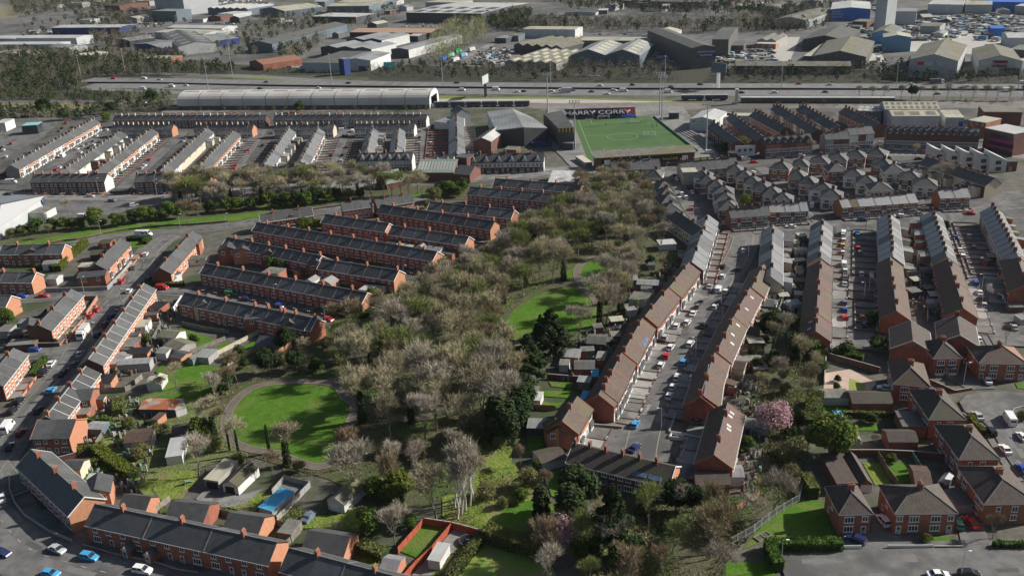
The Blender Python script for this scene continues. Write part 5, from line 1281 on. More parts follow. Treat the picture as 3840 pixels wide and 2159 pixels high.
# home stand along the near touchline
A=G(865,500,6.5);B=G(1815,442,6.5);d=B-A;L=d.length;ang=math.atan2(d.y,d.x)
hs=thing('home_stand','long low roofed stand along the near side of the pitch with black sign boards','stand',(A.x,A.y,0),ang)
b=MB();b.slab([(-1,-1,6.9),(L+1,-1,6.9),(L+1,10,8.2),(-1,10,8.2)],.3,'rm');b.build('roof',hs)
b=MB();b.box(0,-.3,0,L,0,6.5,'brick2');b.box(0,0,0,.3,9,6.6,'brick2');b.box(L-.3,0,0,L,9,6.6,'brick2');b.build('back_wall',hs)
for i in range(6):b=MB();b.box(0,2+i*1.1,0,L,3.1+i*1.1,3.2-i*.5,'concrete');b.build('step',hs)
def text(s,parent,loc,size,m,rot=(math.pi/2,0,0),name='lettering',ext=.04):
    c=bpy.data.curves.new(name,'FONT');c.body=s;c.size=size;c.extrude=ext;c.align_x='CENTER';c.align_y='CENTER'
    o=bpy.data.objects.new(name,c);COL.objects.link(o);dg=bpy.context.evaluated_depsgraph_get();me=bpy.data.meshes.new_from_object(o.evaluated_get(dg));bpy.data.objects.remove(o)
    me.materials.clear();me.materials.append(T[m] if isinstance(m,str) else m);o=bpy.data.objects.new(name,me);COL.objects.link(o);o.parent=parent;o.location=loc;o.rotation_euler=rot;return o
T['gold']=mat('gold_lettering',(.5,.42,.12))
b=MB();b.box(3,-.5,2.4,L-6,-.32,5.8,'black');sb=b.build('sign_board',hs)
text('fonaCAB',sb,(L*.22,-.58,4.1),3.2,'gold');text('STAND',sb,(L*.315,-.58,4.1),2.6,'grey');text('fonaCAB',sb,(L*.75,-.58,4.1),2.2,'gold')
for x in (.11,.9):b=MB();b.box(L*x-1.6,-.6,2.8,L*x+1.6,-.5,5.4,'trim');b.build('white_emblem_panel',sb)
b=MB();b.box(L*.45,-.6,2.8,L*.58,-.5,5.4,'dark');q_=b.build('advert_board',sb)
b=MB();b.box(L*.47,-.64,4.4,L*.56,-.6,4.8,'trim');b.build('advert_line',q_);b=MB();b.box(L*.475,-.64,3.5,L*.555,-.6,3.8,'trim');b.build('advert_line',q_)
# far end: dark mural wall with white letters
A=G(560,132);B=G(1250,112);d=B-A;L=d.length;ang=math.atan2(d.y,d.x)
fw=thing('mural_wall','dark blue and red terrace bank with big white letters behind the far goal','terrace bank',(A.x,A.y,0),ang)
T['navy']=mat('navy_paint',(.012,.016,.03),(.02,.024,.042),.5)
b=MB()
for i in range(8):
    b.box(0,i*1.5,0,L*.8,(i+1)*1.5,.6+i*.5,'navy')
b.build('terrace_steps',fw)
b=MB()
for i in range(8):b.box(L*.8,i*1.5,0,L,(i+1)*1.5,.6+i*.5,mat('red_mural',(.22,.03,.035)) if i>2 else 'blue')
b.build('red_steps',fw)
b=MB();b.box(0,12,0,L,12.4,4.8,'brick2');b.build('back_wall',fw)
text('HARRY CORRY',fw,(L*.46,5.2,3.1),6.4,mat('worn_white_letters',(.36,.37,.38),(.12,.13,.16),1.4,lo=.42,hi=.58),(rad(22),0,0),'mural_lettering',.4)
b=MB();b.box(0,-1.0,0,L,-.8,1.1,'navy');ab=b.build('advert_boards',fw)
for i,(x,m_) in enumerate([(.1,'trim'),(.35,'trim'),(.8,'blue'),(.9,'trim')]):b=MB();b.box(L*x-3,-1.06,.2,L*x+3,-1.0,.95,m_);b.build('advert_panel',ab)
# pitch lines
crop(1900,400,S1)
c0,c1,c2,c3=G(640,120),G(1415,98),G(1790,415),G(800,535)
ul=(c3-c0).normalized();vl=Vector((-ul.y,ul.x,0))
if (c1-c0).dot(vl)<0:vl=-vl
z=nz('mark');b=MB()
def pl(p,q,wd=.22):
    d=(q-p).normalized();n=Vector((-d.y,d.x,0))*wd
    pts=[(p.x-n.x,p.y-n.y,z),(q.x-n.x,q.y-n.y,z),(q.x+n.x,q.y+n.y,z),(p.x+n.x,p.y+n.y,z)];b.poly(pts,mat('pitch_line',(.2,.27,.17)))
TL=c0+ul*3+vl*3;Wd,Ln=56,98
cor=[TL,TL+vl*Wd,TL+vl*Wd+ul*Ln,TL+ul*Ln]
for i in range(4):pl(cor[i],cor[(i+1) % 4])
cc=G(1120,295);m0=TL+ul*Ln/2;pl(m0,m0+vl*Wd)
for i in range(32):
    a,e=6.2832*i/32,6.2832*(i+1)/32;pl(cc+Vector((math.cos(a),math.sin(a),0))*9.15,cc+Vector((math.cos(e),math.sin(e),0))*9.15)
for base,sg in ((TL,1),(TL+ul*Ln,-1)):
    p=base+vl*(Wd/2-20);q=base+vl*(Wd/2+20);pl(p,p+ul*16.5*sg);pl(q,q+ul*16.5*sg);pl(p+ul*16.5*sg,q+ul*16.5*sg)
b.build('pitch_marking')['kind']='structure'
def goal(label,p,w=7.3,h=2.4,ang=0,s=1):
    c=G(*p);r=thing('football_goal',label,'goal',(c.x,c.y,.2),ang);b=MB()
    for x in (-w/2,w/2):b.tube((x,0,0),(x,0,h),.12,.12,6,'trim');b.tube((x,0,h),(x,1.8,0),.06,.06,4,'trim')
    b.tube((-w/2,0,h),(w/2,0,h),.12,.12,6,'trim');b.tube((-w/2,1.8,.1),(w/2,1.8,.1),.08,.08,4,'trim');b.build('goal_frame',r)
    b=MB()
    for i in range(11):
        x=-w/2+w*i/10;b.tube((x,0,h),(x,1.8,0),.025,.025,3,'trim')
    for i in range(1,4):b.tube((-w/2,1.8*i/4,h*(1-i/4)),(w/2,1.8*i/4,h*(1-i/4)),.025,.025,3,'trim')
    b.build('net',r)
goal('white goal standing before the mural wall at the far end',(935,125));goal('movable white goal standing in the right half of the pitch',(1375,285));goal('movable white goal near the far end of the pitch',(1245,157));goal('white goal stored behind the far right corner of the pitch',(1355,90),11)
# right side boards and terrace
bp=[G(1425,105),G(1600,245),G(1850,440)]
b=MB()
P=bp
for i in range(2):
    a,c=P[i],P[i+1];obox(b,c,a,.3,0,1.3,'green')
tag(b.build('pitch_fence'),'dark green advertising fence along the right touchline of the pitch','fence')
b=MB();a,c=G(1640,260),G(1880,400)
for i in range(5):
    n_=Vector((1,.25,0))*i*1.6;obox(b,c+n_,a+n_,-1.6,0,.5+i*.4,'yard')
tag(b.build('open_terrace'),'uncovered grey standing terrace on the right side of the pitch','terrace bank')
shed('white roofed club building at the right of the pitch',(1770,125),(2015,140),26,7,1.8,'ww','rw','across','club_building','building',wins=3)
shed('small grey roofed shelter left of the white club building',(1565,65),(1665,65),6,4,0,'dark','rg','flat','shelter','shelter')
shed('white and blue storage building behind the club building',(2060,105),(2120,110),12,5,0,'ww','rc','flat','storage_building','building')
shed('long white topped wall building beyond the club building',(2120,90),(2400,95),8,5,0,'ww','rc','flat','storage_building','building')
shed('dugout cabin at the pitch corner by the left mast',(540,355),(640,360),5,4,0,'dark','rg','flat','cabin','cabin')
shed('cream terraced steps beside the near left pitch corner',(665,480),(760,545),4,2.2,0,'concrete','cream','flat','steps_block','steps')
shed('small black ticket cabin with a white panel on the shore road',(2135,450),(2225,455),5,3.2,0,'brick2','slate','flat','ticket_cabin','cabin')
p=G(2300,490);bb=thing('billboard','white billboard with three dark roundels on the shore road','billboard',(p.x,p.y,0),.05)
b=MB();b.box(-5.5,0,1,5.5,.2,6.5,'trim');b.build('panel',bb)
b=MB()
for x in (-3,0,3):b.tube((x,-.06,4),(x,0,4),.9,.9,16,'black')
b.build('emblem',bb)
for x in (-4,3.8):b=MB();b.box(x,.05,0,x+.2,.2,1,'black');b.build('support',bb)
# left of the stadium
wh=thing('warehouse','large warehouse with a two tone grey roof left of the main stand','warehouse',tuple(G(150,330)))
q=[G(-105,228,9),G(165,200,11.5),G(395,205,9),G(260,25+85,9),G(60,20,11.5),G(-190,50,9)]
def face(b,idx,m):b.poly([tuple(q[i]) for i in idx],m)
b=MB();b.slab([tuple(q[i]) for i in (0,1,4,5)],.3,'rg');b.slab([tuple(q[i]) for i in (1,2,3,4)],.3,'rg');rel(b.build('roof',wh))
b=MB()
for i,j in ((0,1),(1,2),(2,3),(5,0),(3,4),(4,5)):
    b.poly([(q[i].x,q[i].y,0),(q[j].x,q[j].y,0),(q[j].x,q[j].y,q[j].z-.3),(q[i].x,q[i].y,q[i].z-.3)],'dark' if i != 5 else 'wg')
rel(b.build('wall',wh));p=G(170,235,6);b=MB();b.box(p.x-5,p.y-1.6,5.2,p.x+5,p.y-1.3,7.4,'trim');rel(b.build('sign_panel',wh))
for lab,x,y,m_ in (('green shipping container in the yard below the warehouse',225,330,'green'),('rust brown container with a pale top in the yard below the warehouse',160,335,'brick2'),('long blue container at the foot of the stadium yard',340,385,'wnv')):
    c=G(x,y);r=thing('shipping_container',lab,'container',(c.x,c.y,0),1.7 if m_ != 'wnv' else 0)
    b=MB();b.box(-6,-1.25,.15,6,1.25,2.75,mat('green_container',(.02,.3,.12)) if m_=='green' else m_,'rw' if m_=='brick2' else None);b.build('container_box',r)
    b=MB();b.box(6,-1.1,.3,6.06,1.1,2.6,'rd');b.build('door',r)
crop(950,400,S1)
W('long shed with dark left and pale right roof slopes left of the two tone warehouse',(2125,335),(2295,340),(2250,85),7,wall='brick2',roof=('rd','rw'),kind='across',rise=2)  # left roof slope in dark sheet, right slope in white sheet
shed('brick block at the foot of the dark and pale roofed shed',(2140,355),(2300,355),6,4.5,0,'brick','rc','flat','outbuilding','outbuilding')
shed('grey gabled building with a blue slate roof at the railway end',(1960,75),(2095,60),14,8,3,'wg','slate','across','store_building','building')
shed('white walled yard building with cars on its roof deck',(1745,150),(1905,165),16,5,0,'white','rg','flat','store_building','building')
shed('low flat roofed garage row left of the stadium houses',(2415,415),(2540,420),8,3,0,'brick2','felt','flat','garage','garage')
shed('dark brick square church tower between the tudor shops',(1945,490),(2060,500),8,9.5,0,'brick2','slate','flat','church_tower','tower')
shed('pale green roofed church hall with a ladder like rooflight',(1575,640),(1935,640),20,5,4.5,'brick2',mat('pale_green_roof',(.2,.25,.2),(.26,.31,.26),.3,stripe=(2,.15)),'along','church_hall','hall',gl=(1,12,'rw'))
shed('hipped grey roofed annex right of the church hall',(1940,655),(2090,665),14,4,3,'brick2','slate','along','annex','hall')
shed('steep roofed small hall left of the church hall',(1185,700),(1290,750),10,3,5,'brick2',mat('pale_green_roof2',(.24,.28,.23)),'across','small_hall','hall')
crop(1900,400,S1)
shed('single storey building with a weathered white flat roof below the stadium road',(400,735),(690,735),22,4,0,'concrete',mat('weathered_white_roof',(.5,.5,.5),(.3,.3,.29),.4,c3=(.2,.2,.19),s3=.2),'flat','flat_roofed_store','building')
shed('white flat roofed extension behind the second semi pair',(1370,800),(1480,825),8,3.5,0,'white','rc','flat','extension','extension')
shed('grey flat roofed extension behind the first semi pair',(1345,770),(1450,765),6,5.5,0,'grey','rg','flat','extension','extension')
shed('white block with a cream flat roof at the shore road corner',(1705,640),(1845,635),8,6.5,0,'grey','rc','flat','corner_shop','shop')
# supermarket, bus station
crop(0,400,S1)
sm=thing('supermarket','supermarket with a big pale roof and round yellow sign, cut by the left edge','supermarket',tuple(G(0,1100)))
q=[G(-200,1280,6),G(0,1145,6),G(415,885,6),G(420,855,8),G(-100,860,8),G(-350,1000,8)]
T['sroof']=mat('pale_blue_metal_roof',(.19,.215,.24),(.16,.18,.2),.1,rough=.5)
b=MB();b.slab([tuple(q[i]) for i in (0,2,3,4,5)],.5,'sroof','trim');rel(b.build('roof',sm))
b=MB();b.poly([(q[0].x,q[0].y,0),(q[2].x,q[2].y,0),(q[2].x,q[2].y,5.5),(q[0].x,q[0].y,5.5)],'wg');b.poly([(q[2].x,q[2].y,0),(q[3].x,q[3].y,0),(q[3].x,q[3].y,7.5),(q[2].x,q[2].y,5.5)],'white')
b.poly([(q[3].x,q[3].y,0),(q[4].x,q[4].y,0),(q[4].x,q[4].y,7.5),(q[3].x,q[3].y,7.5)],'white');rel(b.build('wall',sm))
b=MB();p=G(392,915,5);b.box(p.x-1.6,p.y-.6,3.4,p.x+1.6,p.y,7.2,'blue');b.tube((p.x,p.y-.9,5.3),(p.x,p.y-.6,5.3),1.4,1.4,20,mat('yellow_sign',(.7,.5,.03)));rel(b.build('sign_board',sm))
shed('flat roofed entrance wing of the supermarket',(270,1030),(420,1030),10,3.6,0,'white','felt','flat','entrance_wing','building')
shed('filling station canopy with teal trim in the bus car park',(210,190),(355,180),10,6,0,'glass',mat('teal_roof',(.2,.45,.45)),'flat','canopy','canopy')
shed('white building cut by the left edge beside the filling station',(-60,165),(45,160),14,6,0,'white','rw','flat','store_building','building')
shed('dark roofed house beside the bus car park hedge',(330,405),(450,400),7,3.5,2,'obrick','slate','along','bungalow','house')
# ================================================================== MASTS AND LAMPS
def mast(label,p,h=27,head='flood',group=None):
    c=G(*p);r=thing('floodlight_mast' if head=='flood' else 'tall_lamp_mast',label,'floodlight' if head=='flood' else 'lamp mast',(c.x,c.y,0),group=group)
    b=MB();b.tube((0,0,0),(0,0,h),.42 if head=='flood' else .28,.26 if head=='flood' else .14,8,'metalg');b.build('pole',r)
    if head=='flood':
        b=MB();b.box(-3,-.15,h-.1,3,.15,h+.15,'metalg');b.box(-3,-.15,h+1.1,3,.15,h+1.3,'metalg');q=b.build('crossbar',r)
        for i in range(8):b=MB();x=-2.7+(i % 4)*1.8;zz=h+.2+(i//4)*1.1;b.box(x-.4,-.5,zz,x+.4,-.1,zz+.6,'trim');b.build('floodlight',q)
    else:
        b=MB();b.tube((0,0,h),(0,0,h+.3),.9,.9,8,'metalg');b.build('lamp_ring',r)
crop(1900,0,S1)
for p,l in (((1500,1165),'right rear'),((660,1448),'near left'),((1925,1480),'near right'),((397,1090),'far left')):
    mast(f'tall floodlight mast at the {l} corner of the football pitch',p,27 if l != 'far left' else 25)
mast('slim floodlight mast behind the right rear one beside the railway',(1478,1110),26)
crop(0,0,S1)
for i,(x,y,h) in enumerate([(795,795,24),(210,615,19),(1208,690,21),(2018,880,27),(2250,755,26)]):mast(f"slender motorway lamp mast, {ORD[i]} from the left among the trees",(x,y),h,'lamp')
crop(950,0,S1)
for i,(x,y,h) in enumerate([(762,830,26),(1832,845,27)]):mast(f"slender lamp mast in the motorway median, {'left' if i == 0 else 'right'} one of the centre pair",(x,y),h,'lamp')
crop(1900,0,S1);mast('slender lamp mast in the motorway median behind the stadium',(425,850),24,'lamp');mast('slender lamp mast in the median right of the rear floodlights',(1528,860),24,'lamp')
crop(2840,0,S1)
for i,(x,y,h) in enumerate([(230,860,19),(1338,860,19),(2520,860,19)]):mast(f"slender lamp mast in the motorway median at right, {ORD[i]} of three",(x,y),h,'lamp')
# roadside advertising structures
crop(950,0,S1)
for lab,p,yaw in (('angled advertising hoarding on black legs beside the motorway',(2245,935),.9),):
    c=G(*p);r=thing('advertising_hoarding',lab,'billboard',(c.x,c.y,0),yaw+.35)
    for x in (-1.5,1.5):b=MB();b.box(x-.4,-.4,0,x+.4,.4,10,'black');b.build('leg',r)
    b=MB();b.box(-7,-.4,10,7,-.1,16,'wg');b.box(-7,.1,10,7,.4,16,'rg');b.build('panel',r)
crop(1900,0,S1)
c=G(2040,860);r=thing('advertising_hoarding','angled blue grey hoarding on a lattice leg beyond the motorway','billboard',(c.x,c.y,0),-.9)
b=MB();b.box(-1,-1,0,-.7,1,12,'metalg');b.box(.7,-1,0,1,1,12,'metalg')
for i in range(5):b.box(-1,-.1,2+i*2.2,1,.1,2.3+i*2.2,'metalg')
b.build('leg',r);b=MB();b.box(-7,-.3,12,7,.3,19,'wb');b.build('panel',r)
crop(950,0,S1)
c=G(1320,700);r=thing('advertising_hoarding','turquoise billboard in the scrub beside the white showroom','billboard',(c.x,c.y,0),.1)
b=MB();b.box(-5,0,2,5,.3,9,mat('turquoise_panel',(.1,.5,.5)));b.build('panel',r);b=MB();b.box(-3,0,0,-2.6,.3,2,'black');b.box(2.6,0,0,3,.3,2,'black');b.build('leg',r)
# lettering on the big sheds
crop(2840,0,S1)
for nm_,lines,x,z,sz,m_ in (('bright blue warehouse with white',('BELFAST','AUCTIONS','CAR SALES'),.16,9.6,2.6,'trim'),('dark green roofed tall warehouse with',('FERMANAGH','SHIPPING'),.6,13.5,2.6,'trim'),('white distribution hall with a maroon',('Arnotts',),.5,8,3.2,'trim')):
    for o_ in [o_ for o_ in COL.objects if o_.get('label','').startswith(nm_)]:
        if 'dark green' in nm_:b=MB();b.box(o_['_L']*.22,-.1,9.2,o_['_L']*.98,-.02,15,'wnv');b.build('sign_board',o_);b=MB();[b.tube((o_['_L']*q_,-.16,12.2),(o_['_L']*q_,-.1,12.2),1.7,1.7,16,'wlb') for q_ in (.29,.91)];b.build('sign_emblem',o_)
        for i_,t_ in enumerate(lines):text(t_,o_,(o_['_L']*x,-.2,z-i_*2.8),sz,m_)

# street lamps
def lamp(label,p,h=7,yaw=0.0):
    c=G(*p);r=thing('street_lamp',label,'street lamp',(c.x,c.y,0),yaw)
    ob('pole',cached('lp%g' % h,lambda:_lp(h)),r);ob('lamp_head',cached('lh',_lh),r,(1.0,0,h))
def _lp(h):b=MB();b.tube((0,0,0),(0,0,h),.09,.06,6,'metalg');b.tube((0,0,h-.1),(1.0,0,h),.05,.05,5,'metalg');return b.data('lamp_pole')
def _lh():b=MB();b.box(-.35,-.16,-.08,.35,.16,.1,'trim',bottom=True);return b.data('lamp_head')
LAMPS=[]
def lamps(where,pts,cr,yaw=0.0,h=7):
    crop(*cr)
    for i,(x,y) in enumerate(pts):lamp(f"grey street lamp {where}"+(f", {ORD[i]} from the left" if len(pts)>1 else ''),(x,y),h,yaw)
lamps('along the left street of orange terraces',[(655,1068),(815,568),(905,1025),(1078,500),(1180,690)],(0,880,S1))
lamps('beside the curved estate road',[(980,1245),(1518,865),(1745,1178),(2190,1170)],(0,400,S1))
lamps('among the shaded estate terraces',[(215,650),(360,90),(700,870),(910,200),(1458,460)],(950,880,S1))
lamps('of the tall kind on the main road',[(240,830),(957,850),(1520,865)],(0,400,S1),h=9)
lamps('on the main right street',[(1825,1190),(2070,700),(2330,260)],(1900,880,S1),math.pi)
lamps('at the turning head',[(2345,410)],(1250,1400,S2),math.pi)
lamps('on the bottom right road',[(835,1385),(2120,1470)],(2490,1400,S2),0)
lamps('in the close at the right',[(2140,80)],(2490,1400,S2),0)
lamps('on the second and third right streets',[(1025,640),(2160,560)],(2840,880,S1),math.pi)
lamps('at the car park edge by the bus station',[(390,190),(40,385)],(0,400,S1),h=10)
lamps('on the shore road by the stadium',[(388,640),(1000,560),(1540,690)],(1900,400,S1),h=8)

# ================================================================== VEHICLES
PAINT={'white':(.75,.75,.74),'silver':(.42,.43,.44),'grey':(.14,.15,.16),'black':(.012,.013,.016),'red':(.5,.02,.025),'blue':(.02,.07,.35),'sky blue':(.06,.32,.6),'dark blue':(.02,.03,.12),
         'green':(.03,.2,.1),'yellow':(.7,.42,.02),'orange':(.6,.18,.03),'maroon':(.2,.01,.03),'lime':(.25,.6,.1)}
def paint(c):return mat('car_paint_'+c.replace(' ','_'),PAINT[c],rough=.22,spec=.6)
SPEC={  # length, width, height, bonnet height, belt height, cabin (rear base, rear top, front top, front base) as fractions from the rear
 'hatchback':(3.95,1.72,1.48,.92,.95,(.02,.12,.52,.74)),'saloon':(4.5,1.78,1.45,.9,.93,(.14,.28,.56,.74)),'estate car':(4.4,1.82,1.62,1.0,1.02,(.02,.08,.56,.74)),
 'van':(4.9,1.95,1.95,1.1,1.15,(.55,.56,.72,.86)),'large van':(5.9,2.05,2.55,1.25,1.3,(.66,.67,.78,.88))}
def car_parts(kind,col):
    L,Wd,H,hb,belt,(a,b_,c,d)=SPEC[kind];h2=Wd/2;x=lambda f:-L/2+L*f
    p=paint(col);B=MB();g0=.22
    vanlike='van' in kind
    # side outline (x, z) of the shell without glass
    top=[(x(0),.55),(x(0.0)+.03,belt if not vanlike else H-.12)]
    if vanlike:top+=[(x(.03),H),(x(c)-.1,H),(x(d),belt),(x(.97),hb-.12),(x(1),.6)]
    else:top+=[(x(a)+.02,belt),(x(d),belt),(x(.96),hb-.18),(x(1),.5)]
    out=top+[(x(1)-.04,g0),(x(0)+.04,g0)]
    n=len(out)
    def wid(z):return h2*(1 if z<=belt+.01 else .9 if not vanlike else (.95 if z>1.6 else 1))
    i0=len(B.v)
    for sg in (1,-1):
        for (xx,zz) in out:
            taper=.94 if (xx<x(.06) or xx>x(.94)) else 1
            B.v.append((xx,sg*wid(zz)*taper,zz))
    mk=B.mi(p)
    B.f.append(tuple(range(i0,i0+n)));B.m.append(mk)
    B.f.append(tuple(range(i0+n,i0+2*n)));B.m.append(mk)
    for j in range(n):
        q=(j+1) % n;B.f.append((i0+j,i0+q,i0+n+q,i0+n+j));B.m.append(mk)
    Gm=MB()
    if not vanlike:
        w1,w0=h2*.78,h2*.93
        base=[(x(a),belt),(x(d),belt)];tp=[(x(b_),H-.05),(x(c),H-.05)]
        q=[(x(a),-w0,belt),(x(d),-w0,belt),(x(d),w0,belt),(x(a),w0,belt)];r=[(x(b_),-w1,H-.04),(x(c),-w1,H-.04),(x(c),w1,H-.04),(x(b_),w1,H-.04)]
        for j in range(4):
            e=(j+1) % 4;Gm.poly([q[j],q[e],r[e],r[j]],'carglass')
        B.slab([(x(b_)-.04,-w1-.02,H),(x(c)+.04,-w1-.02,H),(x(c)+.04,w1+.02,H),(x(b_)-.04,w1+.02,H)],.06,p)
        for sg in (1,-1):  # pillars
            B.tube((x(a)+.03,sg*w0*1.005,belt),(x(b_),sg*w1*1.02,H-.03),.045,.04,4,p,False);B.tube((x((b_+c)/2),sg*w0*1.005,belt),(x((b_+c)/2),sg*w1*1.02,H-.03),.04,.04,4,p,False)
            B.tube((x(d)-.03,sg*w0*1.005,belt),(x(c),sg*w1*1.02,H-.03),.04,.04,4,p,False)
    else:
        xs0,xs1=x(c)-.1,x(d);dx=xs1-xs0;dz=belt-H
        f=lambda t:(xs0+dx*t+.03,H+dz*t+.03)
        (xa,za),(xb,zb)=f(.12),f(.92)
        Gm.poly([(xa,-h2*.8,za),(xb,-h2*.86,zb),(xb,h2*.86,zb),(xa,h2*.8,za)],'carglass')
        for sg in (1,-1):
            yy=sg*(h2+.012);pts=[(x(a)-.05,yy,belt+.02),(x(d)-.25,yy,belt+.02),(x(c)-.02,yy*.955,H-.35),(x(a)-.05,yy*.955,H-.35)]
            Gm.poly(pts if sg<0 else pts[::-1],'carglass')
        Gm.poly([(x(0)-.01,h2*.7,belt+.1),(x(0)-.01,-h2*.7,belt+.1),(x(0.005),-h2*.7,H-.4),(x(0.005),h2*.7,H-.4)],'carglass')
    return B.data('car_body'),Gm.data('car_windows'),L,h2
def wheel_mesh(r=.32):
    b=MB();b.tube((0,-.1,0),(0,.1,0),r,r,14,'tyre');b.tube((0,.1,0),(0,.115,0),r*.62,r*.6,10,'metalg');b.tube((0,-.1,0),(0,-.115,0),r*.62,r*.6,10,'metalg');return b.data('wheel')
CARN={'hatchback':'hatchback','saloon':'saloon_car','estate car':'estate_car','van':'van','large van':'large_van'}
def car(label,p,ang,kind,col,cat=None,group=None,z=.24,far=False):
    me,gm,L,h2=cached(('car',kind,col),lambda:car_parts(kind,col))
    c=G(*p) if not isinstance(p,Vector) else p
    r=thing(CARN[kind],label,cat or ('van' if 'van' in kind else 'car'),(c.x,c.y,z),ang,group)
    ob('body',me,r);ob('windows',gm,r)
    wm=cached('wheel',wheel_mesh)
    for fx in (-.3,.31):
        for sg in (-1,1):ob('wheel',wm,r,(L*fx,sg*(h2-.08),.32))
    if not far:
        hm=cached('headl',lambda:_q('lampw'));tm=cached('taill',lambda:_q('lampr'))
        for sg in (-1,1):
            ob('headlight',hm,r,(L/2-.03,sg*(h2-.3),.66));ob('tail_light',tm,r,(-L/2+.0,sg*(h2-.22),.8))
    return r
def _q(m):b=MB();b.box(-.05,-.17,-.09,.05,.17,.09,m);return b.data('light')
CODE={'h':'hatchback','s':'saloon','e':'estate car','v':'van','V':'large van'}
COLC={'w':'white','i':'silver','g':'grey','k':'black','r':'red','b':'blue','c':'sky blue','n':'dark blue','y':'yellow','o':'orange','m':'maroon','G':'green','l':'lime'}
def dirto(a,b):d=b-a;return math.atan2(d.y,d.x)
def street_cars(where,cr,ref,items,group,flip=False,z=.24,far=False):
    """ref: two crop points giving the street's direction; items: (x, y, code[, turned degrees])"""
    crop(*cr);base=dirto(G(*ref[0]),G(*ref[1]));cnt={};lst=[]
    for it in items:
        x,y,cd=it[:3];k=(COLC[cd[0]],CODE[cd[1]]);cnt[k]=cnt.get(k,0)+1;lst.append((it,k))
    srt=sorted(range(len(lst)),key=lambda i:G(lst[i][0][0],lst[i][0][1]).length);rank={};seen={}
    for i in srt:k=lst[i][1];rank[i]=seen.get(k,0);seen[k]=rank[i]+1
    for i,(it,k) in enumerate(lst):
        a=base+(rad(it[3]) if len(it)>3 else 0)
        own=('' if cnt[k]==1 else f"{ORD[rank[i]]} nearest ")+f"{k[0]} {k[1]}"
        car(f"{own} {where}",(it[0],it[1]),a,k[1],k[0],group=group,z=z,far=far)
TP=(0,880,S1);BL=(0,1400,S2);BM=(1250,1400,S2);BR=(2490,1400,S2);ML=(0,400,S1);MC=(950,400,S1);MR=(1900,400,S1);M4=(2840,400,S1);R2_=(1900,880,S1);R3_=(2840,880,S1)
street_cars('parked on the left street of orange terraces',TP,((560,1350),(1350,330)),[(1410,205,'wh'),(1290,335,'gs',8),(1180,470,'rh',-10),(1440,440,'kh'),(945,740,'rh',-8),(880,800,'rh',-5),(1085,805,'ns',-15),(1015,885,'ms'),(945,985,'ks'),(780,1170,'is'),(630,1345,'ke'),(500,1265,'ws'),(420,1335,'ks')],'cars on the left street')
street_cars('parked on the left side street with terraces',TP,((0,620),(600,600)),[(215,612,'bh'),(420,608,'rs'),(335,1130,'bh')],'cars on the left side streets')
street_cars('beside the estate corner by the long terraces',TP,((1600,540),(2000,570)),[(1570,530,'rv'),(2235,590,'Gv'),(2390,640,'nh'),(1370,15,'wV',5)],'vehicles at the estate corner')
street_cars('parked before the shaded estate terrace',(950,880,S1),((0,640),(500,790)),[(260,705,'bh'),(730,835,'rh')],'cars before the shaded terrace')
street_cars('on the lower left street below the white vans',BL,((100,400),(400,60)),[(370,135,'ch',-8),(140,210,'ke'),(95,280,'ke'),(280,280,'ks'),(60,405,'wV',4),(155,440,'mh'),(75,540,'ks',12),(15,905,'ws',30),(310,10,'ks'),(455,15,'ks')],'cars on the lower left street')
street_cars('on the curved road at the bottom left',BL,((200,1200),(900,1400)),[(415,1275,'is',-5),(645,1330,'ce',6),(1025,1425,'we',8),(20,1300,'ns'),(370,1450,'ch',10)],'cars on the bottom left road')
street_cars('parked on the main right street',R2_,((1500,1448),(1960,600)),[(1540,1190,'rh',5),(1585,1105,'wh',-4),(1745,865,'wh',-5),(1890,660,'gh',-5),(1850,710,'gh',-8),(2045,550,'wv'),(2115,565,'wh'),(2010,715,'wh',-4),(2060,665,'kh'),(1900,895,'ks',-12),(1775,1075,'we',-5),(1705,1250,'ch'),(1650,1390,'wh',3),(1795,1400,'wh'),(2090,325,'kh'),(2235,350,'kh'),(2290,170,'wh')],'cars on the main right street')
street_cars('at the lower end of the main right street',BM,((2200,450),(2440,40)),[(2460,45,'wh'),(2430,110,'wh'),(2405,175,'wh'),(2160,380,'ch'),(2155,550,'ns',-12)],'cars at the turning head')
street_cars('on the drive beside the lowest brown block',BR,((200,360),(400,365)),[(240,362,'gs')],'cars on drives')
street_cars('parked on the second right street',R3_,((835,700),(825,100)),[(825,20,'wh'),(830,70,'wh'),(822,120,'yh'),(822,190,'wh'),(835,305,'wv'),(845,365,'wh'),(845,435,'gs'),(840,495,'is'),(840,675,'gh'),(842,745,'bh'),(835,820,'rh',20),(965,20,'ch'),(970,145,'rh'),(990,190,'gh'),(1005,395,'wh'),(1010,815,'oh'),(1035,890,'ks')],'cars on the second right street')
street_cars('at the top of the second right street',M4,((830,1400),(830,1200)),[(830,1240,'wv'),(965,1235,'bh'),(320,1175,'ws',90),(1010,1110,'ns',90),(1365,1075,'we',90),(1600,990,'ws',90),(1545,1050,'gs',90),(2050,1045,'rs',80),(525,970,'wv')],'cars near the cross road')
street_cars('parked on the third right street',R3_,((2250,900),(2000,200)),[(1910,40,'bh'),(2040,30,'ih'),(1955,165,'ws'),(1980,225,'we'),(2085,140,'gh'),(2105,485,'be'),(2145,580,'ws'),(2165,640,'ks'),(2185,695,'ih'),(2290,560,'gh'),(2325,615,'gh'),(2475,915,'is'),(2130,1030,'ws')],'cars on the third right street')
street_cars('on the first semi street',MR,((1850,1100),(1650,700)),[(1690,855,'wh'),(1730,890,'wh'),(1670,900,'wh'),(1790,840,'wh'),(1755,800,'kh'),(1620,680,'ns'),(1640,710,'wh'),(1780,1005,'rh'),(1935,1090,'wh')],'cars on the first semi street')
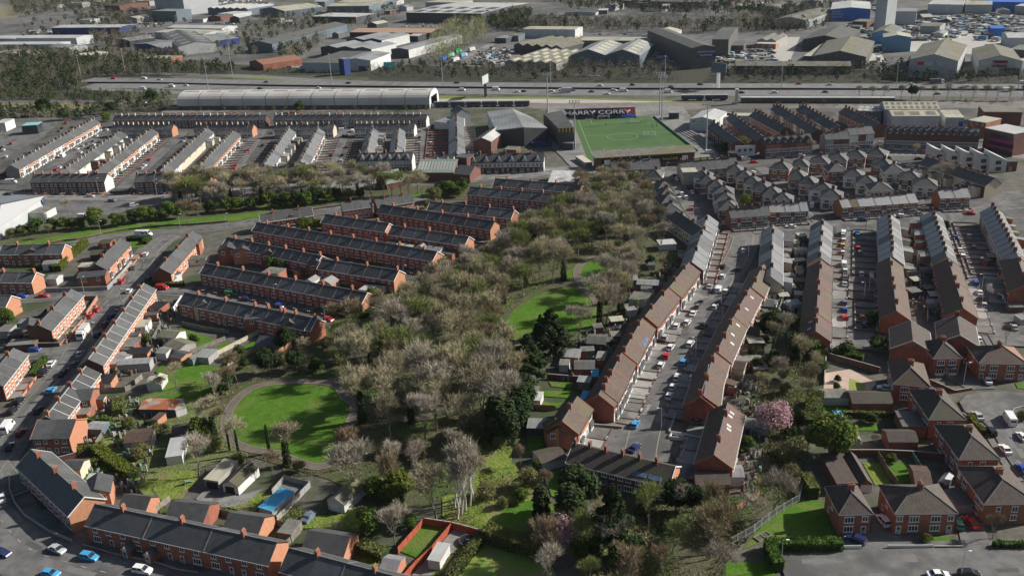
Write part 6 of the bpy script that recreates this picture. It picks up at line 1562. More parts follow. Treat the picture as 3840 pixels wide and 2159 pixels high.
street_cars('on the shore road near the stadium',MR,((1700,560),(2576,520)),[(2310,520,'wv'),(2385,550,'rs'),(1960,455,'wv'),(2380,650,'ws',60),(2260,680,'ks')],'vehicles on the shore road')
street_cars('in the parking area before the dark peaked row',M4,((600,440),(1500,410)),[(790,440,'ks',15),(870,432,'ie',15),(915,415,'gs',15),(1005,408,'ks',10),(1185,365,'is',15),(1210,425,'ks'),(1355,400,'ks'),(1430,400,'ie'),(1610,405,'ks'),(1620,455,'rs'),(1560,520,'ks'),(1340,565,'ws',-10),(1480,580,'ws'),(425,490,'we'),(2260,620,'ws',60)],'cars in the parking area')
street_cars('parked in the close at the right',BR,((2400,480),(2250,310)),[(2310,65,'ws',-10),(2240,320,'is'),(2335,430,'ke',-5),(2465,350,'wV',-8),(2560,470,'ws'),(2435,560,'ws'),(2560,700,'bs')],'cars in the close')
street_cars('on a drive of the hipped houses',BR,((1620,1100),(1520,1010)),[(1565,1070,'we',-8),(2105,1095,'Gh',-30),(2190,1085,'rs',-5),(1370,1205,'ne',35),(1695,160,'bs',50),(1580,120,'ws',50)],'cars on drives of the hipped houses')
street_cars('on the bottom right road',BR,((1000,1440),(2000,1430)),[(1960,1460,'ws'),(2180,1455,'ke')],'cars on the bottom right road')
street_cars('among the left diagonal terraces',ML,((600,600),(900,370)),[(610,490,'wV'),(545,620,'rh'),(580,600,'wh'),(780,455,'wh'),(750,420,'ws'),(800,390,'ih'),(845,370,'gs'),(910,380,'wh'),(935,295,'wh'),(970,350,'gh'),(1035,235,'wh'),(860,410,'kh'),(905,345,'gh')],'cars among the left terraces')
street_cars('in the lane of the fourth and fifth diagonal rows',ML,((1200,620),(1500,420)),[(1450,525,'rh'),(1400,580,'wh'),(1370,605,'ih'),(1190,650,'Ge'),(1480,425,'ih'),(1440,450,'gh'),(1770,345,'ih'),(1790,325,'gh')],'cars in the diagonal lanes')
street_cars('in the lane right of the fifth diagonal row',ML,((2250,680),(2450,420)),[(2400,435,'rh'),(2280,580,'rh'),(2265,610,'rh'),(2230,645,'rh'),(2205,680,'ih'),(2380,590,'wh'),(2310,665,'wh'),(2310,410,'gh')],'cars in the wide diagonal lane')
street_cars('between the steep pale roofs left of the stadium',MC,((850,540),(920,260)),[(905,400,'rh'),(850,535,'wh'),(860,480,'kh'),(870,295,'nh'),(900,295,'kh'),(840,240,'wv',90),(960,250,'wv'),(895,215,'ih'),(180,265,'gh'),(90,385,'kh'),(750,485,'kh'),(700,595,'kh')],'cars in the lanes above the shops')
street_cars('in the lane beside the striped yard terrace',MC,((1640,560),(1640,200)),[(1610,250,'ih'),(1605,365,'wh'),(1690,480,'rh'),(1715,365,'wh'),(1700,235,'kh'),(1705,290,'nh'),(1730,195,'kh'),(1630,205,'yh',90),(1605,310,'kh')],'cars in the yard lane')
street_cars('on the main road before the dark terraces',ML,((400,860),(1600,850)),[(80,858,'ks'),(555,855,'ks'),(685,855,'ks'),(810,858,'kh'),(875,877,'is'),(1085,920,'gh'),(1555,850,'ns'),(1300,965,'we',30),(800,1075,'wv'),(110,745,'wV',15),(1410,1250,'wV',-5)],'cars on the main road')
street_cars('in the bus station car park',ML,((0,480),(120,380)),[(110,365,'rh'),(35,430,'wh'),(60,495,'wh'),(20,410,'kh'),(600,220,'kh'),(640,165,'rh'),(575,245,'gh'),(700,210,'kh')],'cars in the bus station car park')
street_cars('driving on the far side of the motorway',(0,0,S1),((600,770),(2000,800)),[(1100,768,'rv'),(1395,765,'wv'),(1545,778,'is'),(690,762,'we')],'traffic on the far carriageway',z=.27,far=True)
street_cars('on the near left part of the motorway',(0,0,S1),((600,770),(2000,800)),[(1385,870,'wV'),(1660,845,'wV'),(1800,835,'ws'),(2510,865,'kh'),(1240,1010,'we'),(1390,1000,'wv')],'traffic on the near left carriageway',z=.27,far=True)
street_cars('on the motorway above the station roof',(950,0,S1),((100,800),(2000,850)),[(130,800,'gs'),(920,812,'ks'),(1965,810,'ks'),(65,865,'ks'),(630,860,'ws'),(775,873,'kh'),(2020,880,'wv'),(2345,875,'wV'),(2545,897,'ws')],'traffic above the station roof',z=.27,far=True)
street_cars('on the motorway behind the stadium',(1900,0,S1),((100,830),(2500,850)),[(105,897,'ws'),(165,892,'ks'),(435,890,'ws'),(640,882,'gs'),(820,895,'ns'),(970,917,'ws'),(1035,883,'we'),(1130,890,'wV'),(905,838,'we'),(1215,830,'kh'),(1590,850,'ge'),(1560,900,'wV'),(1870,825,'ks'),(2270,905,'ks')],'traffic behind the stadium',z=.27,far=True)
street_cars('on the right part of the motorway',(2840,0,S1),((100,840),(2500,850)),[(400,820,'rs'),(700,828,'ws'),(170,905,'we'),(655,900,'ns'),(1490,825,'ws'),(1855,830,'is'),(2030,845,'ws'),(1740,918,'gs'),(2410,890,'wV'),(2560,810,'wv'),(915,960,'rs'),(400,965,'ws')],'traffic on the right motorway',z=.27,far=True)
# lorries, buses, trailers
def lorry(label,p,ang,cabc,boxm,L=8.5,H=3.6,kind='lorry',z=.24):
    c=G(*p);r=thing(kind,label,kind.replace('_',' '),(c.x,c.y,z),ang)
    b=MB();b.box(-L/2,-1.2,.9,L/2-2.3,1.2,H,boxm,bottom=True);b.build('box_body',r)
    b=MB();b.box(L/2-2.1,-1.15,.5,L/2,1.15,2.9,paint(cabc));b.box(L/2-2.0,-1.0,2.9,L/2-.7,1.0,3.2,paint(cabc));cb=b.build('cab',r)
    b=MB();b.box(L/2,-1.0,1.6,L/2+.03,1.0,2.5,'carglass');b.box(L/2-1.3,-1.17,1.6,L/2-.3,-1.15,2.4,'carglass');b.box(L/2-1.3,1.15,1.6,L/2-.3,1.17,2.4,'carglass');b.build('windscreen',cb)
    b=MB();b.box(-L/2+.2,-.5,.6,L/2-.2,.5,.9,'black');b.build('chassis',r)
    wm=cached('wheelL',lambda:wheel_mesh(.5))
    for fx in (-.33,-.2,.34):
        for sg in (-1,1):ob('wheel',wm,r,(L*fx,sg*1.05,.5))
def bus(label,p,ang,c1,L=11,kind='bus'):
    c=G(*p);r=thing(kind,label,kind,(c.x,c.y,.2),ang)
    b=MB();b.box(-L/2,-1.25,.35,L/2,1.25,1.5,paint(c1),bottom=True);b.box(-L/2,-1.23,2.6,L/2,1.23,3.1,paint(c1));b.box(-L/2+.5,-1,3.1,L/2-.5,1,3.25,'trim');b.build('body',r)
    b=MB();b.box(-L/2+.05,-1.22,1.5,L/2-.05,1.22,2.6,'carglass');b.build('windows',r)
    wm=cached('wheelL',lambda:wheel_mesh(.5))
    for fx in (-.28,.32):
        for sg in (-1,1):ob('wheel',wm,r,(L*fx,sg*1.1,.5))
crop(*TP);a=dirto(G(560,1350),G(1350,330))
lorry('white refuse lorry with a black windscreen in the left street',(815,985),a+math.pi,'white','white',8,3.4,'refuse_lorry')
crop(*ML);lorry('dark flatbed lorry loaded with equipment on the main road',(1185,850),0.02,'black','black',12,2.0)
bus('lime green bus in the car park, right one',(330,250),.35,'lime',8);bus('pale green bus in the car park, left one',(280,245),.5,'green',8)
crop(1900,0,S1);lorry('grey tipper lorry with a red and white cab on the motorway',(565,900),math.pi,'white','wg',10,3.6)
crop(2840,0,S1);lorry('dark lorry on the far carriageway at the right',(1730,815),0,'white','rd',10,3.8)
crop(950,0,S1)
for lab,x,y,m_ in (('blue box trailer, lowest in the line beside the rubble yard',1850,590,'wbl'),('green box trailer next to the blue one',1905,555,'green_t'),('bright green box trailer topmost of the line',1980,515,'green_b'),('white box trailer in the second line beside the rubble yard',1955,600,'ww'),('sky blue box trailer behind the white one',2030,555,'wlb'),('white and grey box trailer at the head of the second line',2110,500,'wg')):
    if m_=='green_t':m_=mat('trailer_green',(.12,.4,.22))
    elif m_=='green_b':m_=mat('trailer_bright_green',(.02,.45,.15))
    lorry(lab,(x,y),1.15,'white',m_,13,4,'lorry')
crop(1900,0,S1)
bus('white coach parked before the tall dark warehouse, left one',(1825,605),0.0,'white',12,'coach');bus('white coach parked before the tall dark warehouse, right one',(1925,605),0.02,'white',10,'coach')
crop(2840,0,S1)
for lab,x,y,a_,m_ in (('white box lorry beside the weathered warehouse',1165,595,1.3,'ww'),('blue fronted lorry in the yard left of the distribution hall',1215,500,1.4,'wlb'),('white lorry with a blue cab at the scrap yard',1820,485,1.5,'ww'),('blue lorry in the scrap yard road, left',2165,390,2.2,'wlb'),('white lorry in the scrap yard road, right',2300,400,1.8,'ww'),('black tanker like trailer in the yard',1080,500,2.3,'black')):
    lorry(lab,(x,y),a_,'white',m_,10,3.8)
# rows of cars in the far yards: one car each where they can be counted, in loops
def yard_cars(where,cr,box,nx,ny,ang,seed,group,drop=.15):
    crop(*cr);rr=random.Random(seed);(x0,y0),(x1,y1)=box;cols='wwwiigkkrbn';k={}
    for j in range(ny):
        for i in range(nx):
            if rr.random()<drop:continue
            x=x0+(x1-x0)*(i+rr.uniform(-.15,.15))/max(1,nx-1);y=y0+(y1-y0)*j/max(1,ny-1)
            cd=rr.choice(cols);kd=rr.choice('hhse');kk=(COLC[cd],CODE[kd])
            car(f"{kk[0]} {kk[1]} parked {where}",(x,y),ang+rr.uniform(-.08,.08),kk[1],kk[0],group=f"{kk[0]} {kk[1]}s {group}",z=.05,far=True)
yard_cars('before the white roofed store',(950,0,S1),((1440,215),(1960,262)),14,3,1.5,1,'before the white roofed store')
yard_cars('in the car sales yard at the upper left',(0,0,S1),((1310,215),(1580,260)),8,3,1.3,2,'in the car sales yard')
yard_cars('below the upper left car sales yard',(0,0,S1),((1390,330),(1480,380)),4,3,1.0,12,'below the car sales yard')
yard_cars('between the blue factory and the dark warehouse',(1900,0,S1),((1590,380),(1590,600)),1,10,0,3,'beside the truck yard',.1)
yard_cars('in a file left of the tall dark warehouse',(1900,0,S1),((1690,420),(1705,590)),1,8,0,4,'left of the tall dark warehouse',.2)
yard_cars('beyond the mossy roofed factory',(0,0,S1),((2090,205),(2360,235)),9,2,1.4,5,'beyond the mossy factory')
yard_cars('beside the mossy roofed factory',(0,0,S1),((2380,340),(2560,380)),6,2,1.0,6,'beside the mossy factory')
yard_cars('at the low office with a red hipped roof',(950,0,S1),((350,655),(470,630)),4,1,.6,7,'at the red roofed office',0)
yard_cars('in the works yard below the long range',(1900,0,S1),((560,745),(870,752)),6,1,0,8,'below the pale wall')
yard_cars('beyond the long cream factory',(1900,0,S1),((690,340),(1280,350)),9,1,.2,9,'beyond the cream factory')
yard_cars('below the biggest pale hall',(2840,0,S1),((1560,745),(2120,750)),7,1,0,10,'below the biggest pale hall')
yard_cars('right of the tall dark warehouse',(1900,0,S1),((2040,600),(2330,520)),7,2,1.3,11,'right of the tall dark warehouse')
# clutter nobody could count
def clutter(label,cr,poly_,n,seed,size=(1,5),cols=('ww','rg','rm','rm','brick2','wg','dark','dark','wb','concrete','rd','rd','rw','ww','rg','felt','wlb')):
    crop(*cr);rr=random.Random(seed);P=Gs(poly_);x0,x1=min(p.x for p in P),max(p.x for p in P);y0,y1=min(p.y for p in P),max(p.y for p in P);b=MB();k=0
    def ins(x,y):
        c=False
        for i in range(len(P)):
            a,e=P[i],P[i-1]
            if (a.y>y) != (e.y>y) and x<(e.x-a.x)*(y-a.y)/(e.y-a.y)+a.x:c=not c
        return c
    while k<n:
        x,y=rr.uniform(x0,x1),rr.uniform(y0,y1)
        if not ins(x,y):continue
        k+=1;a=rr.uniform(0,3.14);s1,s2,h=rr.uniform(*size),rr.uniform(*size)*.6,rr.uniform(.6,2.6)
        u=Vector((math.cos(a),math.sin(a),0));v=Vector((-u.y,u.x,0));c=Vector((x,y,0))
        q=[c-u*s1-v*s2,c+u*s1-v*s2,c+u*s1+v*s2,c-u*s1+v*s2];q=[Vector((p.x,p.y,0)) for p in q]
        m_=rr.choice(cols);t=[p+Vector((0,0,h*rr.uniform(.7,1.1))) for p in q]
        for i in range(4):b.poly([q[i],q[(i+1) % 4],t[(i+1) % 4],t[i]],m_)
        b.poly(t,m_)
    o=b.build('scrap_clutter');o['kind']='stuff';o['label']=label;o['category']='scrap heap'
clutter('scrap heaps, skips and containers in the yards at the upper right',(2840,0,S1),[(1330,230),(2150,120),(2560,180),(2560,330),(1950,350),(1880,400),(1400,400)],620,1)
clutter('stacked goods and pallets in the yards around the blue factory',(2840,0,S1),[(780,250),(1000,210),(1230,400),(1230,560),(1050,500),(860,400)],150,2)
clutter('building material and pallets beside the slate blue factory',(1900,0,S1),[(1300,470),(1530,460),(1560,620),(1300,590)],160,3)
clutter('rubble and timber in the cleared yard',(950,0,S1),[(2100,560),(2260,470),(2540,480),(2400,640),(2120,640)],160,4,(.8,3))
clutter('goods and skips in the yard behind the north light workshops',(1900,0,S1),[(0,300),(150,290),(700,330),(690,380),(560,520),(480,420)],120,5)
clutter('mixed vehicles and stock in the yards at the upper left',(0,0,S1),[(230,300),(480,290),(480,340),(230,340)],60,6)
clutter('yard stock right of the tall dark warehouse',(1900,0,S1),[(2020,480),(2576,440),(2576,600),(2050,620)],200,7)
clutter('boats and trailers in the yards along the top edge',(0,0,S1),[(1850,60),(2560,20),(2560,0),(1850,0)],120,8,(1,4),('ww','rw','rg','wg'))
clutter('containers along the top right edge',(2840,0,S1),[(400,60),(640,0),(1160,0),(1160,130),(1090,80),(700,20)],120,9)

# ================================================================== VEGETATION
def vmat(name,a,b,var=.18,tl=0):
    M=mat(name,a,b,1.3,rough=.9,spec=.12,var=var,detail=2)
    if tl:
        n=M.node_tree.nodes;l=M.node_tree.links;P=n['Principled BSDF'];t=n.new('ShaderNodeBsdfTranslucent');ms=n.new('ShaderNodeMixShader');ms.inputs[0].default_value=tl
        src=P.inputs['Base Color'].links[0].from_socket;l.new(src,t.inputs[0]);l.new(P.outputs[0],ms.inputs[1]);l.new(t.outputs[0],ms.inputs[2]);l.new(ms.outputs[0],n['Material Output'].inputs[0])
    return M
T['twA']=vmat('olive_twigs',(.4,.36,.235),(.25,.225,.145),.28);T['twB']=vmat('grey_pink_twigs',(.42,.375,.31),(.28,.25,.2));T['twC']=vmat('brown_twigs',(.29,.225,.14),(.19,.15,.095))
T['twD']=vmat('budding_green_twigs',(.22,.25,.09),(.15,.17,.06));T['bark']=mat('bark',(.19,.165,.13),(.12,.105,.085),3);T['barkw']=mat('birch_bark',(.6,.58,.54),(.42,.4,.37),2)
T['lfD']=vmat('dark_evergreen_leaves',(.02,.036,.014),(.036,.058,.02),.2,.15);T['lfG']=vmat('green_leaves',(.055,.1,.02),(.095,.15,.03),.2,.25);T['lfY']=vmat('yellow_green_leaves',(.15,.17,.03),(.1,.13,.025),.15,.25)
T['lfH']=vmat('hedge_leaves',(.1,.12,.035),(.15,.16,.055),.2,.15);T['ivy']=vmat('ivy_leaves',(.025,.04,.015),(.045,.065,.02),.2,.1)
T['pink']=MATS['pink_render'];T['blos']=vmat('pink_blossom',(.62,.4,.45),(.5,.3,.36),.08,.25);T['scr']=vmat('scrub_blades',(.2,.18,.09),(.12,.125,.055),.2);T['tuft']=vmat('grass_tufts',(.17,.25,.045),(.25,.27,.08),.1,.2)
T['twF']=vmat('far_grey_twigs',(.17,.145,.115),(.11,.095,.075))
def blade(b,p,d,L,w_,k,rr):
    s=d.cross(Vector((rr.uniform(-1,1),rr.uniform(-1,1),rr.uniform(-1,1))));
    if s.length<1e-3:return
    s.normalize();q=p+d*L
    b.poly([p-s*w_,p+s*w_,q+s*w_*.4,q-s*w_*.4],k)
def rdir(rr,up=0):
    v=Vector((rr.gauss(0,1),rr.gauss(0,1),rr.gauss(0,1)+up));v.normalize();return v
def bare_mesh(seed,tw,H=10.0,spread=.75,twn=13,bark='bark',stems=1,ivy=0):
    rr=random.Random(seed);Tk=MB();Cr=MB()
    def grow(p,d,L,r,k):
        n=2 if k<2 else 1;q=p
        for i in range(n):
            d=(d+rdir(rr)*.16+Vector((0,0,.05))).normalized();e=q+d*(L/n);rn=r*(1-.3*(i+1)/n);
            (Tk if k<2 else Cr).tube(q,e,r,rn,6 if k==0 else 4 if k<2 else 3,bark if k<3 else tw,False);
            if k>=1 and k<3:
                for _ in range(2):blade(Cr,q.lerp(e,rr.random()),(d*.4+rdir(rr,.3)).normalized(),L*.4,.018,tw,rr)
            q=e;r=rn
        if k==4 or L<.55:
            for _ in range(twn):blade(Cr,q-d*L*rr.random()*.9,(d*.9+rdir(rr,.75)*.8).normalized(),rr.uniform(.5,1.3),.024,tw,rr)
            return
        m_=(5,4,4,3)[k]
        for j in range(m_):
            a=j*6.283/m_+rr.uniform(-.5,.5);o=d.orthogonal().normalized();o=Matrix.Rotation(a,3,d) @ o
            t=spread*(.55 if k==0 else .75)*rr.uniform(.6,1.2)
            grow(q if k else q-d*L*rr.uniform(0,.35),(d+o*t+Vector((0,0,.26))).normalized(),L*rr.uniform(.55,.8) if k else L*rr.uniform(.75,1.05),r*.62,k+1)
    for s in range(stems):
        grow(Vector((rr.uniform(-.3,.3)*(stems>1),rr.uniform(-.3,.3)*(stems>1),0)),(Vector((0,0,1))+rdir(rr)*.08*(stems)).normalized(),H*.31,H*.019,0)
    if ivy:
        for i in range(900):
            z=rr.uniform(0,H*.6);a=rr.uniform(0,6.28);rad_=.55*(1-z/H)+.15;p=Vector((math.cos(a)*rad_*rr.uniform(.5,1.3),math.sin(a)*rad_*rr.uniform(.5,1.3),z));blade(Tk,p,rdir(rr),.3,.14,'ivy',rr)
    return Tk.data('trunk'),Cr.data('crown')
def leaf_mesh(seed,lf,H=10.0,W=7.0,n=2600,size=.24,shape='round',trunk=.15,lf2=None,tw=0):
    rr=random.Random(seed);Tk=MB();Cr=MB();z0=H*trunk
    Tk.tube((0,0,0),(0,0,H*.6),H*.022,H*.008,6,'bark')
    cl=[]
    m_=26 if shape=='round' else 34
    for i in range(m_):
        if shape=='cone':t=(i+.5)/m_;z=z0+(H-z0)*t*.97;R_=W/2*(1-t)**.8*rr.uniform(.55,1.0);a=i*2.4
        elif shape=='column':t=(i+.5)/m_;z=z0+(H-z0)*t*.95;R_=W/2*math.sin(math.pi*(.18+.8*t))**.6*.5;a=i*2.4
        else:t=rr.random();a=rr.uniform(0,6.28);ph=math.acos(rr.uniform(-.7,1));z=z0+(H-z0)*(.48+.42*math.cos(ph)*rr.uniform(.5,1));R_=W/2*.72*math.sin(ph)*rr.uniform(.5,1)
        cr_=W*(.2 if shape=='round' else .15 if shape=='cone' else .2)*rr.uniform(.7,1.25)
        if shape=='cone':cr_ *= (1.25-t)
        c=Vector((math.cos(a)*R_,math.sin(a)*R_,z));cl.append((c,cr_,rr.choice((lf,lf,lf2 or lf))))
        Tk.tube((0,0,max(z0*.8,z-H*.18)),c,H*.007,H*.003,3,'bark',False)
    per=n//m_
    for c,cr_,k in cl:
        for _ in range(per):
            d=rdir(rr);p=c+Vector((d.x,d.y,d.z*(.75 if shape != 'column' else 1.3)))*cr_*rr.uniform(.35,1.05)**.6
            nn=(d+rdir(rr)*.8+Vector((0,0,.3))).normalized();u=nn.orthogonal().normalized();u=Matrix.Rotation(rr.uniform(0,6.28),3,nn) @ u;v=nn.cross(u);s=size*rr.uniform(.6,1.3)
            Cr.poly([p-u*s-v*s*.6,p+u*s-v*s*.6,p+u*s*.6+v*s*.7,p-u*s*.6+v*s*.7],k)
        for _ in range(tw):blade(Cr,c,rdir(rr,.5),cr_*1.5,.03,'twC',rr)
    return Tk.data('trunk'),Cr.data('crown')
_protos={}
def proto(kind,v):
    key=(kind,v)
    if key in _protos:return _protos[key]
    s=100+v*17+len(kind)
    if kind=='bareA':r=bare_mesh(s,'twA')
    elif kind=='bareB':r=bare_mesh(s,'twB',spread=.7)
    elif kind=='bareC':r=bare_mesh(s,'twC',spread=.65)
    elif kind=='bareD':r=bare_mesh(s,'twD',spread=.85)
    elif kind=='ivy':r=bare_mesh(s,'twA',spread=.6,ivy=1)
    elif kind=='birch':r=bare_mesh(s,'twB',spread=.33,bark='barkw',twn=5)
    elif kind=='ever':r=leaf_mesh(s,'lfD',W=7.5,n=3600,size=.27)
    elif kind=='green':r=leaf_mesh(s,'lfG',W=10,n=2800,size=.33,trunk=.05,lf2='lfY')
    elif kind=='dgreen':r=leaf_mesh(s,'lfD',W=10,n=2800,size=.33,trunk=.05,lf2='lfG')
    elif kind=='olive':r=leaf_mesh(s,'lfH',W=11,n=2600,size=.3,trunk=.05,lf2='scr',tw=30)
    elif kind=='yellow':r=leaf_mesh(s,'lfY',W=11,n=2400,size=.35,trunk=.05,lf2='lfG')
    elif kind=='conifer':r=leaf_mesh(s,'lfD',W=6.5,n=4200,size=.26,shape='cone',trunk=.12,lf2='lfG' if v==3 else None)
    elif kind=='gold':r=leaf_mesh(s,'lfY',W=9,n=4200,size=.26,shape='round',trunk=.05,lf2='lfG')
    elif kind=='cypress':r=leaf_mesh(s,'lfD',W=3.4,n=3000,size=.2,shape='column',trunk=.02,lf2='ivy')
    elif kind=='blossom':r=leaf_mesh(s,'blos',W=9.5,n=2600,size=.2,trunk=.2,tw=26)
    elif kind=='palm':
        rr=random.Random(s);Tk=MB();Cr=MB();Tk.tube((0,0,0),(0,0,7),.45,.35,7,'bark')
        for i in range(90):
            d=rdir(rr,.5);d=Vector((d.x,d.y,d.z*.8)).normalized();p=Vector((0,0,7));q=p+d*2.0;e=q+(d+Vector((0,0,-.8))).normalized()*1.6;sd_=d.cross(Vector((0,0,1))).normalized()*.12
            Cr.poly([p-sd_,p+sd_,q+sd_,q-sd_],'lfG');Cr.poly([q-sd_,q+sd_,e+sd_*.2,e-sd_*.2],'lfG')
        r=(Tk.data('trunk'),Cr.data('crown'))
    _protos[key]=r;return r
NM={'bareA':'bare_tree','bareB':'bare_tree','bareC':'bare_tree','bareD':'budding_tree','ivy':'ivy_clad_tree','birch':'birch_tree','ever':'evergreen_tree','green':'green_shrub','dgreen':'dark_shrub','olive':'scrub_bush',
      'yellow':'yellow_shrub','conifer':'conifer_tree','gold':'golden_conifer','cypress':'cypress_tree','blossom':'blossom_tree','palm':'palm_tree'}
def plant(kind,label,p,h,v=0,group=None,wide=1.0):
    c=G(*p) if not isinstance(p,Vector) else p
    t,cr_=proto(kind,v);s=h/10.0
    r=thing(NM[kind],label,'tree' if 'tree' in NM[kind] or 'conifer' in NM[kind] else 'shrub',(c.x,c.y,.05),R.uniform(0,6.28),group)
    r.scale=(s*wide,s*wide,s);ob('trunk',t,r);ob('crown',cr_,r);return r
def inside(P,x,y):
    c=False
    for i in range(len(P)):
        a,e=P[i],P[i-1]
        if (a.y>y) != (e.y>y) and x<(e.x-a.x)*(y-a.y)/(e.y-a.y)+a.x:c=not c
    return c
def scatter(cr,poly_,gap,seed,avoid=(),nmax=999):
    crop(*cr);P=Gs(poly_);rr=random.Random(seed);x0,x1=min(p.x for p in P),max(p.x for p in P);y0,y1=min(p.y for p in P),max(p.y for p in P);out=[]
    tries=int((x1-x0)*(y1-y0)/(gap*gap)*14)
    grid={}
    for _ in range(tries):
        x,y=rr.uniform(x0,x1),rr.uniform(y0,y1)
        if not inside(P,x,y) or any(inside(a,x,y) for a in avoid):continue
        gx,gy=int(x//gap),int(y//gap)
        if any((x-q[0])**2+(y-q[1])**2<gap*gap for i in (-1,0,1) for j in (-1,0,1) for q in grid.get((gx+i,gy+j),())):continue
        grid.setdefault((gx,gy),[]).append((x,y));out.append(Vector((x,y,0)))
        if len(out)>=nmax:break
    return out
KW={'bareA':'bare olive brown tree','bareB':'bare grey pink tree','bareC':'bare brown tree','bareD':'budding olive green tree','ivy':'bare tree with ivy on its trunk','olive':'scrubby olive bush','dgreen':'dark green shrub','green':'bright green shrub','ever':'dark evergreen tree','yellow':'yellow green shrub','conifer':'dark conifer'}
def wood(where,cr,poly_,gap,mix,hr_,seed,avoid=(),nmax=999):
    rr=random.Random(seed+1)
    for p in scatter(cr,poly_,gap,seed,avoid,nmax):
        k=rr.choice(mix);plant(k,f"{KW[k]} {where}",p,rr.uniform(*hr_)*(.5 if k in ('olive','dgreen','green','yellow') else 1),rr.randrange(3 if k.startswith('bare') else 2),f"{KW[k]}s {where}",rr.uniform(.9,1.2))
crop(0,1400,S2);AV1=Gs(OV);cen=sum(AV1,Vector())/len(AV1);AV1=[cen+(p-cen)*1.2 for p in AV1]
crop(1900,880,S1)
AV2=Gs([(-60,860),(120,640),(380,500),(580,440),(600,300),(880,120),(1040,160),(1000,400),(900,560),(1000,700),(860,960),(700,1080),(150,1120),(-60,1160)])
crop(1250,1400,S2);AV3=Gs([(960,440),(1130,460),(1290,470),(1290,640),(1430,780),(1300,960),(1280,1080),(850,1080),(780,1000),(1050,820),(1040,640)])
AV=(AV1,AV2,AV3)
N1=(0,0,1)
wood('in the wood below the stadium',N1,[(2180,705),(2280,690),(2380,700),(2440,750),(2430,830),(2190,830),(2140,800)],6.6,['bareA','bareC','bareC','bareB','bareD'],(8,12),11,AV)
wood('in the upper wood beside the estate gables',N1,[(2140,820),(2420,830),(2380,960),(2180,1000),(2140,1060),(1950,1060),(1860,990),(1980,900)],6.4,['bareA','bareD','bareB','ivy','bareA'],(11,15),12,AV)
wood('on the right flank of the upper wood',N1,[(2420,830),(2500,870),(2480,960),(2330,960),(2380,900)],7,['bareB','bareC'],(10,13),13,AV)
wood('between the estate and the meadow lawn',N1,[(1700,1060),(1880,990),(2150,1060),(2040,1080),(1900,1180),(1890,1250),(1500,1250),(1450,1220),(1560,1130)],6.6,['bareA','bareB','ivy','bareD','bareC'],(10,14),14,AV)
wood('east of the meadow lawn along the sheds',N1,[(2270,1010),(2380,990),(2380,1060),(2330,1200),(2250,1230),(2240,1130)],7,['bareB','bareB','ivy','bareA'],(10,15),15,())
wood('in the middle wood above the oval lawn',N1,[(1270,1260),(1500,1240),(1900,1270),(1980,1300),(1950,1480),(1800,1500),(1500,1480),(1330,1420),(1250,1340)],6.8,['bareA','bareA','bareB','bareC','bareD','ivy'],(11,16),16,AV)
wood('in the wood right of the oval lawn',N1,[(1400,1500),(1850,1480),(1960,1520),(1900,1640),(1840,1640),(1560,1680),(1380,1640),(1330,1560)],6.6,['bareA','bareB','bareB','bareA','ivy'],(12,17),17,AV)
wood('in the thicket below the oval lawn',N1,[(1270,1700),(1560,1680),(1720,1700),(1600,1860),(1500,1880),(1350,1800),(1260,1760)],7.5,['bareC','bareB','olive','bareD','olive'],(8,12),18,AV)
wood('along the left rim of the oval path',N1,[(770,1500),(850,1460),(900,1430),(870,1530),(830,1590),(850,1690),(1000,1760),(1180,1740),(1200,1780),(960,1790),(790,1680),(760,1600)],6.5,['bareC','olive','olive','dgreen','bareB'],(7,10),19,AV)
wood('behind the lower estate corner above the oval',N1,[(900,1330),(1080,1320),(1260,1300),(1300,1400),(1100,1410),(900,1410)],6.5,['dgreen','olive','bareA','dgreen','ever'],(7,11),20,AV)
wood('on the slope between the right streets',(2840,880,S1),[(60,800),(250,830),(420,960),(640,1010),(640,1120),(560,1448),(200,1448),(-40,1300),(-60,1100),(60,980)],7,['bareA','olive','dgreen','olive','bareB'],(7,11),21)
wood('on the slope right of the lowest brown block',BR,[(700,60),(1130,-20),(1030,180),(1040,560),(1000,780),(940,900),(760,820),(740,620),(860,480),(900,300),(620,120)],7,['olive','bareA','olive','dgreen','bareB'],(6,10),22)
wood('in the thicket at the bottom centre',BM,[(1720,1150),(2050,1200),(2450,960),(2900,1000),(3000,1100),(2800,1400),(2700,1560),(1500,1560),(1560,1440),(1540,1300)],6.8,['bareA','bareC','bareB','olive','bareC','bareD'],(7,11),23)
wood('in the strip between the brown roofs and the estate lawns',BM,[(1290,560),(1400,660),(1480,720),(1560,760),(1500,900),(1430,880),(1420,780),(1330,660)],7,['olive','bareC'],(4,6),24)
wood('in the belt behind the supermarket road',ML,[(1650,900),(2000,830),(2600,790),(2600,940),(2000,980),(1700,1000)],5.6,['bareA','bareB','ivy','bareD'],(10,15),25)
wood('in the belt under the roadside church hall',MC,[(60,790),(700,740),(1100,750),(1200,820),(1700,820),(1680,880),(1400,880),(800,910),(60,930)],5.8,['bareA','bareB','ivy','bareD'],(9,14),26)
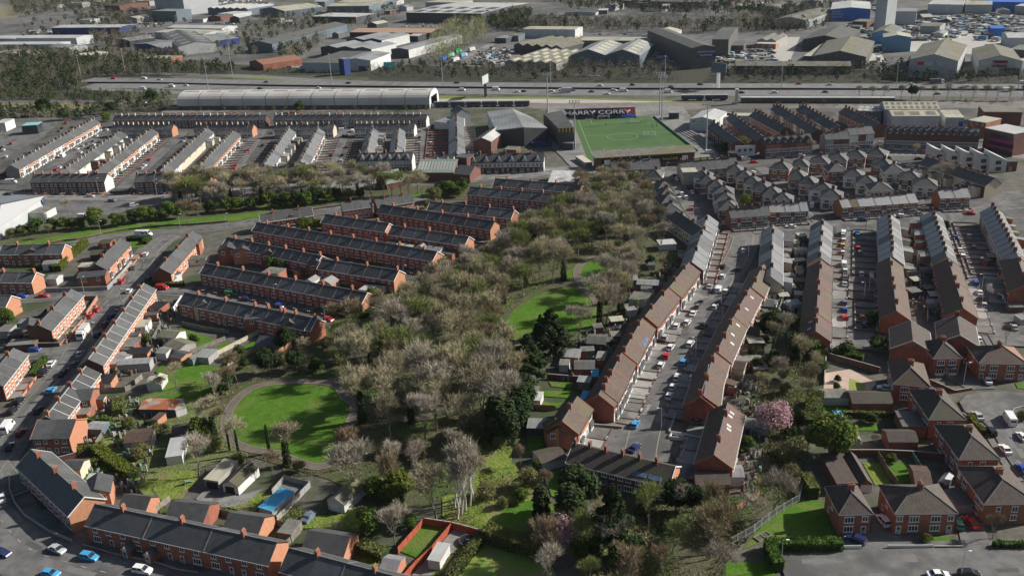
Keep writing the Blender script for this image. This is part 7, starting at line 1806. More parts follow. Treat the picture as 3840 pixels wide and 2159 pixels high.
# the row of shrubs in front of the belt
for i,(x,y,k,h) in enumerate([(120,1270,'olive',5),(220,1250,'dgreen',6),(330,1230,'dgreen',6),(370,1215,'green',8),(520,1200,'dgreen',7),(620,1190,'green',7),(700,1185,'green',6),(790,1180,'green',6),(930,1165,'green',10),(1000,1165,'dgreen',5),(1130,1155,'green',7),(1180,1150,'dgreen',6),(1300,1120,'dgreen',7),(1390,1110,'yellow',8),(1470,1100,'green',7),(1580,1090,'dgreen',6),(1640,1060,'green',8),(1720,1080,'dgreen',7),(2040,1030,'dgreen',7),(2200,1010,'green',8),(2300,1000,'green',7),(2420,1000,'dgreen',7)]):
    crop(*ML);plant(k,f"{KW[k]} in the roadside shrub row, {ORD[i]} from the left",(x,y),h,i % 2)
for i,(x,y,k,h) in enumerate([(60,980,'dgreen',7),(160,970,'green',9),(260,970,'dgreen',7),(330,965,'green',8),(430,960,'dgreen',8),(520,950,'green',8),(620,930,'dgreen',8),(720,920,'green',8),(820,905,'dgreen',7),(920,895,'olive',6),(1030,890,'dgreen',6),(1820,850,'dgreen',8),(1900,860,'green',8),(1990,870,'yellow',6),(1750,920,'olive',8),(2010,830,'dgreen',9)]):
    crop(*MC);plant(k,f"{KW[k]} under the bare belt trees, {ORD[i]} from its left end",(x,y),h,i % 2)
for i,(x,y,h,k) in enumerate([(660,1080,9,'bareB'),(1820,1120,11,'bareC'),(1935,1110,9,'bareC'),(480,1265,6,'bareA'),(1600,830,7,'bareB'),(60,1120,6,'bareB')]):
    crop(*ML);plant(k,f"single {KW[k]} standing by the main road car park, {ORD[i]} in order",(x,y),h,i % 3)
# single trees
def P1(cr,lst):
    crop(*cr)
    for k,lab,x,y,h,*v in lst:plant(k,lab,(x,y),h,v[0] if v else 0,None,v[1] if len(v)>1 else 1)
P1(R2_,[('conifer','dark conifer at the meadow lawn corner, taller right one of two',430,1190,17,0,1.3),('conifer','dark conifer at the meadow lawn corner, lower left one of two',210,1400,15,1,1.35),('conifer','third dark conifer beside the brick outbuilding',330,1010,9,2),
 ('bareB','slender bare tree alone on the lower meadow lawn',690,1050,13,1),('ivy','ivy covered tree leaning beside the meadow sheds',900,890,15,0),('palm','small palm tree beside the white garage',1250,720,4),('dgreen','round evergreen bush in the garden above the sheds',1390,300,5),('bareC','rust coloured bare tree in the long back garden',1500,370,6,1),
 ('dgreen','dark shrub behind the second right street yards',2520,960,7,0),('blossom','small pinkish bush behind the third right block',2560,1000,2)])
P1(R3_,[('dgreen','large dark green tree behind the first brown yards',150,1000,10,0),('dgreen','broad dark shrub below the lowest brown block',430,1180,9,1,1.2),('dgreen','dark shrub at the end of the second right street, left',850,1180,5,0,1.4),('dgreen','dark shrub at the end of the second right street, right',1160,1130,6,1),('green','leafy shrub beside the white sail roof',1330,1160,6),('dgreen','tall bush in the yard of the second right street',1130,880,6),('bareC','bare tree at the top of the close',2400,1060,6)])
P1(BM,[('ever','big dark evergreen in front of the dark tiled terrace',1750,1010,14,0,1.05),('conifer','very dark spreading conifer at the bottom centre',2000,1300,18,0,1.0),('cypress','dark cypress left of the big evergreen',1490,1070,10,0,1.5),('cypress','broad cypress in front of the big evergreen',1700,1150,13,0,2.0),('ever','dark evergreen at the right end of the dark tiled terrace',2450,980,9,1,1.1),('ever','second dark evergreen right of the dark tiled terrace',2570,990,8,0),
 ('blossom','pink blossom tree at the bottom centre',1620,1260,9,0,1.1),('palm','palm tree below the dark tiled terrace, left one',2170,960,5),('palm','palm tree below the dark tiled terrace, right one',2240,970,5,0),('yellow','yellow green bush under the palms',2230,1010,3.5),('green','pointed green shrub at the bottom centre',1790,1330,6),
 ('green','bright green garden shrub left, upper one',300,890,6),('yellow','yellow green round tree in the lower thicket',470,860,8),('green','bright green garden shrub left, lower one',440,960,7),('green','green shrub above the red fence',270,1140,7),('green','green shrub at the red fence corner',560,1110,4),('olive','brown leaved bush on the rough meadow',1400,830,6,0),('green','spiky green shrub on the rough meadow',1340,920,4),('olive','low round bush at the meadow foot',1100,880,4,1,1.3),('green','small laurel above the collapsed garage',1455,690,3),
 ('bareA','wide bare tree left of the white birches',740,1050,13,2,1.2),('bareB','upright bare tree above the red fenced lawn',440,1230,10,1),('olive','small twiggy bush beside the garden wall',1210,960,3),('yellow','flowering laurel cluster on the meadow top',1010,490,5,1),('dgreen','dark round shrub at the meadow head',1130,500,4),('olive','reddish round bush at the meadow head',1195,530,4)])
for i,(x,y,h) in enumerate([(890,1040,14),(920,1010,15),(948,985,15),(980,950,15),(1010,915,16),(868,960,13),(905,940,14),(940,900,14),(985,880,14)]):crop(*BM);plant('birch',f"white stemmed birch in the clump on the grass, {ORD[i]} counting from the camera",(x,y),h,i % 3)
for i,(x,y,h) in enumerate([(1180,490,14),(1230,510,13),(1260,470,12),(1300,430,12),(1330,360,13),(1350,300,11),(1380,250,11),(1200,420,12)]):crop(*BM);plant('ever' if i % 2 else 'cypress',f"ivy dark evergreen in the railing row beside the back gardens, {ORD[i]} from its foot",(x,y),h,i % 2,None,1.0 if i % 2 else 1.7)
P1(BL,[('bareA','round bare tree on the back lawn left',1262,118,8,0,1.1),('bareA','small leaning bare tree beside the greenhouse',1165,130,5,1),('bareB','spreading bare tree above the rough lawn',1425,740,12,1),('ivy','ivy covered bare tree left of the oval path',1540,470,12,1),('green','evergreen bush beside the oval path',1440,470,7),('cypress','narrow ivy column on the oval path rim, left one',1645,555,8,0,.28),('cypress','narrow ivy column on the oval path rim, middle one',1710,590,8,0,.34),('cypress','narrow ivy column on the oval path rim, right one',1930,575,9,0,.4),('ivy','ivy covered bushy tree on the near oval rim',2060,660,12,0,1.2),('bareA','bare forked tree beside the ivy columns',1700,560,9,2),
 ('bareB','large bare tree on the right beside the grey gabled shed',2550,860,13,0,1.3),('olive','pale scrub bush in the left scrub garden',1010,600,4,0,1.4),('olive','pale scrub bush beside the barn',1150,450,4,1,1.3),('olive','scrub bush behind the barn',930,400,4),('yellow','yellow green bush by the brick hut',1010,290,3),('dgreen','dark bush left of the upper oval rim',1600,130,8,0),('bareC','twiggy bare tree left of the upper oval rim',1640,170,9,0)])
P1(TP,[('yellow','big olive yellow bush at the left edge',90,860,6),('palm','palm like shrub above the yellow bush',210,740,3),('dgreen','garden bush beside the lorry terrace',540,1060,2.5),('dgreen','dark shrub beside the blue garden swing',1880,1060,4),('green','small leafy garden tree with an orange seat',1430,1060,4),('yellow','little flowering bush in the middle gardens',1560,1060,3)])
P1(MC,[('yellow','big round olive hedge tree in the estate gardens',520,1210,7,0,1.3),('yellow','second round olive bush touching the big one',620,1200,6,1,1.2),('green','rounded bush beside the short estate row',1670,980,4),('dgreen','dark pointed cypress below the station roof',445,60,9)])
P1((950,880,S1),[('yellow','yellow green tree between two estate rows',180,330,6),('dgreen','dark green tree beside the yellow one',275,370,6),('green','dark evergreen beside the big estate gable',1160,650,6,0)])
P1(MR,[('dgreen','olive bushy tree behind the black ticket cabin, left',2110,440,7,0,1.2),('olive','olive bushy tree behind the black ticket cabin, right',2270,430,9,1,1.2),('yellow','yellow green tree among the left semis',2310,960,6)])
P1(M4,[('bareB','large round bare tree beside the long dark terrace',1780,790,12,1,1.4),('dgreen','round bush in front of the grey hipped pair',1265,545,4),('bareA','street tree in the parking area, bare',1520,520,8),('bareB','thin bare street tree before the blue shopfront',510,480,8),('dgreen','shrub at the right edge rows',1800,1200,5)])
P1(BR,[('gold','large golden green conifer in the gardens',1180,590,13,0,1.15),('blossom','pink blossom tree on the right slope',775,430,10,1,1.15),('dgreen','small green tree behind the lowest brown block',590,560,5),('bareB','bare spreading tree on the lower right slope',770,1030,11,2,1.1),('bareC','twiggy bare tree beside the railing',370,1290,12,1,1.2),('bareC','bare tree at the right drive',2350,1180,6,1),('green','green shrub beside the small white hut',310,910,4),('green','green shrub in the neat back lawn',1620,660,3.5),('dgreen','small dark shrub in the pink patio',1240,60,2.5),('dgreen','second small shrub in the pink patio',1235,120,2.5),('yellow','shrub bed below the wide hipped pair',1880,1200,2,0,1.3),('yellow','shrub bed in the turning circle',2560,330,2.5,0,1.4),('bareB','pale twiggy shrub beside the arched garage',1510,540,4),('green','climbing bush left of the gold conifer',1230,620,4),('dgreen','dark bush row below the turned pair',1480,350,3,0,1.5)])
crop(0,0,S1);P1((0,0,S1),[('dgreen','dark round tree left of the station roof',1480,1010,13,0),('ever','dark evergreen at the end of the longest left terrace',1080,1100,10,1),('green','green bush at the end of the longest left terrace',1030,1180,8),('dgreen','broad dark tree above the bus car park',430,1110,14,0,1.2),('dgreen','dark shrub right of the broad tree',620,1160,10,1)])
P1((2840,0,S1),[('ever','dark ivy tree standing against the motorway at the right',1490,960,11,0,.9)]+[('bareB',f"bare tree along the right part of the motorway, {ORD[i]} from the left",x,965,9,i % 3,1) for i,x in enumerate((975,1110,1210,1390,1560,1700,1830,1960,2080,2200,2310,2430,2560))])
# far-off belts that read as one mass
def belt(label,cr,poly_,gap,hr_,seed,cols,name='distant_woodland',q=70):
    pts=scatter(cr,poly_,gap,seed);rr=random.Random(seed);b=MB()
    for c in pts:
        H=rr.uniform(*hr_);W_=H*rr.uniform(.5,.8);k=rr.choice(cols);ev=k in ('lfD','ivy','lfG')
        b.tube(c,c+Vector((0,0,H*.6)),H*.02,H*.01,3,'bark',False)
        for _ in range(q):
            d=rdir(rr);e=Vector((c.x+d.x*W_/2*rr.uniform(.3,1),c.y+d.y*W_/2*rr.uniform(.3,1),H*(.55+.43*d.z*rr.uniform(.4,1))))
            if ev:
                nn=rdir(rr,.6);u=nn.orthogonal().normalized();v=nn.cross(u);s=H*.05*rr.uniform(.6,1.3);b.poly([e-u*s-v*s,e+u*s-v*s,e+u*s+v*s,e-u*s+v*s],k)
            else:blade(b,e,(d+Vector((0,0,.5))+rdir(rr)*.5).normalized(),H*.22*rr.uniform(.6,1.3),H*.006,k,rr);blade(b,e,(d+Vector((0,0,.2))+rdir(rr)*.7).normalized(),H*.2,H*.005,k,rr)
    o=b.build(name);o['kind']='stuff';o['label']=label;o['category']='woodland'
Z0=(0,0,1);BT=['twA','twF','bark','twF','lfD','ivy'];
belt('bare and dark trees on the embankment left of the motorway',Z0,[(-60,215),(200,205),(420,225),(640,245),(880,262),(880,278),(500,285),(330,290),(280,335),(-60,345)],5.6,(6,12),31,['twF','twF','lfD','lfD','ivy','ivy','bark'])
belt('dark scrub between the railway and the motorway at the left',Z0,[(-60,345),(280,345),(340,355),(640,350),(640,378),(300,380),(-60,375)],4.6,(3,7),32,['lfD','ivy','twF','lfG'])
belt('trees between the left terraces and the railway',Z0,[(-60,415),(200,412),(420,400),(640,390),(640,415),(420,425),(380,450),(60,450),(-60,450)],6,(6,10),33,['lfD','twF','ivy','twA'])
belt('bare trees above the bus station and around the low cream units',Z0,[(-60,195),(330,195),(640,205),(700,222),(640,245),(300,225),(-60,215)],6.5,(6,11),34,BT)
belt('bare trees around the showroom and business park',Z0,[(1060,170),(1170,140),(1230,150),(1160,200),(1110,230),(1040,225)],6.5,(8,13),35,['twF','twA','lfD'])
belt('broad bare wood beside the line of box trailers',Z0,[(1600,225),(1640,150),(1700,95),(1800,90),(1830,140),(1760,180),(1680,235)],6.8,(10,15),36,['twA','twF','twD'])
belt('dark trees at the end of the huge white roofed store',Z0,[(1810,60),(1900,50),(1990,60),(1960,115),(1850,120)],6.8,(10,15),37,['lfD','lfD','ivy','twF'])
belt('long bare tree line above the factories, top centre',Z0,[(1900,95),(2060,85),(2300,92),(2660,100),(2800,80),(2900,110),(2780,128),(2400,122),(1940,118)],6.8,(10,15),38,['twF','twF','twF','twA','lfD'])
belt('trees along the top edge at the left',Z0,[(40,5),(240,0),(560,5),(520,30),(260,45),(120,65),(60,60)],9,(9,14),39,['twF','twF','lfD'])
belt('trees around the tall mill and upper yards',Z0,[(280,60),(560,45),(640,40),(560,75),(420,95),(300,85)],9,(8,12),40,['lfD','twF','twF'])
belt('trees on the top edge right of the white roofed store',Z0,[(2050,0),(2500,10),(2900,20),(2880,70),(2660,60),(2150,40)],9.5,(8,14),41,['lfD','twF','twF','lfD'])
belt('dark bare embankment trees right of the business park',Z0,[(1380,262),(1560,240),(1850,255),(1850,298),(1500,296),(1380,285)],5.8,(5,9),42,['twF','bark','lfD','ivy','twF'])
belt('bare embankment trees behind the stadium, beyond the motorway',Z0,[(1850,262),(2300,240),(2500,262),(2560,298),(2500,306),(1860,303)],5.8,(6,10),43,['twF','bark','twF','ivy','bark'])
belt('bare embankment trees right of the lattice hoarding',Z0,[(2700,268),(3150,262),(3420,250),(3420,285),(4000,285),(4000,312),(2700,308)],5.8,(5,10),44,['twF','bark','lfD','bark','ivy'])
belt('trees left of the dark sheds at the top right',Z0,[(2860,60),(3000,40),(3100,60),(3110,100),(2960,130),(2860,125)],7,(8,13),45,['twF','twF','lfD'])
belt('gorse and scrub in front of the showroom',Z0,[(980,262),(1280,270),(1280,284),(1000,276)],5,(2,4),46,['lfG','lfD','twF'])
belt('low bushes between the station roof and the long terrace',Z0,[(700,415),(1600,412),(1600,422),(700,424)],6,(2,5),47,['twF','lfG','lfD'])
belt('small trees along the railway at the right of the stadium',Z0,[(2900,395),(3840,385),(3840,398),(2900,408)],9,(3,6),48,['twF','lfD','twF'])
belt('trees around the upper left car yards',Z0,[(330,100),(470,90),(560,170),(420,190),(340,160)],7.5,(8,12),49,['twF','twF','lfD'])
belt('trees right of the mossy roofed factory',Z0,[(700,170),(980,90),(1080,60),(1240,80),(1230,110),(1000,150),(960,215),(840,222)],9.5,(6,11),50,['twF','twA','lfD'])
# hedges
def hedge(label,cr,pts,w_,h,k='lfH',n=46,name='hedge'):
    crop(*cr);P=Gs(pts);b=MB();rr=random.Random(seed_of(label));c0=P[0].copy()
    for i in range(len(P)-1):
        a,e=P[i]-c0,P[i+1]-c0;L=(e-a).length;u=(e-a)/L;nn=Vector((-u.y,u.x,0))*w_*.42
        q=[a-nn,e-nn,e+nn,a+nn]
        for z0,z1 in ((0,h*.93),):
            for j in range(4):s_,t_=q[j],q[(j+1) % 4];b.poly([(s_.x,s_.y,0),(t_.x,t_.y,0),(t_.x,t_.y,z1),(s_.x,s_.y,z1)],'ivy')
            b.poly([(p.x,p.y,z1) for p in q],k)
        for _ in range(int(L*(w_+2*h)*n/3)):
            t=rr.random();f=rr.random();
            if f<w_/(w_+2*h):o_,z=rr.uniform(-.5,.5)*w_,h*rr.uniform(.93,1.08)
            else:o_,z=rr.choice((-.5,.5))*w_*rr.uniform(.85,1.1),h*rr.random()
            p=a+u*L*t+nn.normalized()*o_+Vector((0,0,z+.15*math.sin(t*L*1.3)));d=rdir(rr,.4);uu=d.orthogonal().normalized();v=d.cross(uu);s=rr.uniform(.1,.22)
            b.poly([p-uu*s-v*s*.7,p+uu*s-v*s*.7,p+uu*s*.7+v*s,p-uu*s*.7+v*s],k)
    o=b.build(name);o.location=c0;tag(o,label,'hedge')
hedge('thick hedge separating the two bottom lawns',BM,[(1085,1175),(1250,1240),(1420,1290),(1540,1330)],3.5,3.4)
hedge('long clipped hedge running down beside the trampoline garden',BM,[(1075,1190),(980,1300),(860,1448),(840,1500)],2.2,2.2)
hedge('tall clipped hedge beside the bottom right road',BR,[(750,1260),(1000,1262),(1270,1258)],2.4,2.6,'lfG')
hedge('hedge corner running down to the street lamp',BR,[(750,1250),(770,1330),(820,1420)],2.4,2.8,'lfG')
hedge('clipped block hedge beside the single hipped house',BR,[(1010,790),(1070,900)],2.6,3.4)
hedge('upper hedge beside the gardens of the slope',BR,[(1080,210),(1060,330),(1050,420)],4,4)
hedge('low hedge at the right edge of the bottom road',BR,[(2350,1245),(2640,1245)],1.4,1.5,'lfG')
hedge('short yellow hedge beside the black car in the close',BR,[(2180,330),(2280,440)],1.4,1.6,'lfY')
hedge('hedge along the top of the right back gardens',BR,[(1230,300),(1480,310),(1690,310)],1.2,1.6)
hedge('big golden hedge branching in the left gardens',BL,[(690,560),(780,640),(870,700),(970,760)],3.2,2.6,'lfY')
hedge('upper arm of the golden hedge along the timber fence',BL,[(560,590),(680,560)],2,2.2,'lfY')
hedge('lower arm of the golden hedge beside the small lawn',BL,[(590,690),(740,640)],2,2.2,'lfY')
hedge('clipped hedge block beside the white extension left',BL,[(860,220),(850,310)],3,2.6)
hedge('low hedge behind the gabled rear wing',BL,[(590,360),(800,350)],2,1.8,'lfG')
hedge('hedge of the small front garden beside the white saloon',TP,[(440,1205),(370,1290),(320,1380)],1.8,1.6,'lfG')
hedge('tall hedge dividing the upper left gardens',TP,[(560,360),(640,250),(740,180),(830,100)],3,2.8,'lfY')
hedge('short hedge across the upper left gardens',TP,[(340,330),(560,345)],1.8,1.8,'lfG')
hedge('round ended hedge at the curved road junction',TP,[(1230,60),(1390,60)],1.6,1.8,'ivy')
hedge('hedge along the corner lawn by the curved road',TP,[(1400,100),(1450,40)],2,2,'lfG')
hedge('hedge beside the red van',TP,[(1380,500),(1780,500)],1.8,1.8)
hedge('hedge at the foot of the big estate gable',(950,880,S1),[(740,780),(990,830),(1100,790),(1230,700)],2.2,2,'lfG')
hedge('hedge between the wood and the upper estate row end',(950,880,S1),[(1840,190),(1970,215)],1.6,1.8)
hedge('dark hedge of the pink patio garden',R3_,[(720,1170),(1020,1230)],2.5,2.4,'lfG')
hedge('hedge across the bottom back garden',BM,[(190,1260),(370,1330)],3,2.4)
# undergrowth
def tufts(label,cr,poly_,n,size,cols,seed,avoid=(),name='undergrowth'):
    crop(*cr);P=Gs(poly_);rr=random.Random(seed);x0,x1=min(p.x for p in P),max(p.x for p in P);y0,y1=min(p.y for p in P),max(p.y for p in P);b=MB();k=0;g=0
    while k<n and g<n*20:
        g+=1;x,y=rr.uniform(x0,x1),rr.uniform(y0,y1)
        if math.sin(x*.31)+math.cos(y*.27+x*.11)<rr.uniform(-1.6,.6):continue
        if not inside(P,x,y) or any(inside(a,x,y) for a in avoid):continue
        k+=1;m_=cols[int((math.sin(x*.13+y*.07)+1)*.5*len(cols)) % len(cols)] if rr.random()<.6 else rr.choice(cols)
        for _ in range(3):blade(b,Vector((x+rr.uniform(-.5,.5),y+rr.uniform(-.5,.5),0)),rdir(rr,1.1),rr.uniform(*size),rr.uniform(.06,.16),m_,rr)
    o=b.build(name);o['kind']='stuff';o['label']=label;o['category']='undergrowth'
WP=[(2180,640),(2400,640),(2480,760),(2500,900),(2560,960),(2380,1130),(2330,1290),(2020,1300),(1970,1500),(1900,1640),(1840,1800),(1600,1900),(1400,1900),(1240,1800),(900,1760),(780,1650),(760,1480),(860,1330),(1150,1300),(1300,1180),(1480,1060),(1650,950),(1900,860),(2060,740)]
tufts('dead grass, bramble and ivy on the floor of the central wood',Z0,WP,16000,(.4,1.1),['scr','tuft','lfH','lfG','twC'],61,AV)
tufts('tussocky grass of the sunlit rough meadow',BM,[(1000,470),(1130,490),(1280,500),(1270,640),(1400,760),(1380,830),(1280,930),(1240,1080),(1100,1150),(850,1080),(780,1020),(820,900),(1040,860),(1050,640)],5000,(.2,.55),['tuft','tuft','scr','lfG'],62)
tufts('bramble and dead stems on the right slope',BR,[(450,-120),(1140,-120),(1060,160),(1040,560),(1000,780),(930,900),(700,1090),(450,1300),(420,1500),(-600,1500),(-600,1020),(100,900),(560,880),(720,640),(700,400),(640,60)],9000,(.3,1.0),['scr','lfH','ivy','scr','twC','tuft'],63)
tufts('weeds and long grass in the left scrub gardens',BL,[(880,180),(1180,120),(1560,200),(1640,360),(1700,560),(1560,640),(1400,760),(1300,900),(1020,860),(960,700),(700,520),(760,400)],4000,(.2,.6),['tuft','scr','scr','lfH'],64)
tufts('weeds in the gravel yards of the lower gardens',BL,[(1500,950),(1900,850),(2200,1000),(2576,1000),(2576,1130),(2100,1110)],1800,(.2,.5),['tuft','scr'],65)
# ================================================================== FENCES AND GARDEN WALLS
def fence(label,cr,pts,h=1.7,m_='wood',name='garden_fence',cat='fence',posts=2.4,wall=False,see=False):
    crop(*cr);P=Gs(pts);c0=P[0].copy();r=thing(name,label,cat,(c0.x,c0.y,0));pm=cached(('post',m_,h),lambda:_post(m_,h));np_=0
    for i in range(len(P)-1):
        a,e=P[i]-c0,P[i+1]-c0;L=(e-a).length;ang=dirto(a,e);b=MB()
        if see:
            for z in (h*.25,h*.95):b.box(0,-.03,z-.04,L,.03,z+.04,m_)
            k=int(L/.35)
            for j in range(k):b.box(L*j/k,-.025,0,L*j/k+.06,.025,h,m_)
        elif wall:b.box(0,-.12,0,L,.12,h,m_);b.box(0,-.16,h,L,.16,h+.07,'concrete')
        else:
            b.box(0,-.03,.05,L,.03,h,m_)
            k=int(L/.45)
            for j in range(k):b.box(L*j/k,-.05,.05,L*j/k+.2,.05,h-.04,m_)
        b.build('panel',r,loc=a,rot=ang)
        if posts:
            for j in range(int(L/posts)+1):
                if np_<60:ob('post',pm,r,a+(e-a)*min(1,j*posts/L),ang);np_+=1
def _post(m_,h):b=MB();b.box(-.09,-.09,0,.09,.09,h+.12,'trim' if m_=='trim' else m_);return b.data('post')
fence('red timber fence, left side of the enclosed lawn',BM,[(650,1080),(465,1290)],1.9,'rfence')
fence('long red timber fence, right side of the enclosed lawn running to the bottom',BM,[(850,1110),(700,1290),(590,1390),(500,1490)],1.9,'rfence')
fence('dark red wall above the enclosed lawn and trampoline garden',BM,[(650,1080),(850,1110),(1055,1165)],1.9,'rfence',wall=True)
fence('grey panel fence of the gravel garage yard',BL,[(2040,770),(2220,815),(1985,1060)],1.8,'concrete','panel_fence')
fence('pale panel fence left of the blue roofed garage',BL,[(2030,780),(1950,870)],1.8,'concrete','panel_fence')
fence('white picket like fence right of the front terrace garden',BL,[(2150,1140),(2000,1290)],1.7,'wood')
fence('timber fence above the pale shed yard',BL,[(1865,1180),(1960,1080),(2150,1130)],1.7,'wood')
fence('short red panel fence behind the front terrace',BL,[(1390,955),(1580,995)],1.6,'rfence')
fence('timber fence left of the grey gabled extension',BL,[(1100,1010),(1220,910)],1.7,'wood')
fence('garden fence behind the second grey extension',BL,[(1560,1000),(1860,1075)],1.5,'wood')
fence('fence between rough lawn and barn path',BL,[(900,760),(1020,880)],1.6,'wood')
fence('timber fence running below the corner house',BL,[(370,590),(560,540),(690,520),(750,430)],1.7,'wood')
fence('red boarded fence below the corner house',BL,[(410,640),(660,575)],1.7,'brick2',wall=True)
fence('curving white topped front wall at the bottom left bend',BL,[(70,740),(75,850),(110,940),(180,1030),(260,1080),(350,1140),(520,1215)],1.0,'grey','garden_wall','garden wall',4,True)
fence('brick and white front wall before the front terrace',BL,[(590,1240),(800,1300),(940,1330),(1130,1370),(1280,1420),(1420,1440)],.8,'brick','garden_wall','garden wall',4,True)
fence('dividing front garden wall at the curving terrace',BL,[(95,895),(275,830)],.8,'brick2','garden_wall','garden wall',0,True)
fence('fence beside the long timber garden below the rear conservatory',BL,[(700,140),(900,130),(940,110)],1.7,'wood')
fence('second long garden fence below the brick garage',BL,[(680,220),(830,215),(850,200)],1.7,'wood')
fence('blue grey wall around the upper left corner garden',TP,[(445,560),(1040,540),(1180,400),(1275,290)],1.8,'grey','garden_wall','garden wall',6,True)
fence('orange fence around the small corner terrace garden',TP,[(800,630),(945,625),(840,790)],1.6,'obrick','garden_wall','garden wall',0,True)
fence('low front wall beside the white lorry',TP,[(800,840),(580,1080)],.9,'obrick','garden_wall','garden wall',3,True)
fence('brick wall of the lorry terrace yards along the cross street',TP,[(50,1105),(300,1090),(580,1085)],1.7,'brick2','garden_wall','garden wall',0,True)
fence('long pale fence beside the steep lawn near the estate corner',TP,[(1990,1220),(2230,1100),(2500,960)],1.6,'cream')
fence('cream boarded wall below the steep lawn',TP,[(2200,1270),(2470,1130)],1.8,'cream','garden_wall','garden wall',0,True)
fence('timber fence between two narrow lawns',TP,[(1850,1150),(2180,1020)],1.6,'wood')
fence('fence at the foot of the pale rendered wing garden',TP,[(1770,880),(1990,930),(2220,960)],1.6,'wood')
fence('white fence beside the dark garage near the estate corner',TP,[(1680,740),(1760,620)],1.7,'trim')
fence('timber fence right of the dark corrugated garage',TP,[(1560,880),(1470,1040)],1.7,'wood')
fence('bright timber fence of the greenhouse plot',TP,[(1310,1448),(1380,1390)],1.8,'wood')
fence('fence along the back lawn with the round bare tree',BL,[(1110,185),(1300,115),(1450,110),(1560,70)],1.0,'wood',see=True)
fence('low brick wall with piers along the grass strip',ML,[(430,1335),(620,1300),(740,1290),(870,1265),(990,1235),(1120,1210),(1250,1190),(1370,1180),(1495,1165),(1620,1155),(1730,1150),(1855,1145),(1975,1135),(2095,1125),(2200,1115)],.9,'brick2','pier_wall','garden wall',12,True)
fence('second stretch of the brick pier wall beside the curved road',MC,[(570,1000),(670,985),(760,972),(840,960)],.9,'brick2','pier_wall','garden wall',9,True)
fence('tall steel railing down the right slope beside the side lawn',BR,[(990,810),(965,920),(850,985),(740,1060),(640,1140),(480,1230)],2.2,'metalg','railing','railing',2.6,see=True)
fence('orange timber fence at the foot of the lowest brown block',BR,[(520,985),(680,880)],1.6,'obrick')
fence('orange fence beside the small white hut',BR,[(190,830),(240,920)],1.6,'obrick')
fence('brick wall across the right back gardens',BR,[(1290,590),(1540,590),(1780,600),(2000,620)],1.9,'brick2','garden_wall','garden wall',0,True)
fence('grey timber fence down the neat back lawns, left one',BR,[(1530,600),(1600,720),(1670,810)],1.8,'wood')
fence('blue green fence down the neat back lawns, right one',BR,[(1770,600),(1850,720)],1.8,'green')
fence('low white wall before the wide hipped pair',BR,[(1600,1248),(1750,1248),(1920,1246)],.8,'trim','garden_wall','garden wall',5,True)
fence('white garden wall before the single hipped house',BR,[(1270,1258),(1410,1256)],1.0,'trim','garden_wall','garden wall',0,True)
fence('brick wall of the shrub bed before the wide hipped pair',BR,[(1930,1250),(2140,1250)],.7,'brick','garden_wall','garden wall',0,True)
fence('dark wall above the pink patio',R3_,[(690,1200),(1180,1340)],2.0,'brick2','garden_wall','garden wall',0,True)
fence('white wall at the left of the pink patio',R3_,[(660,1210),(645,1448)],1.4,'trim','garden_wall','garden wall',0,True)
fence('low curved wall beside the turning circle',BR,[(1900,60),(2080,140),(2200,120)],.9,'brick2','garden_wall','garden wall',0,True)
fence('white ring wall of the planted island in the close',BR,[(2490,300),(2500,265),(2560,250),(2640,255)],.7,'trim','garden_wall','garden wall',0,True)
fence('low brick wall between turning head and gardens',BM,[(1835,380),(2065,400)],1.0,'obrick','garden_wall','garden wall',0,True)
fence('white capped wall right of the turning head',BM,[(2420,440),(2400,470),(2540,480)],.9,'trim','garden_wall','garden wall',0,True)
fence('low white posts beside the lowest brown block yards',BR,[(85,300),(35,430),(270,470)],.9,'trim','garden_wall','garden wall',0,True)
fence('white topped low wall of the front yards, lower right block',BR,[(150,540),(120,620)],.9,'trim','garden_wall','garden wall',2,True)
fence('timber fence round the upper green gardens, left of the detached pair',BM,[(1380,255),(1590,265)],1.7,'obrick')
fence('dark fence under the meadow side sheds',R2_,[(1140,540),(1300,560),(1470,560)],1.7,'brick2')
fence('long brick wall left of the store outbuilding',R2_,[(390,1390),(640,1410),(830,1420)],1.7,'brick2','garden_wall','garden wall',0,True)
for i,(x0,y0,x1,y1) in enumerate([(1150,900,880,960),(1230,760,1060,800),(1440,560,1180,520),(1600,400,1380,400),(1000,1130,780,1110),(960,1230,700,1230)]):
    fence(f"garden dividing fence behind the left brown blocks, {ORD[i]} in order",R2_,[(x0,y0),(x1,y1)],1.6,['wood','brick2'][i % 2])
for i,(x0,y0,x1,y1) in enumerate([(2440,760,2576,790),(2330,1040,2500,1070),(2290,1170,2490,1160),(2300,1250,2480,1290),(2160,1400,2400,1400)]):
    fence(f"garden dividing fence behind the right brown blocks, {ORD[i]} in order",R2_,[(x0,y0),(x1,y1)],1.6,['wood','brick2'][i % 2])
for i,(x0,y0,x1,y1) in enumerate([(160,380,300,400),(180,540,300,560),(220,800,440,820),(320,380,480,380),(340,460,470,470),(250,620,200,790),(310,500,310,260),(1420,560,1570,570),(1600,700,1450,680),(1560,240,1570,560),(1640,600,1640,860),(1400,320,1550,330)]):
    fence(f"yard wall between the right hand rows, {ORD[i]} in order",R3_,[(x0,y0),(x1,y1)],1.7,['brick2','concrete','wood'][i % 3],'garden_wall','garden wall',0,True)
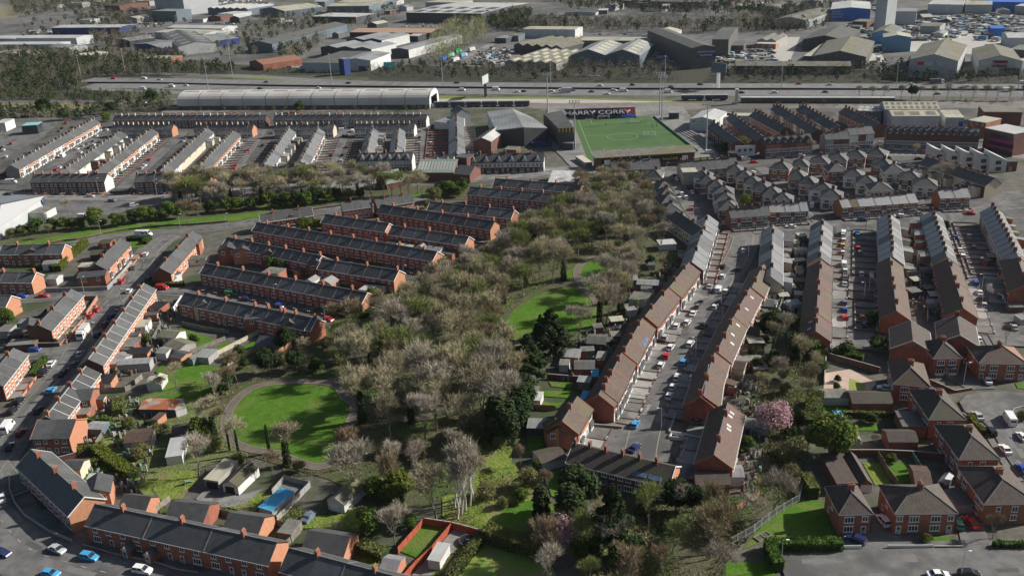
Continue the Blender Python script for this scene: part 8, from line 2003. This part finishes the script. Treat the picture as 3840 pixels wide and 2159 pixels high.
# trampoline, swing, people, sundries
crop(*BM);c=G(962,1185,.9);r=thing('trampoline','round black trampoline in the garden beside the hedge','trampoline',(c.x,c.y,0))
b=MB();b.tube((0,0,.8),(0,0,.9),2.1,2.1,28,'dark');b.build('frame',r);b=MB();b.tube((0,0,.9),(0,0,.93),1.75,1.75,28,'black');b.build('mat',r);b=MB();b.box(-.4,-.2,.93,.4,.2,.95,'trim');b.build('mat_emblem',r)
for i in range(6):b=MB();a=i*1.047;b.tube((2*math.cos(a),2*math.sin(a),0),(2*math.cos(a),2*math.sin(a),.8),.04,.04,5,'metalg');b.build('leg',r)
crop(*BL);c=G(2210,1040);r=thing('covered_car','car under a blue grey tarpaulin on the rough grass','car',(c.x,c.y,.05),1.15)
b=MB();T['tarp']=mat('blue_grey_tarpaulin',(.1,.13,.17),(.16,.2,.25),1.5,rough=.5)
pr=[(-2.2,.2),(-2.1,.9),(-1.3,1.05),(-.8,1.5),(.6,1.5),(1.3,1.0),(2.1,.8),(2.25,.2)]
for i in range(len(pr)-1):
    (x0,z0),(x1,z1)=pr[i],pr[i+1];f=lambda z:.95-.12*max(0,z-.8)
    b.poly([(x0,-f(z0),z0),(x0,f(z0),z0),(x1,f(z1),z1),(x1,-f(z1),z1)],'tarp')
    for sg in (-1,1):b.poly([(x0,sg*f(z0),z0),(x1,sg*f(z1),z1),(x1,sg*1.0,0),(x0,sg*1.0,0)],'tarp')
b.build('cover',r)
def person(label,p,shirt,leg,z=.2,a=0.0,stride=.0):
    c=G(*p);r=thing('person',label,'person',(c.x,c.y,z),a);me=bpy.data.meshes.new('body')
    V=[(0,0,.95),(0,0,1.2),(0,0,1.42),(0,0,1.52),(0,.01,1.68),(.11,0,.9),(.12+stride*.2,stride*.3,.5),(.12,stride*.35,.06),(.12,stride*.35-.16,.03),(-.11,0,.9),(-.12,-stride*.25,.5),(-.12,-stride*.45,.08),(-.12,-stride*.45-.16,.04),
         (.2,0,1.4),(.27,stride*-.1,1.15),(.28,-.1-stride*.1,.9),(-.2,0,1.4),(-.27,stride*.1,1.15),(-.28,-.08,.9)]
    E=[(0,1),(1,2),(2,3),(3,4),(0,5),(5,6),(6,7),(7,8),(0,9),(9,10),(10,11),(11,12),(2,13),(13,14),(14,15),(2,16),(16,17),(17,18)]
    me.from_pydata(V,E,[]);o=bpy.data.objects.new('body',me);COL.objects.link(o);o.modifiers.new('skin','SKIN');o.modifiers.new('sub','SUBSURF').levels=1
    rd=[.15,.16,.17,.055,.11,.1,.07,.045,.04,.1,.07,.045,.04,.07,.05,.035,.07,.05,.035]
    for i,s in enumerate(me.skin_vertices[0].data):s.radius=(rd[i],rd[i]);s.use_root=i==0
    dg=bpy.context.evaluated_depsgraph_get();m2=bpy.data.meshes.new_from_object(o.evaluated_get(dg));bpy.data.objects.remove(o)
    for k in (shirt,leg,mat('skin',(.45,.28,.2))):m2.materials.append(T[k] if isinstance(k,str) else k)
    for f in m2.polygons:zc=f.center.z;f.material_index=2 if zc>1.5 or (zc<1.0 and abs(f.center.x)>.22) else 0 if zc>.92 else 1
    ob('body',m2,r)
T['kit1']=mat('dark_kit',(.02,.02,.025));T['kit2']=mat('white_kit',(.6,.6,.6));T['hivis']=mat('hi_vis_yellow',(.55,.7,.05))
for i,(x,y,k) in enumerate([(957,190,'kit1'),(1335,205,'kit1'),(1370,190,'kit2'),(1402,195,'kit1'),(1410,215,'kit1'),(1447,200,'kit1'),(1445,172,'kit1'),(1300,160,'kit1'),(1392,272,'kit1')]):
    crop(*MR);person(f"player in {'dark' if k == 'kit1' else 'white'} training kit on the pitch, {ORD[i]} listed from the left goal" if i else 'lone player in dark kit in the left half of the pitch',(x,y),k,'black',.3,i*.7,.3)
crop(*TP);person('worker in a yellow high visibility jacket beside the white lorry',(655,985),'hivis','black',.25,.5,.2)
crop(*BL);c=G(210,120);r=thing('post_box','red pillar box on the pavement beside the white wall','post box',(c.x,c.y,.1));b=MB();b.tube((0,0,0),(0,0,1.45),.24,.24,12,paint('red'));b.tube((0,0,1.45),(0,0,1.6),.28,.12,12,paint('red'));b.build('pillar',r);b=MB();b.box(-.12,-.26,1.2,.12,-.23,1.26,'black');b.build('slot',r)
crop(*BL);c=G(1325,800);r=thing('garden_slide','small blue green slide on the rough lawn','slide',(c.x,c.y,0),.8);b=MB();b.slab([(0,-.3,1.5),(2.2,-.3,.2),(2.2,.3,.2),(0,.3,1.5)],.08,'green');b.build('chute',r);b=MB();b.box(-.1,-.3,0,0,.3,1.7,'green');b.build('ladder',r)
crop(*BR);c=G(705,1170);r=thing('raised_bed','timber framed raised bed on the side lawn','planter',(c.x,c.y,0),.55)
b=MB();b.box(-1.9,-.9,0,1.9,-.75,.4,'wood');b.box(-1.9,.75,0,1.9,.9,.4,'wood');b.box(-1.9,-.75,0,-1.75,.75,.4,'wood');b.box(1.75,-.75,0,1.9,.75,.4,'wood');b.box(-.08,-.75,0,.08,.75,.4,'wood');b.build('frame',r);b=MB();b.box(-1.7,-.7,0,1.7,.7,.25,'litter');b.build('soil',r)
# solar panels on roofs are parts of their terraces
def solar(root,spots,s,m_=None):
    for (x,y,w_,d_) in spots:
        b=MB();z0,z1=s(y)+.3,s(y+d_)+.3;b.slab([(x,y,z0),(x+w_,y,z0),(x+w_,y+d_,z1),(x,y+d_,z1)][::1],.08,mat('solar_panel',(.06,.09,.16),(.12,.17,.26),1.2,rough=.25),'trim');b.build('solar_panel',root)
for o in list(COL.objects):
    if o.get('label','').startswith('third brown tiled block with blue solar'):
        sg=side_sign(Vector((math.cos(o.rotation_euler.z),math.sin(o.rotation_euler.z))),'R');f=lambda y:7.7-abs(y)*.59
        for x in (-4.5,-1.2):solar(o,[(x,.6 if sg>0 else -3.8,3,3.2)],f)
    if o.get('label','').startswith('dark tiled terrace with rooftop solar'):
        sg=side_sign(Vector((math.cos(o.rotation_euler.z),math.sin(o.rotation_euler.z))),'N');f=lambda y:7.2-abs(y)*.49;L=o['_L']
        for x in (L/2-9,L/2-5.2):solar(o,[(x,.8 if sg>0 else -4,3.2,3.2)],f)


# smaller units that fill the estates beyond the motorway, one thing each, in named rows
def units(where,cr,pts,sd_,hr_=(4,8)):
    rr=random.Random(sd_);crop(*cr)
    for i,(x,y,w_) in enumerate(pts):
        h=rr.uniform(*hr_);wl=rr.choice(['wg','ww','dark','wb','brick2','concrete']);kd=rr.choice(['flat','along','across'])
        shed(f"small {dict(wg='pale grey', ww='white', dark='dark', wb='slate blue', brick2='brick', concrete='concrete')[wl]} unit, {ORD[i]} from the left {where}",(x,y),(x+w_,y+rr.uniform(-4,4)),rr.uniform(12,28),h,rr.uniform(1,2.5),wl,rr.choice(['rg','rw','rc','rd','rm','rg']),kd,'small_unit','industrial unit',ov=.3)
units('along the top edge above the tall mill',(0,0,S1),[(430,60,120),(640,40,150),(860,20,120),(1200,25,110),(1340,15,100)],1)
units('between the navy warehouse and the mill yard',(0,0,S1),[(760,200,110),(900,180,90),(1200,175,120),(1330,160,100),(1850,190,110),(2010,165,120),(2220,175,90)],2)
units('on the top edge right of centre left',(950,0,S1),[(580,20,110),(1290,20,90),(1400,70,80),(20,30,120),(480,45,90),(1260,110,60)][::-1],3)
units('at the water works along the top',(1900,0,S1),[(560,125,300),(880,105,90),(1250,30,120),(1500,60,70),(2050,30,110),(2230,60,160),(2420,40,120)],4,(3,6))
units('around the scrap yards at the upper right',(2840,0,S1),[(40,60,120),(260,40,110),(480,20,90),(900,260,90),(1390,300,60),(1700,330,100),(1600,170,100),(1780,200,90),(2050,100,110),(2330,110,120),(2200,330,90)],5,(3,7))
units('north of the business park trees',(950,0,S1),[(150,190,90),(300,215,80),(760,330,60),(1100,235,90),(1500,350,90),(2330,370,110),(2470,350,90)],6,(3,6))
for i,(cr,x,y) in enumerate([(R3_,1065,640),(R2_,2075,930),(TP,1470,1080),(ML,1625,495),(ML,1820,300),(R3_,2160,720),(M4,1045,1190)]):
    crop(*cr);c=G(x,y);r=thing('utility_pole',['wooden pole with wires side beside the second right street','wooden pole on the main right street kerb','thin pole beside the dark garage in the middle gardens','dark pole between the third and fourth diagonal rows','dark pole at the upper end of the fourth diagonal row','wooden pole on the third right street','wooden pole at the corner of the cross road'][i],'utility pole',(c.x,c.y,0))
    b=MB();b.tube((0,0,0),(0,0,9),.13,.09,6,'bark');b.build('pole',r);b=MB();b.box(-.7,-.05,8.3,.7,.05,8.42,'bark');b.build('crossarm',r)
belt('scattered trees between the upper left yards',Z0,[(60,95),(330,70),(620,60),(700,90),(560,120),(300,130),(120,150)],17,(7,11),71,BT)
belt('dark trees in the gaps of the business park',Z0,[(960,60),(1400,20),(1560,15),(1440,100),(1200,130),(1000,120)],16,(7,12),72,BT)
belt('dark trees along the yards at the upper right',Z0,[(2860,20),(3120,5),(3120,60),(3000,110),(2860,130)],12,(7,12),73,BT)
street_cars('parked tight along the left kerb of the main right street',R2_,((1500,1448),(1960,600)),[(1490,1280,'wh'),(1530,1010,'ih'),(1640,900,'wh'),(1960,520,'is'),(2085,420,'wh'),(1800,780,'ws')],'cars on the left kerb of the main street')
street_cars('parked along the right kerb of the left street',TP,((560,1350),(1350,330)),[(1150,720,'is'),(1250,560,'wh'),(720,1270,'gh')],'cars on the right kerb of the left street')

CC=('brick2','concrete','wood','wood','black','green','grey','dark','felt','rg')
for lb,cr,pl_,n_ in (('bins, pots and odds and ends behind the left brown blocks',R2_,[(1700,250),(1000,1440),(500,1440),(700,1000),(1100,800),(1450,350)],330),('yard odds and ends between the main street and the second street',R3_,[(180,100),(470,60),(430,800),(100,800),(150,450)],260),
  ('yard odds and ends between the second and third streets',R3_,[(1420,60),(1560,60),(1780,800),(1500,780)],240),('garden furniture and tools in the gardens behind the left street',TP,[(1500,620),(1750,700),(1500,1250),(1150,1420),(1000,1300),(1300,900)],240),
  ('garden odds and ends in the lower left gardens',BL,[(600,300),(900,150),(1200,300),(1000,900),(700,800),(560,600)],200),('garden odds and ends right of the lowest brown blocks',BR,[(450,60),(650,60),(760,400),(700,860),(540,860)],150)):
    clutter(lb,cr,pl_,n_,n_,(.12,.5),CC)
def find(st):return [o for o in COL.objects if o.get('label','').startswith(st) and o.get('category') != 'garden wall'][0]
o=find('front dark slate terrace');L=o['_L'];sg=side_sign(Vector((math.cos(o.rotation_euler.z),math.sin(o.rotation_euler.z))),'N')
for fx in (-.25,-.12):
    y0,y1=sg*3.9,sg*6.2;ya,yb=min(y0,y1),max(y0,y1);x=L*fx
    b=MB();b.box(x-1.2,ya,0,x+1.2,yb,2.3,'brick');b.poly([(x-1.2,y1,2.3),(x+1.2,y1,2.3),(x,y1,3.2)][::-sg],'trim');p_=b.build('porch',o)
    b=MB()
    for q in (-1,1):P_=[(x,y1+sg*.2,3.3),(x+q*1.45,y1+sg*.2,2.25),(x+q*1.45,y0,2.25),(x,y0,3.3)];b.slab(P_ if q*sg>0 else P_[::-1],.1,'slate')
    b.build('porch_roof',p_);ob('door',win_mesh('d'),p_,(x,y1,.05),0 if sg>0 else math.pi)
def skylights(st,side,spots,hr,he,h2):
    o=find(st);sg=side_sign(Vector((math.cos(o.rotation_euler.z),math.sin(o.rotation_euler.z))),side);L=o['_L']
    for fx,y in spots:
        x=L*fx;k=(hr+.5-he)/h2;z=lambda v:hr+.5-abs(v)*k+.2
        P_=[(x-.5,sg*y,z(y)),(x-.5,sg*(y+1.1),z(y+1.1)),(x+.5,sg*(y+1.1),z(y+1.1)),(x+.5,sg*y,z(y))];b=MB();b.slab(P_ if sg<0 else P_[::-1],.1,'rw');b.build('skylight',o)
skylights('lowest brown block with white skylights','R',[(-.38,1),(-.3,.8),(-.12,1),(-.06,1.2)],7.8,5.3,4.4)
skylights('third brown block with skylights','R',[(-.4,1.4),(-.1,1.2),(.1,2)],7.8,5.3,4.2)
skylights('second brown mossy block','R',[(-.3,1.2),(.1,1.4)],7.8,5.3,4.2)
skylights('lowest brown block left of the second','L',[(-.2,1.2),(.2,1.4)],7.8,5.3,4.5)
crop(*BM);u_=dirto(G(2225,300),G(2262,235));c=G(2246,262);text('DISABLED',None,(c.x,c.y,nz('mark')),1.3,'line',(0,0,u_),'road_lettering',.002)['kind']='structure'
b=MB();z=nz('mark');a,e=G(2180,303),G(2228,298);f_=G(2255,240)
ribbon_mb(b,[a,e],-.08,.08,z,'line');ribbon_mb(b,[G(2205,235),f_],-.08,.08,z,'line');b.build('bay_marking')['kind']='structure'
for o in COL.objects:
    for k in ('_L','_D'):
        if k in o:del o[k]
# ================================================================== AIR
b=MB();x0,y0,z0,x1,y1,z1=-1500,-160,-1.5,1500,2600,138
b.box(x0,y0,z0,x1,y1,z1,'black',bottom=True);me=b.data('haze');hm=bpy.data.materials.new('haze_air');hm.use_nodes=True;n=hm.node_tree.nodes;n.remove(n['Principled BSDF'])
v=n.new('ShaderNodeVolumePrincipled');v.inputs['Density'].default_value=.000022;v.inputs['Color'].default_value=(.85,.92,1,1);v.inputs['Anisotropy'].default_value=.2;hm.node_tree.links.new(v.outputs[0],n['Material Output'].inputs['Volume'])
me.materials.clear();me.materials.append(hm);o=bpy.data.objects.new('haze',me);COL.objects.link(o);o['kind']='stuff'
